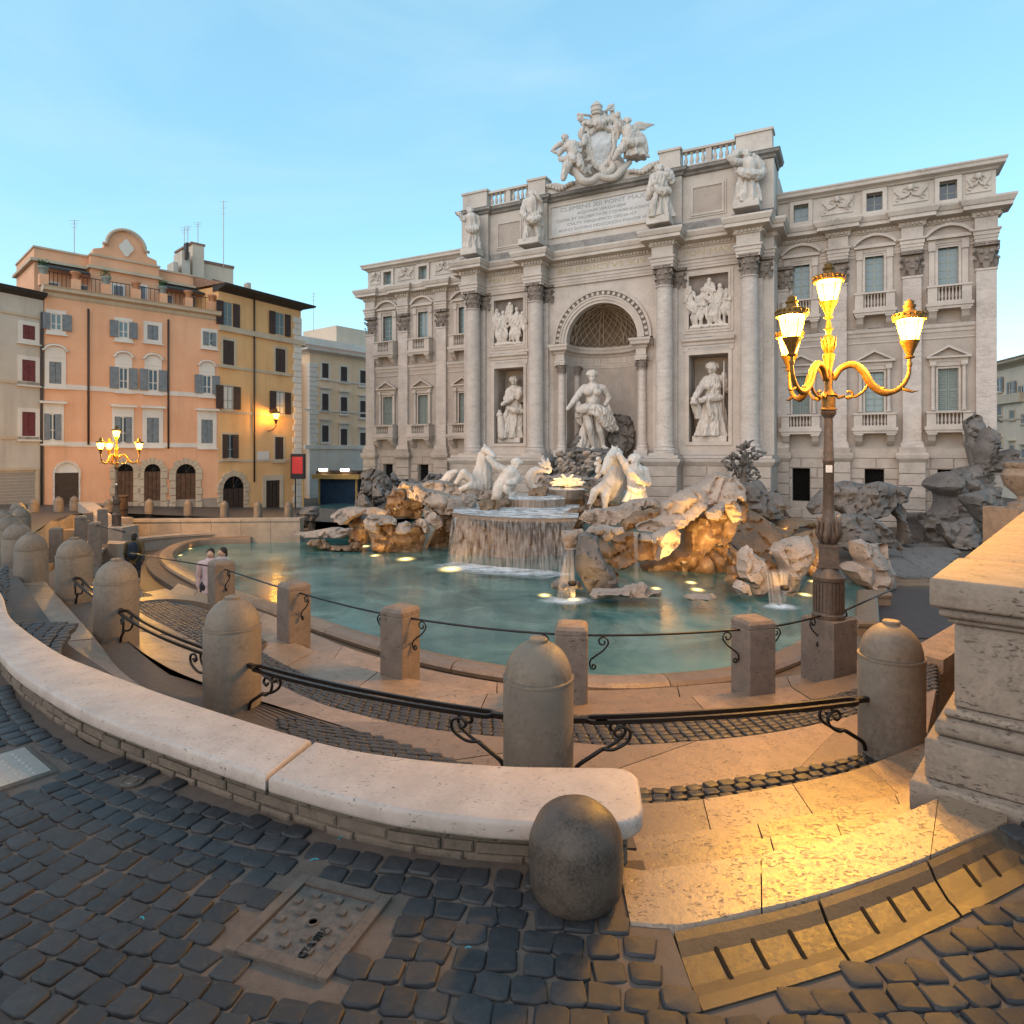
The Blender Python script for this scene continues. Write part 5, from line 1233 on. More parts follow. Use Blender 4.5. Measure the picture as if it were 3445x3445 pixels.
MB().add([(p.x,p.y,p.z-.05) for p in pts]+[(p.x,p.y,p.z-1.5) for p in pts],[(0,1,2,3),(0,4,5,1),(1,5,6,2),(2,6,7,3),(3,7,4,0)]).build('paving_bed','rock_grey',pv)
# carved vine clump on the column base
vine=thing('carved_vine','tangle of grey carved stone branches on the rocks before the right hand column','carving')
rp=random.Random(8)
for k in range(70):
    cx,cy=c3([(1790,330)])[0]; a=rp.uniform(0,2*PI); r=rp.uniform(0,1)**.6
    p=AT(cx+75*.9*r*math.cos(a)*.8,cy+60*r*math.sin(a),32+rp.uniform(-.5,.5)); q=p+Vector((rp.uniform(-.5,.5),rp.uniform(-.3,.3),rp.uniform(-.4,.5))); w=(p+q)/2+Vector((rp.uniform(-.15,.15),rp.uniform(-.15,.15),rp.uniform(-.15,.15)))
    MB().tube([p,w,q],[.08,.065,.03],5).build('branch','rock_grey',vine,True)
b=AT(*c3([(1790,470)])[0],32); MB().tube([b+Vector((0,.3,-1.6)),b+Vector((.05,.1,0)),b+Vector((0,0,1.0))],[.35,.22,.1],8).build('stem','rock_grey',vine,True)

# ------------------------------------------------------------------ falling water
t=NT('falling_water'); tc=t.coord('Object',False,(5,1.2,.05)); n=t.noise(tc,2.0,4,.65); tc2=t.coord('Object',False,(14,2,.03)); n2=t.noise(tc2,1.6,3,.6)
fac=t.math('ADD',t.math('MULTIPLY',t.mr(n,.38,.7),.26),t.math('MULTIPLY',t.mr(n2,.42,.75),.26))
tr=t.n('ShaderNodeBsdfTransparent'); df=t.n('ShaderNodeBsdfPrincipled'); df.inputs['Base Color'].default_value=(.55,.49,.45,1); df.inputs['Roughness'].default_value=.45
mx=t.n('ShaderNodeMixShader'); t.l(fac,mx.inputs[0]); t.l(tr.outputs[0],mx.inputs[1]); t.l(df.outputs[0],mx.inputs[2]); t.l(mx.outputs[0],t.out.inputs[0])
t=NT('foam'); tc=t.coord('Object',False); n=t.noise(tc,2.4,5,.6); at=t.n('ShaderNodeAttribute'); at.attribute_name='fade'
fac=t.math('MULTIPLY',at.outputs['Fac'],t.mr(n,.25,.62)); tr=t.n('ShaderNodeBsdfTransparent'); df=t.n('ShaderNodeBsdfPrincipled'); df.inputs['Base Color'].default_value=(.80,.83,.84,1); df.inputs['Roughness'].default_value=.6
mx=t.n('ShaderNodeMixShader'); t.l(fac,mx.inputs[0]); t.l(tr.outputs[0],mx.inputs[1]); t.l(df.outputs[0],mx.inputs[2]); t.l(mx.outputs[0],t.out.inputs[0])
t=NT('basin_water'); tc=t.coord('Object',False); n=t.noise(tc,2.5,5,.6); t.bsdf(t.mix(t.mr(n,.4,.6),(.20,.25,.27),(.75,.77,.78)),.25,.5,0,t.bump(n,.4,.05))
FALL=thing('waterfall','three step waterfall with a wide veil of water dropping into the pool','waterfall')
def veil(lip,base,name='water_veil',n=36,bow=.35):
    A=spline(lip,n); B=spline(base,n); m=MB(); S=8
    for a,b in zip(A,B):
        for k in range(S+1):
            s=k/S; p=a.lerp(b,s**.6 if True else s); p.z=a.z+(b.z-a.z)*s; m.v.append(tuple(p))
    for i in range(n-1):
        for k in range(S): q=i*(S+1)+k; m.f.append((q,q+1,q+S+2,q+S+1))
    return m.build(name,'falling_water',FALL,True,fix=False)
def foam(curve,wi,wo,z,name='foam'):
    C=spline(curve,40); m=MB(); fade=[]
    for i,p in enumerate(C):
        a=C[max(i-1,0)]; b=C[min(i+1,39)]; t_=(b-a).normalized(); nn=Vector((t_.y,-t_.x,0)); e=math.sin(PI*min(1,max(0,i/39)))**.4
        for d,fd in ((-wi,.9),(0,1.0),(wo*.4,.75),(wo,0.0)):
            m.v.append((p.x+nn.x*d,p.y+nn.y*d,z+.004)); fade.append(fd*e)
    for i in range(39):
        for k in range(3): q=i*4+k; m.f.append((q,q+1,q+5,q+4))
    o=m.build(name,'foam',FALL,fix=False); at=o.data.color_attributes.new('fade','FLOAT_COLOR','POINT')
    for i,fd in enumerate(fade): at.data[i].color=(fd,fd,fd,1)
    return o
ZL=-.575
lip=Gp([(1524,1727),(1560,1733),(1640,1740),(1740,1745),(1850,1747),(1945,1744)],ZL); bas=Gp([(1505,1893),(1560,1904),(1640,1913),(1740,1921),(1850,1931),(1895,1939)],Z_WATER)
veil(lip,bas); foam(bas,.5,1.1,Z_WATER)
m=MB(); L=spline(lip,30); m.add([(p.x,p.y+.02,ZL) for p in L]+[(3.0,29,ZL),(-2.6,29.5,ZL)],[tuple(range(32))]); m.build('basin','basin_water',FALL)
MB().sweep([(0,-.12),(.05,-.03),(.0,.02),(-.12,.02)],[(p.x,p.y,ZL) for p in L]).build('basin_lip','rock_wet',FALL,True)
def tier(x0,x1,yl,yb,Y,sag,zt_name='tier'):
    """one upper round basin with its curtain"""
    a=AT(x0,yl,Y+.9); c=AT((x0+x1)/2,yl+sag,Y); b=AT(x1,yl,Y+.9); z=c.z; zb=AT((x0+x1)/2,yb,Y).z
    lp=spline([Vector((a.x,a.y+.6,z)),Vector((a.x+.1,a.y-.3,z)),Vector((c.x,c.y,z)),Vector((b.x-.1,b.y-.3,z)),Vector((b.x,b.y+.6,z))],24)
    m=MB(); m.add([(p.x,p.y,z-.01) for p in lp]+[(b.x,b.y+3,z-.01),(a.x,a.y+3,z-.01)],[tuple(range(26))]); m.build('basin','basin_water',FALL)
    m=MB(); m.add([(p.x,p.y+.06,z-.03) for p in lp]+[(p.x,p.y+.06,zb-.5) for p in lp],[(i,24+i,25+i,i+1) for i in range(23)]); m.build('basin_wall','rock_wet',FALL)
    veil([p for p in lp],[Vector((p.x+(p.x-c.x)*.03,p.y-.12,zb-.1)) for p in lp],n=24)
tier(1712,1902,1677,1724,27.2,5); tier(1846,1970,1645,1672,30.0,4)
# thin spouts
def spout(p0,p1,w0,w1):
    a=Vector(p0); b=Vector(p1); m=MB()
    for k in range(9):
        s=k/8; p=a.lerp(b,s**.7); p.z=a.z+(b.z-a.z)*s**1.3; w=w0+(w1-w0)*s
        for q in range(8): an=2*PI*q/8; m.v.append((p.x+w*math.cos(an),p.y+w*.6*math.sin(an),p.z))
    for k in range(8):
        for q in range(8): m.f.append((k*8+q,k*8+(q+1)%8,(k+1)*8+(q+1)%8,(k+1)*8+q))
    m.build('spout','falling_water',FALL,True,fix=False)
t1=AT(1920,1845,17.9); b1=G(1905,1948,Z_WATER); b1.y=17.5; b1.x=(1905-CXP)/FPX*17.5; spout(t1,b1,.10,.26)
t1=AT(2618,1920,17.2); spout(t1,Vector((AT(2615,2,16.9).x,16.9,Z_WATER)),.32,.22); foam([Vector((AT(2575,2,16.9).x,16.85,0)),Vector((AT(2615,2,16.9).x,16.6,0)),Vector((AT(2655,2,16.9).x,16.85,0))],.3,.4,Z_WATER)
t1=AT(2137,1790,19.0); spout(t1,Vector((t1.x,18.8,Z_WATER)),.06,.05)
foam([b1+Vector((-.6,.1,0)),b1+Vector((0,-.3,0)),b1+Vector((.6,.1,0))],.3,.45,Z_WATER)

# ------------------------------------------------------------------ lamps in the water and among the rocks
t=NT('light_glow'); tc=t.n('ShaderNodeTexCoord'); ln=t.n('ShaderNodeVectorMath',operation='LENGTH'); t.l(tc.outputs['Object'],ln.inputs[0])
fa=t.math('POWER',t.mr(ln.outputs['Value'],0,1,1,0),3.0); em=t.n('ShaderNodeEmission'); em.inputs[0].default_value=(1,.70,.25,1); em.inputs[1].default_value=2.6
tr=t.n('ShaderNodeBsdfTransparent'); mx=t.n('ShaderNodeMixShader'); t.l(fa,mx.inputs[0]); t.l(tr.outputs[0],mx.inputs[1]); t.l(em.outputs[0],mx.inputs[2]); t.l(mx.outputs[0],t.out.inputs[0])
gm=MB(); gm.add([(math.cos(2*PI*k/24),math.sin(2*PI*k/24),0) for k in range(24)],[tuple(range(24))]); GLOW=gm.mesh('lens','light_glow')
WARM=(1.0,.56,.16)
def spot(parent,loc,aim,e,col,cone=150,name='bulb'):
    l=bpy.data.lights.new(name,'SPOT'); l.energy=e; l.color=col; l.shadow_soft_size=.06; l.spot_size=R(cone); l.spot_blend=.6
    o=bpy.data.objects.new(name,l); COL.objects.link(o); o.parent=parent; o.location=loc; o.rotation_euler=Vector(aim).to_track_quat('-Z','Y').to_euler(); return o
def ptlight(parent,loc,e,col=WARM,r=.08,name='bulb'):
    l=bpy.data.lights.new(name,'POINT'); l.energy=e; l.color=col; l.shadow_soft_size=r
    o=bpy.data.objects.new(name,l); COL.objects.link(o); o.parent=parent; o.location=loc; return o
WL=[(1365,1881,.75,25,'the large bright one before the left boulders'),(1262,1869,.45,18,'at the foot of the left amber rock'),(1228,1838,.5,30,'tucked under the left reef'),(1515,1915,.9,40,'where the water veil meets the pool on its left'),
    (1832,2003,.42,14,'in open water left of the textured pillar rock'),(1930,2017,.38,10,'just below the textured pillar rock'),(2207,1980,.35,25,'under the right reef, the small yellow one'),(2346,1984,.45,60,'under the right reef, the brightest'),(2325,1960,.4,45,'under the hollow of the right reef'),
    (2742,1957,.42,25,'behind the lamp post, the upper'),(2710,2001,.4,22,'behind the lamp post, beside the boulder'),(640,1846,.2,3,'at the left tip of the pool'),(607,1868,.2,3,'nearest the left tip of the pool'),(1040,2078,.16,2,'by the near rim of the pool')]
for x,y,r,e,d in WL:
    p=G(x,y,Z_WATER); o=thing('underwater_light','warm round underwater light '+d,'light',(p.x,p.y,Z_WATER+.006),0,'lights in the pool'); link('lens',GLOW,o,scale=(r*.65,r*.95,1)); spot(o,(0,.1,.04),(0,.55,1),e*.9,WARM,150)
SP=[(1330,1720,27.0,70,'below the amber cliff of the left reef'),(1395,1675,29.2,26,'under the left winged horse'),(1893,1642,31.5,60,'in the hollow of Neptune\'s sill' if False else 'in the hollow above the top basin'),(2150,1700,27.5,60,'at the feet of the right triton'),(2635,1795,24.2,16,'on the dark slope of the right reef'),(2790,1750,25.0,40,'behind the lamp post among grey rocks'),(1925,1970,17.0,14,'at the foot of the textured pillar'),(2300,1900,19.2,110,'inside the amber hollow'),(2420,1840,20.2,70,'high in the amber hollow'),(2480,1955,18.3,30,'beside the small yellow rock'),(2640,1985,16.6,26,'under the right boulder')]
MB_=MB().lathe([(.09,0),(.11,.03),(.11,.1),(.06,.12)],12).mesh('housing','iron_black')
for x,y,Y,e,d in SP:
    p=AT(x,y,Y); o=thing('spot_light','small warm spotlight '+d,'light',p,0,'spotlights hidden among the rocks'); link('housing',MB_,o); spot(o,(0,-.25,.2),(0,1,.45),e*1.1,WARM,150)
# ------------------------------------------------------------------ sculpture
TMP=bpy.data.scenes.new('workshop')
class Blob:
    """limbs, drapery and heads given on photo pixels at their own depth, fused into one continuous skin"""
    def __init__(s,off,sc,Y): s.m=MB(); s.off=off; s.sc=sc; s.Y=Y; s.k=sc*Y/FPX
    def P(s,x,y,dy=0): return AT(s.off[0]+x*s.sc,s.off[1]+y*s.sc,s.Y+dy)
    def ell(s,x,y,rx,ry,rz=None,dy=0,n=12):
        c=s.P(x,y,dy); rx*=s.k; ry*=s.k; rz=(rz*s.k) if rz else rx
        V=[];F=[]
        for i in range(n+1):
            a=PI*i/n
            for j in range(n): b=2*PI*j/n; V.append((c.x+rx*math.sin(a)*math.cos(b),c.y+rz*math.sin(a)*math.sin(b),c.z+ry*math.cos(a)))
        for i in range(n):
            for j in range(n): F.append((i*n+j,i*n+(j+1)%n,(i+1)*n+(j+1)%n,(i+1)*n+j))
        s.m.add(V,F); return s
    def cap(s,a,b,r0,r1,n=10,flat=1.0):
        p=s.P(*a); q=s.P(*b); d=(q-p); L=d.length or 1e-3; d=d/L; r0*=s.k; r1*=s.k
        u=d.orthogonal().normalized(); 
        if flat!=1.0: u=(Vector((0,1,0))-d*d.y).normalized()
        w=d.cross(u); V=[]; N=0
        st=[(-r0*math.cos(t),r0*math.sin(t)) for t in (.25,.7,1.2)]+[(0,r0),(L,r1)]+[(L+r1*math.cos(t),r1*math.sin(t)) for t in (1.2,.7,.25)]
        for z,r in st:
            for k in range(n): a_=2*PI*k/n; V.append(p+d*z+(u*math.cos(a_)*flat+w*math.sin(a_))*r)
        F=[(i*n+k,i*n+(k+1)%n,(i+1)*n+(k+1)%n,(i+1)*n+k) for i in range(len(st)-1) for k in range(n)]+[tuple(range(n-1,-1,-1)),tuple((len(st)-1)*n+k for k in range(n))]
        s.m.add(V,F); return s
    def limb(s,pts,rs,flat=1.0):
        for i in range(len(pts)-1): s.cap(pts[i],pts[i+1],rs[i],rs[i+1],flat=flat)
        return s
    def rope(s,pts,rs,n=18):
        P=spline([s.P(*p) for p in pts],n); R_=[rs[0]+(rs[-1]-rs[0])*i/(n-1) if len(rs)==2 else float(np.interp(i/(n-1),np.linspace(0,1,len(rs)),rs)) for i in range(n)]
        s.m.tube(P,[r*s.k for r in R_],8); return s
    def skirt(s,top,bot,rt,rb,folds=9,amp=.16,dep=.75,seed=0,rows=12):
        """hanging cloth with swelling folds from top (x,y) to bottom (x,y)"""
        n=56; rr=random.Random(seed); ph=rr.uniform(0,6); V=[]
        for i in range(rows+1):
            t=i/rows; c=s.P(top[0]+(bot[0]-top[0])*t,top[1]+(bot[1]-top[1])*t); r=(rt+(rb-rt)*t**1.2)*s.k
            for k in range(n):
                a=2*PI*k/n; f=1+amp*(.25+.75*t)*(math.sin(folds*a+ph+1.6*t)+.5*math.sin((folds*1.7)*a+2.1+ph-2.5*t))
                V.append((c.x+r*f*math.cos(a),c.y+r*f*dep*math.sin(a),c.z))
        F=[(i*n+k,i*n+(k+1)%n,(i+1)*n+(k+1)%n,(i+1)*n+k) for i in range(rows) for k in range(n)]+[tuple(range(n-1,-1,-1)),tuple(rows*n+k for k in range(n))]
        s.m.add(V,F); return s
    def head(s,x,y,r,dy=0,turn=0,beard=0,hair=1.0,face=1):
        s.ell(x,y,r*.78,r,r*.92,dy); s.ell(x,y-r*.34,r*1.02*hair,r*.82*hair,r*1.02*hair,dy+r*.2*s.k)
        for q in range(7): a_=PI*q/6; s.ell(x+r*.85*hair*math.cos(a_),y-r*.25-r*.62*hair*math.sin(a_),r*.3,r*.3,r*.4,dy-r*.1*s.k)
        if face:
            fd=dy-r*.92*s.k; s.ell(x+turn*r*.35,y+r*.15,r*.13,r*.26,r*.24,fd); s.ell(x+turn*r*.3,y+r*.62,r*.3,r*.2,r*.3,fd+r*.25*s.k)
            for e in (-1,1): s.ell(x+e*r*.34+turn*r*.2,y-r*.08,r*.3,r*.09,r*.2,fd+r*.12*s.k)
        if beard: s.limb([(x,y+r*.7,dy-r*.5*s.k),(x+turn*r*.1,y+r*(1.0+beard),dy-r*.55*s.k)],[r*.62,r*.2])
        return s
    def build(s,name,mat,parent=None,vox=.03,smooth=3,rough=0.0,fold=0.0):
        me=bpy.data.meshes.new(name); me.from_pydata(s.m.v,[],s.m.f); me.update()
        bm=bmesh.new(); bm.from_mesh(me); bmesh.ops.recalc_face_normals(bm,faces=bm.faces); bm.to_mesh(me); bm.free()
        o=bpy.data.objects.new(name,me); TMP.collection.objects.link(o)
        md=o.modifiers.new('r','REMESH'); md.mode='VOXEL'; md.voxel_size=vox; md.use_smooth_shade=True
        sm=o.modifiers.new('s','SMOOTH'); sm.factor=.5; sm.iterations=smooth
        vl=TMP.view_layers[0]; vl.update(); m2=bpy.data.meshes.new_from_object(o.evaluated_get(vl.depsgraph)); bpy.data.objects.remove(o)
        if fold or rough:
            nv=len(m2.vertices); co=np.empty(nv*3,np.float32); no=np.empty(nv*3,np.float32); m2.vertices.foreach_get('co',co); m2.vertices.foreach_get('normal',no); co=co.reshape(-1,3); no=no.reshape(-1,3); dv=np.zeros(nv,np.float32)
            for i in range(nv):
                c=Vector(co[i])
                if fold:
                    q=mnoise.noise(Vector((c.x*5.5+mnoise.noise(c*.9)*1.5,c.y*5.5,c.z*1.3+c.x*.9))); q2=mnoise.noise(Vector((c.x*13,c.y*13,c.z*3.2))); dv[i]+=fold*((1-abs(q)*3.2)+.4*q2)*.8
                if rough: dv[i]+=mnoise.fractal(c*2.2,1.0,2.0,3)*rough
            co=co+no*dv[:,None]; m2.vertices.foreach_set('co',co.ravel()); m2.update()
        m2.name=name; m2.materials.clear(); m2.materials.append(MT[mat]); m2.polygons.foreach_set('use_smooth',[True]*len(m2.polygons))
        return link(name,m2,parent)
def plinth_px(off,sc,Y,x0,x1,y0,y1,par,mat='statue_marble',d=.9):
    a=AT(off[0]+x0*sc,off[1]+y0*sc,Y); b=AT(off[0]+x1*sc,off[1]+y1*sc,Y); o=MB().bbox(-(b.x-a.x)/2,(b.x-a.x)/2,-d/2,d/2,b.z,a.z,.03).build('plinth',mat,par,loc=((a.x+b.x)/2,Y,0)); o.rotation_euler=(0,0,-PT); return o
# ---- central god
O7=((1700,1150),.2588)
st=thing('statue','bearded marble sea god striding with swirling cloak in the central arch','statue')
b=Blob(*O7,41.6); b.head(1130,440,66,turn=-.5,beard=.75,hair=1.1); b.cap((1140,540),(1145,600),48,60)
b.limb([(1140,630),(1138,720),(1135,810)],[108,98,88]); b.cap((1035,605),(1255,605),56,56); b.ell(1085,660,62,50,60,-.35); b.ell(1195,660,62,50,60,-.35); b.ell(1140,770,70,70,70,-.2)
b.limb([(1015,612),(925,725,-.3),(825,850,-.7)],[52,42,28]); b.ell(812,868,24,26,dy=-.75); b.cap((812,868,-.75),(795,885,-.8),10,6)
b.limb([(1275,605),(1350,735,.1),(1300,815,-.2)],[48,40,28]); b.ell(1130,860,105,75,80)
b.limb([(1050,900,-.1),(1095,1120,-.4),(1150,1375,0)],[70,50,28]); b.limb([(1150,1385),(1095,1425,-.3)],[30,20]); b.limb([(1195,930),(1228,1150,-.15),(1272,1345,.1)],[70,52,28]); b.limb([(1275,1365),(1332,1392,-.2)],[28,18])
body=b.build('body','statue_marble',st,.035,1,fold=.022)
b=Blob(*O7,41.55); b.rope([(940,790,-.2),(960,880,-.35),(1090,865,-.5),(1230,900,-.45),(1330,1000,-.2),(1450,1150,.1)],[36,62,66,74,72,26],30); b.rope([(1000,900,-.3),(960,960,.1),(985,1040,.2),(1040,1085,.2)],[50,52,40,26]); b.rope([(1080,910,-.55),(1200,950,-.6),(1300,1080,-.4),(1400,1165,-.1)],[30,40,44,20]); b.rope([(1310,830,0),(1350,950,.1),(1330,1060,.2)],[40,50,34])
b.rope([(1045,1080,.3),(1010,1230,.2),(960,1400,.2)],[46,60,70]); b.rope([(1090,1150,.35),(1080,1290,.3),(1050,1410,.3)],[30,40,46]); b.rope([(1180,1050,.3),(1190,1200,.4),(1200,1390,.4)],[50,54,50]); b.build('cloak','statue_marble',st,.04,1,fold=.07)
c7=cv(*O7); rk(RC,c7,[(1380,940),(1560,930),(1680,960),(1700,1180),(1690,1330),(1560,1490),(1400,1420),(1320,1270),(1370,1080)],41.9,'rock_grey',T=.6); rk(RC,c7,[(860,1350),(930,1180),(1050,1080),(1080,1150),(1010,1350),(900,1420)],41.7,'rock_grey',T=.5); rk(RC,c7,[(780,1420),(900,1370),(1100,1400),(1400,1380),(1420,1480),(1250,1560),(850,1560)],40.6,'rock_grey',T=.8)
# ---- niche statues
O8=((2200,1150),.2588)
st=thing('statue','robed marble woman with spear and bowl in the right niche','statue')
b=Blob(*O8,38.5); b.head(755,345,74,turn=-.7); b.cap((762,420),(772,475),40,48); b.limb([(775,520),(768,610),(762,720)],[104,98,96]); b.cap((690,500),(865,495),58,58); b.ell(720,580,52,48,50,-.3); b.ell(820,580,52,48,50,-.3)
b.limb([(675,510),(600,610,-.2),(520,760,-.35)],[52,44,34]); b.ell(515,795,52,30,50,-.4); b.limb([(885,505),(935,620,0),(910,450,-.25)],[52,46,32]); b.ell(908,430,30,34,dy=-.25)
b.skirt((762,700),(755,1225),112,205,9,.17,.7,4); b.rope([(590,770,-.3),(700,740,-.5),(880,730,-.35)],[34,52,40]); b.rope([(530,720,-.1),(560,880,0),(575,1000,0)],[52,62,40]); b.rope([(860,780,-.2),(920,1000,0),(950,1170,.1)],[40,46,40]); b.rope([(700,760,-.5),(740,950,-.55),(860,1150,-.3)],[26,30,30])
b.build('figure','statue_marble',st,.032,1,fold=.05); q=Blob(*O8,38.4); MB().tube([q.P(912,245,-.35),q.P(902,940,-.3)],.045,8).build('spear','statue_marble',st,True); plinth_px(*O8,38.5,520,955,1225,1305,st)
O9=((1600,1000),.2588)
st=thing('statue','robed marble woman with horn of plenty and urn in the left niche','statue')
b=Blob(*O9,44.9); b.head(500,1088,56,turn=-.3); b.cap((502,1145),(506,1190),30,38); b.limb([(505,1225),(508,1310),(515,1410)],[84,76,74]); b.cap((440,1222),(575,1215),44,44); b.ell(465,1270,38,36,38,-.25); b.ell(540,1265,38,36,38,-.25)
b.limb([(430,1230),(395,1335,-.2),(480,1300,-.5)],[42,36,28]); b.limb([(480,1310,-.5),(345,1395,-.6)],[30,22]); b.limb([(588,1225),(615,1330,-.1),(555,1270,-.4)],[42,36,26]); b.rope([(545,1330,-.5),(570,1250,-.5),(560,1200,-.3)],[26,46,54])
b.skirt((520,1400),(490,1830),98,165,9,.17,.7,7); b.rope([(400,1430,-.3),(500,1470,-.5),(610,1485,-.3)],[26,42,34]); b.rope([(420,1470,-.3),(380,1600,-.2),(400,1750,-.2)],[30,40,40]); b.rope([(600,1500,0),(610,1650,0),(600,1800,0)],[34,44,44]); b.build('figure','statue_marble',st,.036,1,fold=.055)
b=Blob(*O9,44.6); b.ell(312,1530,46,40,44); b.cap((312,1480),(312,1500),20,30); b.ell(312,1475,30,12,30); b.cap((325,1580),(345,1800),46,60); b.build('urn','statue_marble',st,.045,2); plinth_px(*O9,44.9,305,630,1828,1895,st)
# ---- attic statues
A4=((2100,400),.3106); A2=((1150,300),.8023); A1=((1600,500),.2588)
st=thing('statue','robed attic statue with windblown cloak above the right corner column','statue'); b=Blob(*A4,35.9)
b.head(1325,395,50,turn=-.3); b.cap((1328,440),(1330,470),30,40); b.limb([(1335,500),(1345,600)],[88,86]); b.cap((1260,480),(1420,480),48,48); b.limb([(1250,480),(1200,470,-.3),(1150,420,-.4)],[46,40,32]); b.rope([(1300,380,.2),(1220,370,0),(1190,420,-.2)],[34,40,34]); b.limb([(1430,490),(1495,590),(1440,640,-.4)],[50,44,32]); b.rope([(1380,400,.2),(1450,470,.2),(1500,600,.2)],[34,50,44])
b.rope([(1230,560,-.3),(1330,600,-.5),(1470,600,-.3)],[40,56,44]); b.skirt((1345,590),(1340,920),94,135,8,.2,.75,2); b.rope([(1270,640,-.2),(1240,800,-.1),(1230,900,0)],[36,44,40]); b.build('figure','statue_marble',st,.032,1,fold=.05); plinth_px(*A4,35.9,1195,1465,905,985,st,d=1.0)
st=thing('statue','robed attic statue with a bundle on her shoulder beside the inscription, on its right','statue'); b=Blob(*A4,38.1)
b.head(375,545,46,turn=.2); b.cap((378,590),(382,615),28,36); b.limb([(388,650),(400,760)],[78,78]); b.cap((330,625),(450,620),42,42); b.limb([(320,630),(290,740,-.2),(330,690,-.5)],[42,36,28]); b.limb([(465,620),(510,680),(455,600,-.3)],[42,36,26]); b.rope([(430,560,0),(480,600,.1),(520,700,.1)],[40,54,44]); b.rope([(300,700,-.2),(270,820,-.2),(250,880,-.1)],[36,44,26])
b.rope([(330,740,-.4),(410,790,-.5),(490,780,-.3)],[36,46,40]); b.skirt((400,750),(400,1075),84,128,8,.2,.75,9); b.rope([(350,800,-.4),(310,950,-.4),(300,1060,-.3)],[26,34,34]); b.build('figure','statue_marble',st,.032,1,fold=.05); plinth_px(*A4,38.1,258,512,1070,1155,st,d=1.0)
st=thing('statue','slim attic statue with raised arm above the left corner column','statue'); b=Blob(*A2,44.3)
b.head(538,513,15,turn=-.4); b.cap((539,527),(541,535),8,11); b.limb([(543,545),(546,580)],[26,25]); b.cap((525,540),(562,540),13,13); b.limb([(522,540),(508,545,-.2),(494,524,-.3)],[13,11,8]); b.ell(490,519,10,9); b.limb([(565,542),(572,570),(556,580,-.3)],[13,11,9]); b.skirt((546,575),(546,676),27,36,8,.2,.75,5); b.rope([(525,580,-.3),(548,592,-.4),(572,585,-.2)],[10,15,12]); b.build('figure','statue_marble',st,.036,1,fold=.055); plinth_px(*A2,44.3,506,584,674,700,st,d=1.0)
st=thing('statue','attic statue with bare legs and staff beside the inscription, on its left','statue'); b=Blob(*A1,42.0)
b.head(738,600,44,turn=.2,beard=.5); b.cap((740,645),(740,670),28,40); b.limb([(742,710),(742,850)],[90,78]); b.cap((670,690),(815,690),46,46); b.limb([(655,700),(612,830,-.1),(650,880,-.5)],[44,38,30]); b.limb([(830,700),(840,820,-.1),(760,870,-.5)],[44,38,28]); b.rope([(640,880,-.3),(740,930,-.5),(840,890,-.3)],[34,54,40]); b.skirt((742,850),(745,1010),84,112,9,.18,.7,3)
b.limb([(690,980),(665,1100,-.1),(640,1185,-.2)],[54,40,30]); b.limb([(795,980),(805,1090,0),(825,1190,0)],[54,40,30]); b.rope([(830,880,.2),(850,1050,.3),(860,1190,.3)],[40,50,40]); b.build('figure','statue_marble',st,.036,1,fold=.055); q=Blob(*A1,41.8); MB().tube([q.P(770,555,-.3),q.P(865,700,-.3)],.11,8).build('staff','statue_marble',st,True); plinth_px(*A1,42.0,578,872,1185,1262,st,d=1.0)
# ---- coat of arms with two winged figures
O6=((1750,320),.3106); YC=40.6
ca=thing('coat_of_arms','huge marble coat of arms with papal tiara and crossed keys crowning the attic','sculpture')
pillow('shield',cv(*O6)([(735,445),(790,400),(850,372),(920,385),(1000,400),(1005,500),(985,610),(940,715),(870,765),(800,740),(775,640),(750,540)]),YC,'slab_marble',ca,T=.45,back=.4,amp=.15,seed=60,lean=.1)
b=Blob(*O6,YC+.1); b.rope([(730,440),(760,560),(775,660),(810,760),(870,790),(940,740),(995,620),(1015,500),(1010,390),(920,360),(850,350),(780,390),(730,440)],[30,30],60)
b.rope([(700,500),(660,430),(690,370),(740,400),(720,450)],[24,34,34,26,16]); b.rope([(1020,400),(1050,300),(990,270),(960,320),(1000,350)],[26,36,34,26,16]); b.rope([(690,560),(740,600),(760,680),(700,720)],[36,44,36,20]); b.rope([(1030,480),(1060,420),(1080,330),(1030,290)],[26,36,36,22])
for x,y,r in ((720,290,42),(760,310,40),(690,310,34),(940,270,40),(1000,240,46),(1050,230,34),(970,300,40),(860,310,70),(800,300,50),(1060,200,26),(650,250,22)): b.ell(x,y,r,r*.8,r*.8,dy=random.Random(x).uniform(-.3,.3))
b.rope([(1000,230),(1060,260),(1095,330),(1060,400)],[20,28,28,18]); b.limb([(828,200,.1),(835,270,.1),(860,330,.1)],[52,60,70]); b.rope([(760,222,.1),(800,260,.1),(850,290,.1)],[22,34,40]); b.rope([(925,180,.1),(905,240,.1),(870,290,.1)],[24,36,44]); b.rope([(640,260,.1),(700,300,.1),(790,320,.1)],[16,34,40]); b.rope([(985,150,.1),(1000,220,.1),(960,290,.1)],[14,32,40]); b.rope([(760,760),(730,820),(770,860)],[24,30,16]); b.rope([(880,800),(930,840),(1000,800),(980,720)],[40,50,46,24]); b.build('cartouche','statue_marble',ca,.035,1,fold=.05)
b=Blob(*O6,YC); b.skirt((828,215),(828,150),52,62,12,.03,1,1,4); b.ell(828,140,60,66,60); b.ell(828,75,10,22,10); b.skirt((828,185),(828,170),66,66,12,.02,1,1,2); b.skirt((828,135),(828,122),66,66,12,.02,1,1,2); b.build('tiara','statue_marble',ca,.03,1)
for a,c in (((615,205),(760,222)),((920,180),(1012,98))): q=Blob(*O6,YC); MB().tube([q.P(*a),q.P(*c)],.08,8).build('key_shaft','statue_marble',ca,True)
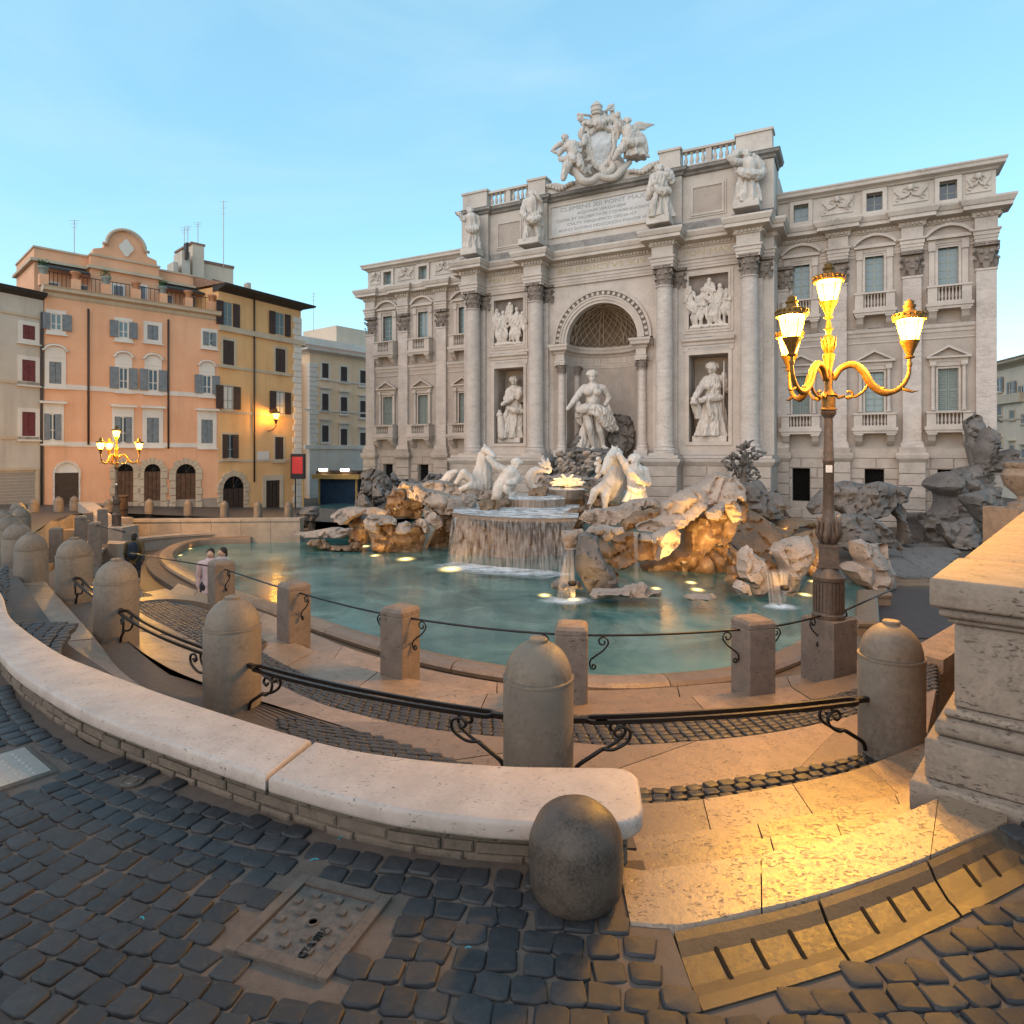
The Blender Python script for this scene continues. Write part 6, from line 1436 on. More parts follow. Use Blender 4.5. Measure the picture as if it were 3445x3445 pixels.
for (x,y) in ((650,245),(980,135)): b=Blob(*O6,YC); b.rope([(x-25,y-20),(x+25,y-25),(x+30,y+20),(x-20,y+25),(x-25,y-20)],[12,12]); b.build('key_bow','statue_marble',ca,.03,1)
b=Blob(*O6,YC-.1); b.rope([(500,760),(600,830,-.2),(680,930,-.3),(780,930,-.3),(850,880,-.3),(940,900,-.3),(1040,880,-.3),(1130,780,-.1),(1200,720)],[30,44,50,46,40,40,44,44,26],50); b.rope([(540,800),(640,900,-.1),(720,960,-.2)],[20,30,24]); b.build('base_scroll','attic_stone',ca,.045,2)
st=thing('winged_figure','winged marble figure leaning on the coat of arms from the left','statue'); b=Blob(*O6,YC-.3)
b.head(485,465,38,turn=-.5); b.cap((505,500),(520,525),24,36); b.limb([(560,555),(580,640)],[68,66]); b.cap((510,540),(620,540),34,34); b.limb([(630,545),(690,520),(700,440)],[34,28,20]); b.limb([(500,560),(450,600),(420,640)],[32,28,20]); b.limb([(560,680),(500,780,-.3),(465,905,-.3)],[66,48,26]); b.limb([(620,690),(650,760,-.3),(690,830,-.2)],[56,42,24]); b.skirt((575,640),(560,730),72,92,8,.2,.7,5,6); b.rope([(430,690,.1),(480,700,-.2),(600,700,-.4)],[24,40,36]); b.build('figure','statue_marble',st,.03,1,fold=.05)
b=Blob(*O6,YC); b.rope([(500,560,.3),(440,530,.3),(390,560,.3),(330,610,.3)],[20,34,30,10]); b.rope([(480,590,.3),(420,620,.3),(350,615,.3)],[22,26,10]); b.build('wing','statue_marble',st,.035,2)
st=thing('winged_figure','winged marble figure with windblown robe on the right of the coat of arms','statue'); b=Blob(*O6,YC-.3)
b.head(1162,285,40,turn=-.5); b.cap((1165,325),(1168,345),24,36); b.limb([(1170,390),(1190,480)],[68,70]); b.cap((1120,370),(1225,370),36,36); b.limb([(1105,380),(1085,340,-.2),(1060,300,-.2)],[30,24,16]); b.limb([(1235,380),(1270,450),(1230,500,-.3)],[34,28,20]); b.skirt((1190,470),(1260,680),78,118,8,.22,.75,8); b.rope([(1110,480,-.3),(1200,520,-.5),(1320,520,-.2),(1360,640,0)],[30,46,52,30]); b.limb([(1120,560,-.3),(1070,610,-.4),(1020,690,-.3)],[50,38,22]); b.rope([(1240,400,.1),(1310,480,.1),(1350,600,.1)],[40,52,40]); b.build('figure','statue_marble',st,.03,1,fold=.05)
b=Blob(*O6,YC)
for i in range(6): b.rope([(1215,350+8*i,.3),(1270,305+13*i,.35),(1350,315+9*i,.3),(1455-26*i,320+13*i,.3)],[18,22,18,7])
b.build('wing','statue_marble',st,.03,1)
pillow('backing',cv(*O6)([(540,850),(600,700),(660,560),(720,420),(800,330),(900,300),(1000,320),(1040,450),(1060,600),(1140,700),(1200,760),(1050,880),(850,930),(680,940)]),YC+.9,'attic_stone',ca,T=.45,back=.4,amp=.6,seed=61,lean=.05)
# ---- reliefs: crowded figures
for s,seed,lb in ((-1,3,'carved relief of a seated man and standing figures above the left niche'),(1,6,'carved relief of kneeling and standing figures above the right niche')):
    rr=random.Random(seed); rel=thing('relief',lb,'relief'); u0=6.58*s; Yr=F2W(u0,VC+.15,0).y; c0=F2W(u0,VC+.15,10.5)
    class LB(Blob):
        def P(self,x,y,dy=0): return F2W(u0+x,VC+.12+dy,y)
    b=LB((0,0),1,FPX); b.k=1.0
    figs=[(-.75,9.2,1.75,.2),(-.3,9.15,2.3,-.2),(.25,9.3,1.5,.25),(.7,9.15,2.45,-.1),(.98,9.6,1.6,.1),(-.98,9.8,1.8,.0),(0,10.4,1.5,.1)]
    for x,z,h,ln in figs:
        x+=rr.uniform(-.08,.08); b.ell(x+ln*.4,z+h*.9,.12,.16,.13,-.12); b.cap((x+ln*.3,z+h*.78,-.05),(x,z+h*.5,-.05),.2,.19)
        for e in (-1,1):
            b.limb([(x+ln*.3+e*.2,z+h*.75,-.1),(x+e*rr.uniform(.2,.4),z+h*rr.uniform(.45,.65),-.2),(x+e*rr.uniform(-.1,.5),z+h*rr.uniform(.4,.9),-.25)],[.09,.075,.05]); b.limb([(x+e*.1,z+h*.48,-.05),(x+e*rr.uniform(.1,.3),z+h*.25,-.18),(x+e*rr.uniform(0,.3),z,-.05)],[.14,.1,.06])
        for q in range(4): xx=x+rr.uniform(-.2,.2); b.rope([(xx,z+h*.55,-.12),(xx+rr.uniform(-.15,.15),z+h*.3,-.15),(xx+rr.uniform(-.2,.2),z+.05,-.05)],[.05,.07,.06],8)
    b.rope([(-1.1,9.1,-.05),(0,9.12,-.08),(1.1,9.08,-.05)],[.12,.1]); b.build('carving','statue_marble',rel,.03,1,fold=.03)
# ---- right horse and triton
O3=((1950,1450),.3106); Y=29.5
st=thing('sea_horse','rearing marble sea horse with curling mane in front of the right triton','statue'); b=Blob(*O3,Y)
b.limb([(385,235,-.5),(320,310,-1.0),(268,425,-1.3)],[64,52,34]); b.ell(262,440,36,32,34,-1.3); b.ell(345,270,20,14,16,-1.25); b.cap((400,200,-.3),(410,160,-.3),20,7); b.cap((360,195,-.5),(352,155,-.5),20,7); b.limb([(395,260,-.2),(415,380,0),(365,540,0),(345,660,.2)],[62,88,122,125]); b.limb([(340,660,.2),(420,730,.8)],[125,110])
b.limb([(265,600,-.3),(165,655,-.9),(95,830,-.8)],[62,42,26]); b.ell(85,845,36,24,30,-.8); b.limb([(300,640,-.4),(280,700,-.8),(272,830,-.7)],[60,42,28]); b.ell(270,845,34,22,30,-.7)
for k in range(14): a=k/13; b.rope([(395+20*math.sin(k*2.1),215+a*230,.05),(440+18*math.cos(k*1.7),240+a*220,.0),(420+30*math.sin(k),280+a*225,-.1)],[26,24,10],8)
for k in range(8): b.ell(200+18*math.sin(k*2.4),300+k*28,26,24,24,-.3+.1*math.sin(k))
b.rope([(500,480,.2),(430,530,0),(390,580,-.1)],[14,30,12]); b.build('horse','statue_marble',st,.04,1,.012,.03)
st=thing('triton','bearded marble triton blowing a shell beside the right sea horse','statue'); b=Blob(*O3,28.6)
b.head(600,325,66,turn=-.6,beard=.6,hair=1.12); b.cap((605,395),(608,420),44,60); b.limb([(608,450),(612,560),(615,660)],[104,95,86]); b.cap((530,430),(690,430),52,52); b.limb([(525,425),(480,340,-.1),(425,255,-.2)],[50,44,32]); b.limb([(700,435),(735,560,-.1),(640,535,-.7)],[54,46,34]); b.rope([(640,520,-.8),(570,450,-.9),(520,440,-.9)],[24,34,46]); b.skirt((612,640),(600,765),98,135,7,.12,.8,3,6); b.rope([(520,600,-.4),(610,640,-.6),(700,630,-.3)],[24,34,30]); b.build('figure','statue_marble',st,.036,1,.0,.025)
# ---- left horse and triton
O2=((1450,1450),.3106)
st=thing('sea_horse','reclining winged marble sea horse stretching its neck up on the left rocks','statue'); b=Blob(*O2,31.5)
b.limb([(588,215,-.1),(628,225,-.6),(672,268,-.9)],[50,40,26]); b.ell(678,275,28,24,28,-.9); b.cap((585,165,0),(578,140,0),16,7); b.limb([(595,240,-.1),(580,340,0),(550,480,.1),(540,590,.2)],[55,70,110,128]); b.limb([(540,570,.3),(340,580,.6),(150,590,.6)],[125,96,80]); b.limb([(150,590,.6),(20,620,.6),(-160,680,.8)],[84,62,30])
b.limb([(490,580,-.3),(355,455,-.6),(280,560,-.5)],[58,42,28]); b.limb([(520,620,-.4),(420,590,-.9),(310,640,-.8)],[56,40,26]); b.rope([(150,560,.2),(220,470,.1),(290,430,0)],[60,56,20])
for k in range(8): b.rope([(150+30*k,600-6*k,.2),(130+26*k,540-8*k,.3),(190+22*k,470-4*k,.3)],[24,20,8],8)
for k in range(7): b.rope([(560-8*k,230+45*k,.1),(520-8*k,260+45*k,.15),(530-8*k,300+42*k,.1)],[22,24,10],8)
b.build('horse','statue_marble',st,.045,1,.012,.03)
st=thing('triton','marble triton pulling the reins of the left sea horse','statue'); b=Blob(*O2,30.5)
b.head(930,358,54,turn=.5,hair=1.15); b.cap((905,410),(890,430),38,52); b.limb([(860,460),(810,530),(760,600)],[92,84,74]); b.cap((800,430),(920,480),46,46); b.limb([(790,425),(700,375,-.1),(620,285,-.2)],[48,40,26]); b.limb([(930,485),(905,560,-.3),(830,565,-.5)],[44,36,26]); b.limb([(755,600),(730,690),(690,760,.1)],[82,74,50]); b.rope([(900,600,.1),(850,590,-.2),(820,640,-.3),(860,690,-.2),(920,650,-.1)],[30,40,42,36,16]); b.rope([(900,560,.3),(960,530,.4),(1010,510,.4)],[26,30,8]); b.build('figure','statue_marble',st,.036,1,.0,.025)
st=thing('fish_tail','pale curling marble fish tail left of the cascade','carving'); b=Blob(*O2,32); b.rope([(1285,455),(1210,425),(1120,430),(1065,500),(1080,590),(1130,640)],[14,28,44,50,44,40],24); b.rope([(1285,455),(1290,400),(1260,360)],[14,22,8]); b.build('tail','statue_marble',st,.04,2)
fl_=thing('carved_leaf','clump of broad carved stone leaves beside the fish tail','carving')
for k,(x,y,x2,y2) in enumerate(((1240,400,1195,290),(1240,400,1160,345),(1240,400,1265,290),(1240,400,1290,340),(1240,400,1215,380))): b=Blob(*O2,32); b.rope([(x,y),((x+x2)/2+10,(y+y2)/2),(x2,y2)],[10,26,8],8); b.m.build('leaf','statue_marble',fl_,True)
# carved plants glowing in the hollow below the god
pl_=thing('carved_plant','carved stone plant with spreading leaves lit amber in the hollow above the top basin','carving')
for k in range(16):
    a=PI*(.04+.92*k/15); L=170+50*math.sin(k*2.3); b=Blob(*O2,32.5); x,y=1480,600; b.rope([(x,y,0),(x+math.cos(a)*L*.5,y-math.sin(a)*L*.35-20,-.2),(x+math.cos(a)*L,y-math.sin(a)*L*.62,-.35)],[16,28,10],8); b.m.build('leaf','statue_marble',pl_,True)
st2=thing('carved_shrub','crinkled carved stone shrub on the rock under the sea god','carving'); rr=random.Random(4)
for g,(gx,gy) in enumerate(((1480,360),(1800,360),(1600,470))):
    for k in range(16):
        b=Blob(*O2,35); x=gx+rr.uniform(-110,110); y=gy+rr.uniform(-100,110); b.rope([(x,y,0),(x+rr.uniform(-40,40),y-30,-.2),(x+rr.uniform(-70,70),y-rr.uniform(20,80),-.3)],[20,26,9],8); b.m.build('frond','rock_travertine',st2,True)

bpy.data.scenes.remove(TMP)
# ------------------------------------------------------------------ near things
def bevel_prism(pts,z0,z1,bev=.02,seg=3,mat=None,name='slab',parent=None,bottom=True):
    bm=bmesh.new(); vb=[bm.verts.new((p[0],p[1],z0)) for p in pts]; vt=[bm.verts.new((p[0],p[1],z1)) for p in pts]; n=len(pts)
    bm.faces.new(vb[::-1]); bm.faces.new(vt)
    for i in range(n): bm.faces.new((vb[i],vb[(i+1)%n],vt[(i+1)%n],vt[i]))
    bmesh.ops.recalc_face_normals(bm,faces=bm.faces)
    ed=[e for e in bm.edges if (e.verts[0].co.z>z1-1e-6 and e.verts[1].co.z>z1-1e-6) or (bottom and e.verts[0].co.z<z0+1e-6 and e.verts[1].co.z<z0+1e-6)]
    bmesh.ops.bevel(bm,geom=ed,offset=bev,segments=seg,profile=.5,affect='EDGES')
    me=bpy.data.meshes.new(name); bm.to_mesh(me); bm.free(); me.polygons.foreach_set('use_smooth',[True]*len(me.polygons))
    try: me.set_sharp_from_angle(angle=R(50))
    except Exception: pass
    if mat: me.materials.append(MT[mat])
    return link(name,me,parent)
# ---- long curved bench
BZ=.2
b_out=spline([Vector((-6.6,7.6,BZ)),Vector((-5.0,6.0,BZ))]+Gp([(0,2196),(62,2258),(180,2333),(311,2401),(472,2463),(621,2516),(906,2612),(1268,2708),(1540,2748),(1750,2766),(1990,2768)],BZ),120)
b_in=spline([Vector((-7.6,9.2,BZ)),Vector((-6.4,7.95,BZ))]+Gp([(6,1997),(31,2066),(87,2118),(205,2196),(323,2246),(435,2289),(621,2355),(1060,2490),(1359,2545),(1685,2572),(1990,2578)],BZ),120)
bench=thing('stone_bench','long curved low travertine bench following the street above the steps','bench')
def npar(C,q): return min(range(len(C)),key=lambda i:(C[i]-q).length)/(len(C)-1)
cpo=[0]+[npar(b_out,G(x,y,BZ)) for x,y in ((906,2612),)]+[1.0]; cpi=[0]+[npar(b_in,G(x,y,BZ)) for x,y in ((1060,2490),)]+[1.0]
for ci in range(2):
    S=60; g0=.0012 if ci else 0; g1=.0012 if ci<1 else 0
    o=[lerp_c(b_out,cpo[ci]+g0+(cpo[ci+1]-cpo[ci]-g0-g1)*k/S) for k in range(S+1)]; i_=[lerp_c(b_in,cpi[ci]+g0+(cpi[ci+1]-cpi[ci]-g0-g1)*k/S) for k in range(S+1)]
    if ci==1:
        # rounded free end
        e=[]; a=o[-1]; b=i_[-1]; d=(o[-1]-o[-2]).normalized(); w=(b-a)
        for s0,cc in ((a,.0),(b,1.0)): pass
        r=.13; ax=d*.44
        e=[a+d*.09]
        for k in range(7): an=-PI/2+PI/2*k/6; e.append(a+d*(.09+r*math.cos(an))+w.normalized()*(r+r*math.sin(an)))
        for k in range(7): an=PI/2*k/6; e.append(b+d*(.09+r*math.cos(an))+w.normalized()*(-r+r*math.sin(an)))
        pts=o+e+i_[::-1]
    else: pts=o+i_[::-1]
    bevel_prism([(p.x,p.y) for p in pts],BZ-.085,BZ,.022,3,'bench_stone','bench_slab',bench)
# bed under the slabs and thin bricks of its face
m=MB(); C=[lerp_c(b_out,k/60).lerp(lerp_c(b_in,k/60),.16) for k in range(61)]; D=[lerp_c(b_out,k/60).lerp(lerp_c(b_in,k/60),.92) for k in range(61)]
dd=(b_out[-1]-b_out[-2]).normalized()*.15; C.append(C[-1]+dd); D.append(D[-1]+dd)
m.add([(p.x,p.y,-.7) for p in C]+[(p.x,p.y,BZ-.09) for p in C]+[(p.x,p.y,-.7) for p in D]+[(p.x,p.y,BZ-.09) for p in D],[(i,i+1,62+i+1,62+i) for i in range(61)]+[(124+i+1,124+i,186+i,186+i+1) for i in range(61)]+[(61,185,247,123)])
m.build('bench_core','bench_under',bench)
rq=random.Random(21); F_=spline(C,200); L_=sum((F_[i+1]-F_[i]).length for i in range(199))
for row in range(3):
    s=rq.uniform(0,.1); z0=-.03+row*.05
    while s<L_-.05:
        ln_=rq.uniform(.14,.30); e=min(L_,s+ln_)
        if e/L_>.30:
            a=lerp_c(F_,s/L_+.0008); b=lerp_c(F_,e/L_-.0008); d=(b-a); L2=d.length
            if L2>.04:
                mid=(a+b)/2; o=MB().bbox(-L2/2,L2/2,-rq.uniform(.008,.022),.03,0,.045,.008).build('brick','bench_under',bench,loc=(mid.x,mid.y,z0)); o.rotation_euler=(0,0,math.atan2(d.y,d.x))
        s=e
# ---- domed bollards
bm_=MB().lathe([(.235,-.25),(.235,.0),(.235,.735),(.23,.745)],40).mesh('shaft','bollard_stone',True,40)
cm_=MB().lathe([(.238,.745),(.238,.76),(.218,.763)]+[(.222*math.cos(a),.765+.235*math.sin(a)) for a in [PI/2*k/12 for k in range(12)]]+[(.05,.9945)],40).mesh('dome_cap','bollard_stone',True,40)
km_=MB().lathe([(.064,.985),(.064,1.008),(.056,1.016),(.001,1.017)],24).mesh('knob','bollard_stone',True,40)
def bollard(x,ytop,z,label,group='domed stone bollards',sc=1.0,Y=None,hs=1.0):
    zt=z+1.02*hs
    d=Y or FPX*(CAMZ-zt)/(ytop-HY)
    p=AT(x,ytop,d); o=thing('stone_bollard',label,'bollard',(p.x,p.y,p.z-1.02*hs),x*.013,group)
    o.scale=(sc,sc,hs)
    link('shaft',bm_,o); link('dome_cap',cm_,o); link('knob',km_,o); return o
BL=[bollard(59,1758,-.58,'domed stone bollard, second from the left edge in the near row'),bollard(105,1790,-.56,'domed stone bollard, third from the left edge in the near row',sc=.96),
    bollard(250,1807,-.55,'domed stone bollard where the double rail starts on the left'),bollard(392,1878,-.55,'domed stone bollard at the corner of the terrace, left of the tall amber lit one'),
    bollard(782,2003,-.55,'domed stone bollard lit amber on its right side behind the bench'),bollard(1811,2143,-.55,'largest domed stone bollard, in the middle right behind the bench'),
    bollard(2998,2085,-.55,'domed stone bollard with dark veins beside the big pedestal',sc=.94)]
for x,yt,Y,lb in ((31,1733,12.9,'third farther back at the left edge'),(12,1715,14.6,'cut by the left edge of the photo'),(71,1705,18.2,'behind the near row, the bigger of two'),(60,1688,22.5,'behind the near row, the smaller of two'),
    (113,1678,27.5,'first of the far row, by the garage'),(197,1670,28.5,'second of the far row, before the shop door'),(250,1668,29.6,'third of the far row, by the ramp wall'),(365,1680,30.4,'beside the far street lamp'),
    (502,1678,30.0,'before the first arched door'),(633,1680,29.9,'before the third arched door'),(755,1684,29.9,'before the drainpipe between the houses'),(868,1687,29.9,'before the dark arch of the ochre house'),(971,1687,29.9,'last of the far row, by the carved boulder')):
    bollard(x,yt,0,'pale domed bollard '+lb,'bollards of the far row' if Y>25 else 'domed stone bollards',sc=.8 if Y>25 else 1,Y=Y,hs=.9 if Y>25 else 1)
# ---- squat round-topped granite guard stone
gp=G(1952,3100,0.0); prof=[(.12,-.06),(.15,-.01),(.17,.02),(.178,.05),(.181,.10),(.181,.15),(.18,.18)]+[(.18*math.cos(a)**.85,.185+.165*math.sin(a)) for a in [PI/2*k/14 for k in range(1,14)]]+[(.004,.351)]
mg=MB().lathe(prof,48); 
mg.v=[tuple(Vector(q)+mnoise.noise_vector(Vector(q)*14)*.004) for q in mg.v]
o=mg.build('guard_stone','granite',None,True,60,(gp.x,gp.y+.16,0)); tag(o,'dark speckled granite guard stone with rounded top at the end of the bench','bollard')
# ---- square posts with the thin rail
pm_=MB(); pm_.box(-.16,.16,-.16,.16,-.25,.70)
def post_mesh(name,w,h):
    m=MB(); b=.012
    pr=[(-w,-.25),(-w,h*.87),(-w+.0,h*.87)]
    s=[]
    for zz,ww in ((-.25,w),(h*.87,w),(h*.875,w-.006),(h*.885,w-.006),(h*.89,w),(h*.94,w),(h*.98,w-.02),(h,w-.06)):
        s.append([(ww*c0,ww*c1,zz) for c0,c1 in ((-1,-.93),(-.93,-1),(.93,-1),(1,-.93),(1,.93),(.93,1),(-.93,1),(-1,.93))])
    V=[q for r_ in s for q in r_]; F=[(i*8+k,i*8+(k+1)%8,(i+1)*8+(k+1)%8,(i+1)*8+k) for i in range(len(s)-1) for k in range(8)]+[tuple(range((len(s)-1)*8,len(s)*8))]
    return m.add(V,F).mesh(name,'post_stone')
PM=post_mesh('stone_post',.155,.8)
PP=[(690,2060,'leftmost, at the terrace corner'),(975,2178,'second from the left, lit amber'),(1338,2300,'third from the left'),(1928,2388,'just behind the largest domed bollard'),(2552,2358,'left of the street lamp')]
posts=[]
for x,y,lb in PP:
    if lb.startswith('leftmost'): x,y=730,2066
    p=G(x,y,-.75); p.y+=.15; posts.append(p)
lampp=G(2818,2292,-.75); lampp.y+=.2; posts.append(lampp)
tang=[]
for i,p in enumerate(posts):
    a=posts[max(i-1,0)]; b=posts[min(i+1,len(posts)-1)]; tang.append(math.atan2((b-a).y,(b-a).x))
for (x,y,lb),p,tg in zip(PP,posts,tang):
    tag(link('stone_post',PM,None,(p.x,p.y,-.75),(0,0,tg)),'square travertine post with chamfered top on the pool side, '+lb,'post','square posts of the pool railing')
def scroll(p,dirv,h,sgn=1):
    """S-shaped bracket from the post (low) out to the bar (high)"""
    U=Vector(dirv).normalized(); Z=Vector((0,0,1)); pts=[]
    for k in range(15): a=PI*.5+2*PI*1.2*(1-k/14); r=.012+.032*(k/14); pts.append(p+U*(.05+r*math.cos(a)*1)+Z*(-h+.045+r*math.sin(a)))
    e0=p+U*.0+Z*(-h+.05); 
    S=[p+U*.012+Z*(-h+.04),p+U*.01+Z*(-h+.09),p+U*.05+Z*(-h*.62),p+U*.14+Z*(-h*.42),p+U*.19+Z*(-h*.22)]
    T=[]
    for k in range(15): a=-.2+2*PI*1.15*k/14; r=.055*(1-k/20); T.append(p+U*(.135+r*math.cos(a))+Z*(-.06+r*math.sin(a)))
    lowc=[p+U*(.045+.032*math.cos(a)*(1-k/18))+Z*(-h+.04+.032*math.sin(a)*(1-k/18)) for k,a in enumerate([PI+2*PI*1.2*k/14 for k in range(15)])]
    m=MB(); m.tube(lowc[::-1]+spline(S,10)+T,.0085,6); return m
ALL=spline([Vector((p.x,p.y,0)) for p in posts],201)
def nearest(p): return min(range(201),key=lambda i:(ALL[i]-Vector((p.x,p.y,0))).length)
for i in range(len(posts)-1):
    a,b=nearest(posts[i]),nearest(posts[i+1]); seg=[Vector((q.x,q.y,-.075)) for q in ALL[a:b+1]]
    rl=thing('thin_railing','thin black iron rail with curled brackets, %s'%(('first span from the left','second span from the left','third span from the left','span behind the largest bollard','span ending at the lamp')[i]),'railing',(0,0,0),0,'spans of the pool railing')
    da=(seg[1]-seg[0]).normalized(); db=(seg[-2]-seg[-1]).normalized()
    seg[0]=seg[0]+da*.13; seg[-1]=seg[-1]+db*.13
    MB().tube(spline(seg,24),.0115,8).build('bar','iron_black',rl,True)
    for p,d in ((seg[0],da),(seg[-1],db)): scroll(p+d*.02,d,.34).build('bracket','iron_black',rl,True)
# further spans left and right
rl=thing('thin_railing','thin black iron rail running left from the corner post','railing',(0,0,0),0,'spans of the pool railing')
p0=posts[0]; p1=G(470,2000,-.75); q0=Vector((p0.x,p0.y,-.075)); q1=AT(440,1888,(p0-Vector((0,0,0))).y+1.5); q1.z=-.075
MB().tube([q0,q1],.0115,8).build('bar','iron_black',rl,True); d_=(q1-q0).normalized(); scroll(q1-d_*.25,-d_,.34).build('bracket','iron_black',rl,True)
rl=thing('thin_railing','thin black iron rail running right from the street lamp','railing',(0,0,0),0,'spans of the pool railing')
q0=Vector((lampp.x+.15,lampp.y+.05,-.075)); q1=AT(3010,2150,8.6); q1.z=-.075; MB().tube([q0,q1],.0115,8).build('bar','iron_black',rl,True); d_=(q1-q0).normalized(); scroll(q0+d_*.02,d_,.34).build('bracket','iron_black',rl,True)
# ---- double rails between domed bollards
def double_rail(A,B,label,zr=-.09,bow=.12):
    a=Vector((A.location.x,A.location.y,zr)); b=Vector((B.location.x,B.location.y,zr)); d=(b-a); L=d.length; d=d/L; nrm=Vector((-d.y,d.x,0))
    o=thing('double_rail',label,'railing',(0,0,0),0,'double rails between the domed bollards')
    def pt(s,w): # s metres from a
        t=s/L; return a+d*s-nrm*(bow*4*t*(1-t))+nrm*w
    s0,s1=.20,L-.20; w=.045
    def flat(path,wd,th,name):
        m=MB(); n=len(path)
        for i,p in enumerate(path):
            q=path[max(i-1,0)]; r_=path[min(i+1,n-1)]; t=(r_-q).normalized(); s=Vector((-t.y,t.x,0))*wd/2
            for e in (1,-1):
                for z in (-th/2,th/2): m.v.append(tuple(p+s*e+Vector((0,0,z))))
        for i in range(n-1):
            k=i*4; m.f+=[(k,k+4,k+6,k+2),(k+1,k+3,k+7,k+5),(k,k+1,k+5,k+4),(k+2,k+6,k+7,k+3)]
        m.f+=[(0,2,3,1),((n-1)*4,(n-1)*4+1,(n-1)*4+3,(n-1)*4+2)]
        return m.build(name,'iron_black',o)
    loop=[pt(s0+.17+(L-.74)*k/24,-w) for k in range(25)]
    e1=[pt(s1-.17+.05*math.sin(PI*k/8),-w*math.cos(PI*k/8)) for k in range(1,8)]
    back_=[pt(s1-.17-(L-.74)*k/24,w) for k in range(25)]
    e0=[pt(s0+.17-.05*math.sin(PI*k/8),w*math.cos(PI*k/8)) for k in range(1,8)]
    flat(loop+e1+back_+e0+[loop[0],loop[1]],.022,.028,'loop_bar')
    flat([pt(s0,0),pt(s0+.13,0)],.035,.034,'end_bar'); flat([pt(s1-.13,0),pt(s1,0)],.035,.034,'end_bar')
    for s,dr in ((s0,1),(s1,-1)):
        base=pt(s+.03*dr,0); U=(pt(s+.3*dr,0)-pt(s,0)).normalized(); Z=Vector((0,0,1))
        stem=spline([base+Z*-.37+U*.01,base+Z*-.31+U*.03,base+Z*-.25+U*.12,base+Z*-.2+U*.2],10)
        MB().tube(stem,[.015]*10,8).build('bracket_stem','iron_black',o,True)
        for e in (1,-1):
            W=nrm*e*w
            c=spline([base+Z*-.2+U*.2,base+Z*-.19+U*.27+W*.7,base+Z*-.13+U*.36+W,base+Z*-.06+U*.37+W,base+Z*-.035+U*.30+W,base+Z*-.075+U*.265+W,base+Z*-.10+U*.30+W,base+Z*-.075+U*.325+W],26)
            MB().tube(c,.0115,8).build('bracket_curl','iron_black',o,True)
    return o
double_rail(BL[5],BL[6],'black double iron rail gleaming amber, right of the largest domed bollard',bow=.10)
double_rail(BL[4],BL[5],'black double iron rail left of the largest domed bollard',bow=.12)
double_rail(BL[3],BL[4],'black double iron rail left of the amber lit bollard',bow=.1)
double_rail(BL[2],BL[3],'black double iron rail between the two bollards at the terrace corner',bow=.05)
# ---- street lamps
for nm,k in (('lantern_glass',1.0),('lantern_glass_far',1.0)):
    t=NT(nm); e=t.n('ShaderNodeEmission'); ly=t.n('ShaderNodeLayerWeight'); ly.inputs[0].default_value=.35
    e.inputs[0].default_value=(1,.42,.07,1); e.inputs[1].default_value=2.6*k; tr_=t.n('ShaderNodeBsdfTransparent'); ad_=t.n('ShaderNodeAddShader'); t.l(e.outputs[0],ad_.inputs[0]); t.l(tr_.outputs[0],ad_.inputs[1]); t.l(ad_.outputs[0],t.out.inputs[0])
def lantern(parent,loc,far=False,s=1.0):
    """tapered glass between a gilt cap with crown and finial and a cup below"""
    o=MB().lathe([(.002,-.30),(.022,-.29),(.028,-.26),(.016,-.24),(.018,-.21),(.045,-.20),(.05,-.185),(.03,-.175),(.05,-.12),(.075,-.06),(.092,-.03),(.095,-.015),(.085,-.005)],20).build('lantern','lamp_gilt',parent,True,50,loc); o.scale=(s,s,s)
    MB().lathe([(.082,-.005),(.13,.20)],24,cap=False).build('glass','lantern_glass_far' if far else 'lantern_glass',o,True)
    for k in range(6): a=2*PI*k/6; MB().tube([(.083*math.cos(a),.083*math.sin(a),-.005),(.132*math.cos(a),.132*math.sin(a),.2)],.0045,5).build('glazing_bar','lamp_gilt',o,True)
    MB().lathe([(.13,.198),(.155,.2),(.165,.215),(.16,.235),(.15,.245),(.15,.27),(.10,.285),(.06,.30),(.05,.33),(.062,.345),(.062,.36),(.04,.37),(.045,.40),(.02,.415),(.002,.43)],24).build('cap','lamp_gilt',o,True,45)
    for k in range(18): a=2*PI*k/18; MB().lathe([(.002,-.02),(.014,0),(.002,.02)],5,(.158*math.cos(a),.158*math.sin(a),.25)).build('crown_tip','lamp_gilt',o)
    return o
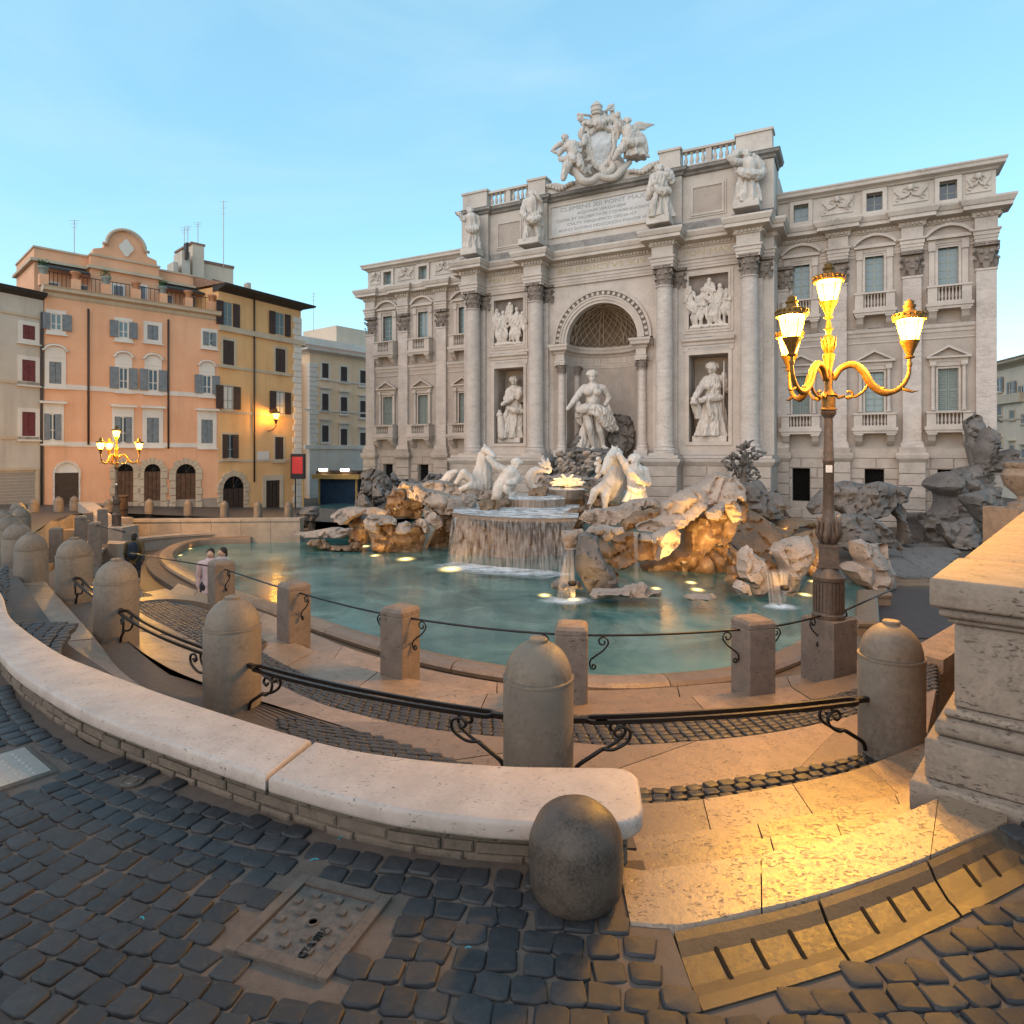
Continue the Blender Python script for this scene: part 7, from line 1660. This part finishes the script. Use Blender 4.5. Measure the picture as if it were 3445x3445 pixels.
def street_lamp(name,label,loc,rz,far=False,power=1.0,gr='street lamps'):
    L=thing(name,label,'street lamp',loc,rz,gr)
    MB().lathe([(.17,0),(.17,.04),(.155,.05),(.15,.06),(.15,.40),(.165,.41),(.17,.45),(.155,.47),(.12,.52),(.1,.56)],24).build('base_drum','lamp_iron',L,True,40)
    for k in range(24): a=2*PI*k/24; MB().box(-.008,.008,-.012,.012,.07,.39).build('flute','lamp_iron',L,loc=(.152*math.cos(a),.152*math.sin(a),0)).rotation_euler=(0,0,a)
    m=MB(); m.box(-.095,.095,-.095,.095,.56,.78); m.box(-.11,.11,-.11,.11,.78,.81); m.box(-.11,.11,-.11,.11,.555,.58); m.build('square_block','lamp_iron',L)
    MB().lathe([(.07,.80),(.105,.85),(.11,.92),(.085,1.0),(.075,1.08),(.06,1.12),(.062,1.2)],20).build('leaf_bulb','lamp_iron',L,True,40)
    for k in range(8):
        a=2*PI*k/8; c,s=math.cos(a),math.sin(a); MB().tube([(c*.08,s*.08,.83),(c*.118,s*.118,.93),(c*.1,s*.1,1.04),(c*.125,s*.125,1.1)],[.02,.026,.018,.006],5).build('leaf','lamp_iron',L,True)
    MB().lathe([(.058,1.1),(.054,1.7),(.062,1.71),(.062,1.74),(.052,1.76),(.056,1.82),(.05,1.84),(.045,2.22)],20).build('pole','lamp_iron',L,True,40)
    MB().box(-.033,.033,-.062,-.05,1.60,1.68).build('sticker','trim_white',L)
    MB().lathe([(.045,2.2),(.075,2.24),(.08,2.27),(.06,2.29)],20).build('pole_capital','lamp_iron',L,True,40)
    MB().lathe([(.085,2.285),(.085,2.30),(.07,2.31),(.07,2.44),(.085,2.45),(.06,2.48),(.04,2.52),(.045,2.7),(.035,2.74),(.06,2.86),(.065,2.9),(.035,2.92),(.045,2.95),(.06,3.08),(.05,3.10),(.025,3.12),(.03,3.16),(.05,3.18),(.03,3.2),(.025,3.26)],20).build('stem','lamp_gilt',L,True,40)
    for k in range(6): a=2*PI*k/6; c,s=math.cos(a),math.sin(a); MB().tube([(c*.03,s*.03,2.92),(c*.06,s*.06,3.0),(c*.075,s*.075,3.1)],[.014,.018,.005],5).build('leaf','lamp_gilt',L,True)
    top=lantern(L,(0,0,3.5),far)
    for k in range(3):
        a=2*PI*k/3; c,s=math.cos(a),math.sin(a)
        def P(r,z): return (c*r,s*r,z)
        arm=MB().tube(spline([P(.05,2.62),P(.12,2.74),P(.24,2.78),P(.34,2.70),P(.42,2.55),P(.55,2.46),P(.68,2.50),P(.76,2.62),P(.775,2.74)],30),[.03+.012*math.sin(PI*i/29) if i<20 else .03-.012*(i-20)/9 for i in range(30)],8).build('arm','lamp_gilt',L,True)
        sc_=[P(.20+.075*(1-i/26)*math.cos(PI*.2+i*.42),2.46+.075*(1-i/26)*math.sin(PI*.2+i*.42)) for i in range(20)]
        MB().tube(spline([P(.40,2.58),P(.34,2.48),P(.27,2.43)],6)+sc_[8:]+[],.015,6).build('arm_scroll','lamp_gilt',arm,True)
        MB().tube([P(.05,2.48),P(.1,2.42),P(.16,2.44)],.018,6).build('arm_root','lamp_gilt',arm,True)
        MB().lathe([(.002,-.03),(.03,-.01),(.03,.01),(.002,.03)],8,P(.52,2.50)).build('boss','lamp_gilt',arm,True)
        MB().tube([P(.70,2.5),P(.80,2.46),P(.86,2.47)],[.022,.014,.003],5).build('arm_leaf','lamp_gilt',arm,True)
        lantern(L,P(.775,3.02),far)
        ptlight(L,P(.775,3.12),7*power,(1,.46,.045),.10)
    ptlight(L,(0,0,3.6),7*power,(1,.46,.045),.10); return L
street_lamp('street_lamp','ornate four lantern street lamp glowing amber on the right above the pool railing',(lampp.x,lampp.y,-.11),R(-22),False,56)
o=MB().box(-.2,.2,-.2,.2,-.6,.62).build('lamp_plinth','post_stone',None,loc=(lampp.x,lampp.y,-.735)); o.rotation_euler=(0,0,tang[-1]); tag(o,'square travertine block carrying the ornate street lamp on the right','plinth')
lb=AT(392,1770,25.5); street_lamp('street_lamp','ornate four lantern street lamp glowing amber before the orange house',(lb.x,lb.y,lb.z),R(20),True,42)
MB_l=MB().box(-.55,.55,-.55,.55,-1.2,0).build('lamp_plinth','wall_low',None,loc=(lb.x,lb.y,lb.z)); tag(MB_l,'stone block carrying the far street lamp before the orange house','plinth')
# wall lamp on the ochre house
wp=YH.p(900,1435); W0=Matrix.Translation((YH.A.x,YH.A.y,0))@Matrix.Rotation(YH.th,4,'Z')@Vector((wp[0],-.02,wp[1]))
wl_=thing('wall_lamp','lit wall lantern on a curved bracket on the ochre house','wall lamp',W0,YH.th); MB().tube(spline([(0,0,-.3),(.02,-.4,-.25),(.03,-.75,0)],10),.03,6).build('bracket','lamp_iron',wl_,True); lq=lantern(wl_,(.03,-.75,.5),True,1.7); ptlight(wl_,(.03,-.85,.65),110,(1,.46,.045),.12)
# ---- big pedestal and parapet on the right
pedp=(2.185,3.38,0); ped=thing('pedestal','large weathered travertine pedestal with moulded cap at the right edge','pedestal',pedp,R(-42))
def pbox(n,x0,y0,z0,z1,bev=.012): o=bevel_prism([(x0,y0),(1.6,y0),(1.6,.85),(x0,.85)],z0,z1,bev,2,'pedestal_stone',n,ped); return o
pbox('plinth',-.09,-.12,-.3,.03); pbox('base_block',-.035,-.05,.032,.24); pbox('base_moulding',.0,-.0,.242,.335,.03); pbox('base_fillet',.035,.035,.337,.385,.02); pbox('shaft',.075,.075,.387,.82); pbox('cap_fillet',.05,.05,.822,.85,.012); pbox('cap_moulding',.015,.015,.852,.905,.02); pbox('cap_slab',-.02,-.02,.907,1.06,.018)
par=thing('parapet','pale stone parapet coping running back from the pedestal towards the palace','parapet')
a=Vector((2.75,4.0)); b=Vector((8.4,10.3)); d=(b-a).normalized(); n=Vector((d.y,-d.x))
for k in range(5):
    p=a+d*((b-a).length*k/5+.01); q=a+d*((b-a).length*(k+1)/5-.01)
    bevel_prism([(p.x,p.y),(p.x+n.x*1.6,p.y+n.y*1.6),(q.x+n.x*1.6,q.y+n.y*1.6),(q.x,q.y)],.92,1.06+.0*k,.02,2,'pedestal_stone','coping',par)
MB().add([(a.x+n.x*.1,a.y+n.y*.1,-2.4),(b.x+n.x*.1,b.y+n.y*.1,-2.4),(b.x+n.x*1.5,b.y+n.y*1.5,-2.4),(a.x+n.x*1.5,a.y+n.y*1.5,-2.4),(a.x+n.x*.1,a.y+n.y*.1,.92),(b.x+n.x*.1,b.y+n.y*.1,.92),(b.x+n.x*1.5,b.y+n.y*1.5,.92),(a.x+n.x*1.5,a.y+n.y*1.5,.92)],[(3,2,1,0),(4,5,6,7),(0,1,5,4),(1,2,6,5),(2,3,7,6),(3,0,4,7)]).build('parapet_wall','pedestal_stone',par)
up=AT(3425,1690,12.5); ur=thing('stone_urn','grey stone urn at the end of the parapet by the right reef','urn',(up.x+.1,up.y,up.z-.1)); MB().lathe([(.25,0),(.25,.08),(.1,.14),(.1,.22),(.3,.42),(.36,.62),(.3,.75),(.34,.8),(.34,.86),(.1,.9)],24).build('bowl','rock_grey',ur,True,40); MB().box(-.45,.45,-.45,.45,-2.2,0).build('foot_block','pedestal_stone',ur)
# stair down on the right: sloping parapet, lower floor, steps
sp_=thing('stair_parapet','sloping travertine stair parapet beside the veined bollard','parapet')
A_=AT(3060,2196,7.4); B_=AT(3230,2095,8.4); nn=Vector(((B_-A_).y,-(B_-A_).x,0)).normalized()*.3
def slant(z0,z1,off,name):
    V=[]
    for p in (A_,B_):
        for o_ in (-off,1+off):
            q=p+nn*o_; V+=[(q.x,q.y,p.z+z0),(q.x,q.y,p.z+z1)]
    MB().add(V,[(0,1,5,4),(2,6,7,3),(1,3,7,5),(0,4,6,2),(0,2,3,1),(4,5,7,6)]).build(name,'pedestal_stone',sp_)
slant(-.16,0,.12,'coping'); slant(-.24,-.162,.04,'moulding'); slant(-1.4,-.242,0,'side_panel')
t=NT('brick_floor'); v=t.coord('Object',False); mp=t.n('ShaderNodeMapping'); mp.inputs['Rotation'].default_value=(0,0,.8); t.l(v,mp.inputs['Vector']); br=t.n('ShaderNodeTexBrick'); br.inputs['Scale'].default_value=3.2; br.inputs['Color1'].default_value=(.045,.032,.03,1); br.inputs['Color2'].default_value=(.065,.047,.042,1); br.inputs['Mortar'].default_value=(.015,.012,.012,1); t.l(mp.outputs[0],br.inputs['Vector']); t.bsdf(br.outputs[0],.55,.4,0,t.bump(br.outputs['Fac'],.5,.01))
sheet('lower_court',[tuple(G(2935,2150,Z_WALK).xy),tuple(G(3330,2150,Z_WALK).xy),tuple(G(3330,1985,Z_WALK).xy),tuple(G(2960,1985,Z_WALK).xy)],Z_WALK+.02,'brick_floor')
for k in range(4):
    a=AT(3005,1990-k*16,19.2+k*.45); b=AT(3190,1990-k*16,19.2+k*.45); o=MB().box(a.x,b.x,a.y,a.y+.6,a.z-.35,a.z+.05).build('stair_step','step_travertine',None); tag(o,'travertine stair tread at the pool\'s right end, '+('lowest','second from below','third from below','topmost')[k],'step','steps at the right end of the pool')
# ---- left lower level: curved seat wall, retaining wall, ramp wall, squat posts
sw_=thing('seat_wall','low curved stone seat wall round the left end of the lower walkway','wall')
cs=spline(Gp([(330,1880),(342,1846),(400,1825),(500,1808),(658,1795)],-1.75)+Gp([(820,1788),(1056,1776)],-1.75),50)
k=0
while k<49:
    e=min(49,k+7); sg_=[(p.x,p.y,0) for p in cs[k:e+1]]
    MB().sweep([(0,-2.4),(0,-1.86),(.08,-1.84),(.08,-1.75),(-.5,-1.75),(-.5,-2.4)],sg_).build('wall_stone','wall_low',sw_); k=e
rw=thing('retaining_wall','long low retaining wall lit amber below the far row of bollards','wall')
wA=G(405,1748,-1.15); wB=G(1010,1744,-1.15); nW=6
for j in range(nW):
    p=wA.lerp(wB,j/nW+.001); q=wA.lerp(wB,(j+1)/nW-.001)
    for z0,z1,o_ in ((-2.4,-1.27,0),(-1.27,-1.15,.05)):
        MB().add([(p.x,p.y-o_,z0),(q.x,q.y-o_,z0),(q.x,q.y+.5,z0),(p.x,p.y+.5,z0),(p.x,p.y-o_,z1),(q.x,q.y-o_,z1),(q.x,q.y+.5,z1),(p.x,p.y+.5,z1)],[(3,2,1,0),(4,5,6,7),(0,1,5,4),(1,2,6,5),(2,3,7,6),(3,0,4,7)]).build('wall_stone' if z0<-2 else 'coping','wall_low',rw)
# curved amber-lit steps and wall at far left
cw=thing('curved_wall','curved pale stone steps lit amber at the left end of the square','wall')
for j,(dy,z0,z1) in enumerate(((0,-2.4,-1.0),(14,-2.4,-1.3),(30,-2.4,-1.6))):
    C_=spline(Gp([(30,1790+dy),(90,1768+dy),(150,1752+dy),(215,1745+dy),(300,1742+dy),(400,1745+dy)],-1.0),30)
    MB().sweep([(0,z0),(0,z1),(-.7,z1),(-.7,z0)],[(p.x,p.y,0) for p in C_]).build('step','wall_low',cw)
rmp=thing('ramp_wall','sloping stone ramp wall before the shop door at the far left','wall'); a=AT(262,1690,28.6); b=AT(320,1735,26.5); MB().add([(a.x,a.y,-2),(b.x,b.y,-2),(b.x+.5,b.y+.3,-2),(a.x+.5,a.y+.3,-2),(a.x,a.y,a.z),(b.x,b.y,b.z),(b.x+.5,b.y+.3,b.z),(a.x+.5,a.y+.3,a.z)],[(3,2,1,0),(4,5,6,7),(0,1,5,4),(1,2,6,5),(2,3,7,6),(3,0,4,7)]).build('wall_block','wall_low',rmp)
for i,(x,yb,h,Y) in enumerate(((189,1862,87,18.5),(272,1835,100,20.0),(320,1868,112,18.5),(345,1800,90,23.5),(297,1770,48,25.0))):
    p=AT(x,yb,Y); tag(link('stone_post',PM,None,(p.x,p.y,p.z),(0,0,.5),(1.0,1.0,h*Y/FPX/.8)),'squat square stone post near the far lamp, '+('the leftmost','the second from the left','the tallest in front','the one touching the lamp block','the small one behind')[i],'post','square posts near the far lamp')
for i,(x0,y0,Y0,x1,y1,Y1) in enumerate(((272,1745,20,320,1762,18.5),(320,1765,18.5,420,1790,17))):
    a=AT(x0,y0,Y0); b=AT(x1,y1,Y1); tag(MB().tube([a,b],.02,6).build('iron_rail','iron_black',None,True),'short black iron rail between squat posts near the far lamp, '+('upper','lower')[i],'railing')
bs=AT(648*.647+10,1745,29.0) if False else AT(405,1745,28.0)
bn=thing('litter_bin','brown cylindrical litter bin beside the far street lamp','bin',(bs.x,bs.y,road_z(bs.x,29.5))); MB().lathe([(.25,0),(.28,.1),(.28,.85),(.31,.87),(.31,.92),(.2,.95)],16).build('drum','wood_dark',bn,True,40); MB().lathe([(.3,.3),(.3,.34),(.27,.35)],16).build('hoop','iron_black',bn)
# terrace end at left: arc of steps down to the walkway
ae=thing('arc_steps','curved travertine steps at the left end of the terrace, dark cobbles inside','steps')
for j in range(4):
    C_=spline(Gp([(395,2046-j*5),(470,2028-j*5),(560,2020-j*5),(640,2024-j*5),(720,2040-j*5)],-.62-.0*j),24); z=-.60-.16*j
    MB().sweep([(0,z-.5),(0,z),(-.30,z),(-.30,z-.5)],[(p.x,p.y,0) for p in C_]).build('step','step_travertine',ae)
MB().add([(p.x,p.y,-.66) for p in spline(Gp([(395,2052),(470,2034),(560,2028),(640,2034),(760,2075),(900,2160)],-.66),20)]+[(p.x,p.y,-.66) for p in reversed(K['2'][6:40:3])],[tuple(range(20+len(K['2'][6:40:3])))]).build('cobble_bed','street_dirt',terr)
# ------------------------------------------------------------------ cobbles, manholes
rc=random.Random(12)
def in_poly(x,y,P):
    c=False; n=len(P)
    for i in range(n):
        x0,y0=P[i][0],P[i][1]; x1,y1=P[(i+1)%n][0],P[(i+1)%n][1]
        if (y0>y)!=(y1>y) and x<(x1-x0)*(y-y0)/(y1-y0)+x0: c=not c
    return c
def proj(x,y,z): return CXP+FPX*x/y, HY+FPX*(CAMZ-z)/y
def cobble_mesh(seed):
    r=random.Random(seed); m=MB(); n=8; out=[]
    base=[(-.5,-.36),(-.36,-.5),(.36,-.5),(.5,-.36),(.5,.36),(.36,.5),(-.36,.5),(-.5,.36)]
    base=[(x+r.uniform(-.085,.05),y+r.uniform(-.085,.05)) for x,y in base]
    V=[]
    for k,z in ((1.0,-.6),(1.0,-.13),(.955,-.04),(.86,.0)):
        V+=[(x*k,y*k,z+(r.uniform(-.02,.02) if z>-.3 else 0)) for x,y in base]
    F=[(i*8+j,i*8+(j+1)%8,(i+1)*8+(j+1)%8,(i+1)*8+j) for i in range(3) for j in range(8)]
    V.append((r.uniform(-.1,.1),r.uniform(-.1,.1),.0)); F+=[(24+j,24+(j+1)%8,32) for j in range(8)]
    return m.add(V,F)
CMB=[cobble_mesh(i) for i in range(9)]; CME=[c.mesh('cobble','cobble',True,38) for c in CMB]; CMF=[c.mesh('cobble','cobble_far',True,38) for c in CMB]
# manhole covers
mh=[G(x,y,0) for x,y in ((1005,2965),(1250,3035),(1105,3250),(845,3180))]      # square cover, from the far left corner round
mhc=sum((p for p in mh),Vector())/4; ax_=((mh[1]-mh[0])+(mh[2]-mh[3])).normalized(); rzm=math.atan2(ax_.y,ax_.x)
mw=((mh[1]-mh[0]).length+(mh[2]-mh[3]).length)/2; ml=((mh[3]-mh[0]).length+(mh[2]-mh[1]).length)/2
cov=thing('manhole_cover','square cast iron manhole cover with raised pattern set in a stone frame','manhole cover',(mhc.x,mhc.y,0),rzm)
fw=.045
for n_,(x0,x1,y0,y1) in enumerate(((-mw/2-fw,-mw/2,-ml/2-fw,ml/2+fw),(mw/2,mw/2+fw,-ml/2-fw,ml/2+fw),(-mw/2,mw/2,-ml/2-fw,-ml/2),(-mw/2,mw/2,ml/2,ml/2+fw))): MB().box(x0+.001,x1-.001,y0,y1,-.1,.004).build('frame_stone','street_dirt',cov)
MB().box(-mw/2+.006,mw/2-.006,-ml/2+.006,ml/2-.006,-.08,-.004).build('plate','iron_cover',cov)
t_=MB()
for i in range(6):
    for j in range(6):
        if (i+j)%2==0 and not (i in (2,3) and j in (2,3)): MB().box(-.015,.015,-.012,.012,-.004,.003).build('stud','iron_cover',cov,loc=((i-2.5)*mw/6.6,(j-2.5)*ml/6.6,0))
MB().lathe([(.022,-.004),(.022,.001),(.016,.001),(.016,-.004)],16).build('key_ring','iron_cover',cov)
text_o=text('ACEA SPA',cov,mw*.2,-ml*.30,.0,.04,'iron_black',ext=.003); text_o.rotation_euler=(0,0,R(90))
g2=G(5,2610,0); g2c=thing('manhole_cover','rounded steel manhole cover cut by the left edge of the street','manhole cover',(g2.x-.02,g2.y,0),R(-38)); bevel_prism([(-.3,-.2),(.19,-.2),(.19,.22),(-.3,.22)],-.06,.003,.006,1,'iron_cover','rim',g2c); bevel_prism([(-.28,-.17),(.165,-.17),(.165,.19),(-.28,.19)],.0035,.007,.003,1,'metal_shutter','plate',g2c)
for i in range(7):
    for j in range(5): MB().lathe([(.012,.007),(.009,.010),(.001,.0105)],8).build('stud','metal_shutter',g2c,loc=(-.22+i*.058,-.12+j*.062,0))
g3=G(445,2628,0); c3_=thing('valve_cover','small round iron valve cover among the cobbles near the bench','cover',(g3.x,g3.y,0)); MB().lathe([(.06,-.05),(.06,.002),(.05,.003),(.048,.0),(.03,.0),(.028,.004),(.001,.004)],20).build('lid','iron_cover',c3_,True,40)
def rectp(c,rz,x0,x1,y0,y1): return [(c.x+x*math.cos(rz)-y*math.sin(rz),c.y+x*math.sin(rz)+y*math.cos(rz)) for x,y in ((x0,y0),(x1,y0),(x1,y1),(x0,y1))]
NO=[rectp(mhc,rzm,-mw/2-fw-.05,mw/2+fw+.05,-ml/2-fw-.05,ml/2+fw+.05),rectp(g2c.location,R(-38),-.36,.25,-.26,.28),[(p.x,p.y) for p in dr_out]+[(p.x,p.y) for p in reversed(dr_in)]]
step_poly=[(p.x,p.y) for p in stp[0]]+[(3.2,4.2),(.3,4.2),(.42,2.6)]
bench_poly=[(p.x,p.y) for p in b_out]+[(b_out[-1].x+.2,b_out[-1].y),(b_in[-1].x+.2,b_in[-1].y)]+[(p.x,p.y) for p in reversed(b_in)]
NO+=[[(p.x,p.y+.06) for p in stp[0]]+[(p.x,p.y-.03) for p in reversed(dr_out)],step_poly,bench_poly,[(gp.x+.15*math.cos(2*PI*k/12),gp.y+.16+.15*math.sin(2*PI*k/12)) for k in range(12)],[(g3.x+.08*math.cos(2*PI*k/8),g3.y+.08*math.sin(2*PI*k/8)) for k in range(8)]]
CO=[]       # every cobble: x,y,z,sx,sy,rot,shown size
cxm,cym=.84,8.6; r=5.62
while r<10.6:
    sr=rc.uniform(.098,.115); n=int(2*PI*r/.118); off=rc.uniform(0,1)
    for k in range(n):
        a=2*PI*(k+off)/n; x=cxm+r*math.cos(a)+rc.uniform(-.008,.008); y=cym+r*math.sin(a)+rc.uniform(-.008,.008)
        if y<1.3 or y>6.6 or (y>3.4 and x>-1.0): continue
        px,py=proj(x,y,0)
        if not(-160<px<3600 and py<3640): continue
        if any(in_poly(x,y,P) for P in NO): continue
        CO.append((x,y,0,2*PI*r/n*rc.uniform(.89,.98),sr*rc.uniform(.89,.98),a+PI/2+rc.uniform(-.1,.1),1/y))
    r+=sr*.99
CO.sort(key=lambda q:-q[6])
st=MB()
def put(m,q):
    c,s=math.cos(q[5]),math.sin(q[5]); b=rc.choice(CMB); tx,ty=rc.uniform(-.05,.05),rc.uniform(-.05,.05)
    m.add([(q[0]+c*x*q[3]-s*y*q[4],q[1]+s*x*q[3]+c*y*q[4],q[2]+z*.07+(tx*x+ty*y)*.1) for x,y,z in b.v],b.f)
for i,q in enumerate(CO):
    if i<300:
        o=link('cobble',rc.choice(CME),bed,(q[0],q[1],q[2]+rc.uniform(-.004,.004)),(rc.uniform(-.04,.04),rc.uniform(-.04,.04),q[5]),(q[3],q[4],.07))
    else: put(st,q)
if st.v:
    o=st.build('cobble_field','cobble',bed,True,70); o['kind']='stuff'
# cobbled bands of the terrace
def band_cobbles(A,B,z,size,limit,rows=None):
    A=spline(A,80); B=spline(B,80); out=[]
    wid=[(A[i]-B[i]).length for i in range(80)]; LA=sum((A[i+1]-A[i]).length for i in range(79)); n=int(LA/size); nr=max(1,round(sum(wid)/80/size))
    for i in range(n):
        t=(i+.5)/n; a=lerp_c(A,t); b=lerp_c(B,t); dA=(lerp_c(A,min(1,t+.01))-lerp_c(A,max(0,t-.01))).normalized(); dB=(lerp_c(B,min(1,t+.01))-lerp_c(B,max(0,t-.01))).normalized()
        for j in range(nr):
            f_=(j+.5)/nr; p=a.lerp(b,.03+.94*f_); d=dA.lerp(dB,f_); an=math.atan2(d.y,d.x); w=abs((b-a).dot(Vector((-d.y,d.x,0)).normalized()))/nr*.96
            if w<.03: continue
            out.append((p.x+rc.uniform(-.005,.005),p.y+rc.uniform(-.005,.005),z,LA/n*rc.uniform(.82,.93),w*rc.uniform(.82,.93),an+rc.uniform(-.07,.07),1/max(p.y,.5)))
    return out
T=band_cobbles(stp[4],K['1r'],-.50,.105,0)
T2=band_cobbles(K['2'],K['3'],-.615,.10,0)+band_cobbles(K['c'],K['1'][:48],-.45,.10,0)+band_cobbles(inb,K['g'],-.18,.10,0)
far_=spline(Gp([(395,2052),(470,2034),(560,2028),(640,2034),(760,2075),(900,2160)],-.66),20)
T2+=band_cobbles(K['2'][4:36],far_,-.635,.10,0)
T2.sort(key=lambda q:-q[6]); T.sort(key=lambda q:-q[6])
for q in T[:120]: link('cobble',rc.choice(CMF),terr,(q[0],q[1],q[2]),(0,0,q[5]),(q[3],q[4],.06))
for q in T2[:180]: link('cobble',rc.choice(CMF),terr,(q[0],q[1],q[2]),(0,0,q[5]),(q[3],q[4],.06))
st=MB()
for q in T[120:]+T2[180:]: put(st,q)
o=st.build('cobble_field','cobble_far',terr,True,70); o['kind']='stuff'
# scraps on the street
plain('scrap_teal',(.02,.20,.24),.5,.3)
for i,(x,y,l,ang) in enumerate(((1057,2893,.018,.1),(478,3090,.013,-.6),(1145,2820,.011,.9),(1575,3190,.010,.1))):
    p=G(x,y,.02); o=MB().tube([(-l,0,0),(0,.004,.003),(l,0,.002)],.0025,5).build('plastic_scrap','scrap_teal',None,loc=p); o.rotation_euler=(0,0,ang); tag(o,'tiny teal plastic scrap on the cobbles, '+('near the upper edge of the square manhole','far left of the square manhole','close to the bench','below the guard stone')[i],'litter')
# ------------------------------------------------------------------ people
TMP=bpy.data.scenes.new('workshop')
plain('skin',(.42,.26,.19),.6,.3); plain('coat_brown',(.10,.065,.03),.8,.2); plain('trousers_dark',(.02,.02,.025),.8,.2); plain('hair_dark',(.02,.014,.01),.6,.3); plain('shirt_pink',(.40,.30,.30),.8,.2); plain('shirt_grey',(.33,.30,.31),.8,.2); plain('pack_navy',(.012,.018,.03),.7,.3)
class Body(Blob):
    def __init__(s): s.m=MB(); s.k=1.0
    def P(s,x,y,dy=0): return Vector((x,dy,y))
def person(loc,rz,h,label,coat,legs,hair,stride=.12,arm=(.1,.0)):
    o=thing('person',label,'person',loc,rz); o.scale=(h,h,h)
    b=Body(); b.ell(0,.93,.046,.066,.058); b.ell(0,.925,.012,.02,.02,-.058); b.cap((0,.87,.0),(0,.83,.005),.03,.034); b.limb([(0,.79,0),(0,.68,0),(0,.56,.005)],[.085,.078,.083]); b.cap((-.095,.805,0),(.095,.805,0),.042,.042)
    for e in (-1,1):
        b.limb([(e*.115,.80,0),(e*.145,.63,.01-arm[0]*e*.3),(e*.14,.49,-.04-arm[0]*e*.5)],[.038,.031,.021]); hx,hz,hy=e*.14,.465,-.05-arm[0]*e*.5
        b.ell(hx,hz,.014,.028,.02,hy)
        for k in range(4): b.cap((hx,hz-.02,hy+(k-1.5)*.009),(hx-e*.004,hz-.052+.004*abs(k-1.5),hy+(k-1.5)*.0095-.006),.006,.005)
        b.cap((hx-e*.006,hz,hy-.016),(hx-e*.012,hz-.022,hy-.03),.006,.005)
        b.limb([(e*.05,.52,0),(e*.056,.28,-e*stride*.4),(e*.056,.05,e*stride*-.2+(.05 if e>0 else 0))],[.07,.048,.03]); fy=e*stride*-.2+(.05 if e>0 else 0); b.limb([(e*.056,.025,fy+.02),(e*.06,.02,fy-.085)],[.026,.02])
    b.build('body','skin',o,.009,1)
    b=Body(); b.limb([(0,.79,0),(0,.68,0),(0,.54,.005)],[.097,.092,.102]); b.cap((-.10,.80,0),(.10,.80,0),.05,.05); b.skirt((0,.58),(0,.42),.10,.115,7,.05,.8,2,5)
    for e in (-1,1): b.limb([(e*.115,.80,0),(e*.147,.63,.01-arm[0]*e*.3),(e*.142,.51,-.036-arm[0]*e*.5)],[.047,.04,.032])
    b.build('coat',coat,o,.011,1,fold=0)
    b=Body()
    for e in (-1,1): b.limb([(e*.05,.52,0),(e*.056,.28,-e*stride*.4),(e*.056,.06,e*stride*-.2+(.05 if e>0 else 0))],[.08,.058,.042])
    b.build('trousers',legs,o,.011,1)
    b=Body(); b.ell(0,.948,.053,.06,.062,.012); b.ell(0,.905,.045,.05,.03,.045); b.build('hair',hair,o,.009,1)
    return o
p=G(452,1975,Z_WALK); person((p.x,p.y,Z_WALK),R(200),1.62,'person in a brown coat walking on the lower walkway left of the pool','coat_brown','trousers_dark','hair_dark')
bp=thing('backpack','dark backpack on the walking person in the brown coat','backpack',(p.x,p.y,Z_WALK),R(200)); b=Body(); b.limb([(0,1.26,.21),(0,1.0,.22)],[.13,.15]); b.ell(0,1.0,.12,.1,.06,.33); b.build('bag','pack_navy',bp,.02,1)
p=AT(708,1852,15.2); person((p.x,p.y,Z_WALK),R(15),1.79,'person in a pale pink top behind the second square post','shirt_pink','trousers_dark','hair_dark',.05)
p=AT(748,1862,15.7); person((p.x,p.y,Z_WALK),R(-25),1.74,'person in a grey top beside the one in pink, behind the square post','shirt_grey','trousers_dark','hair_dark',.05)
bpy.data.scenes.remove(TMP)
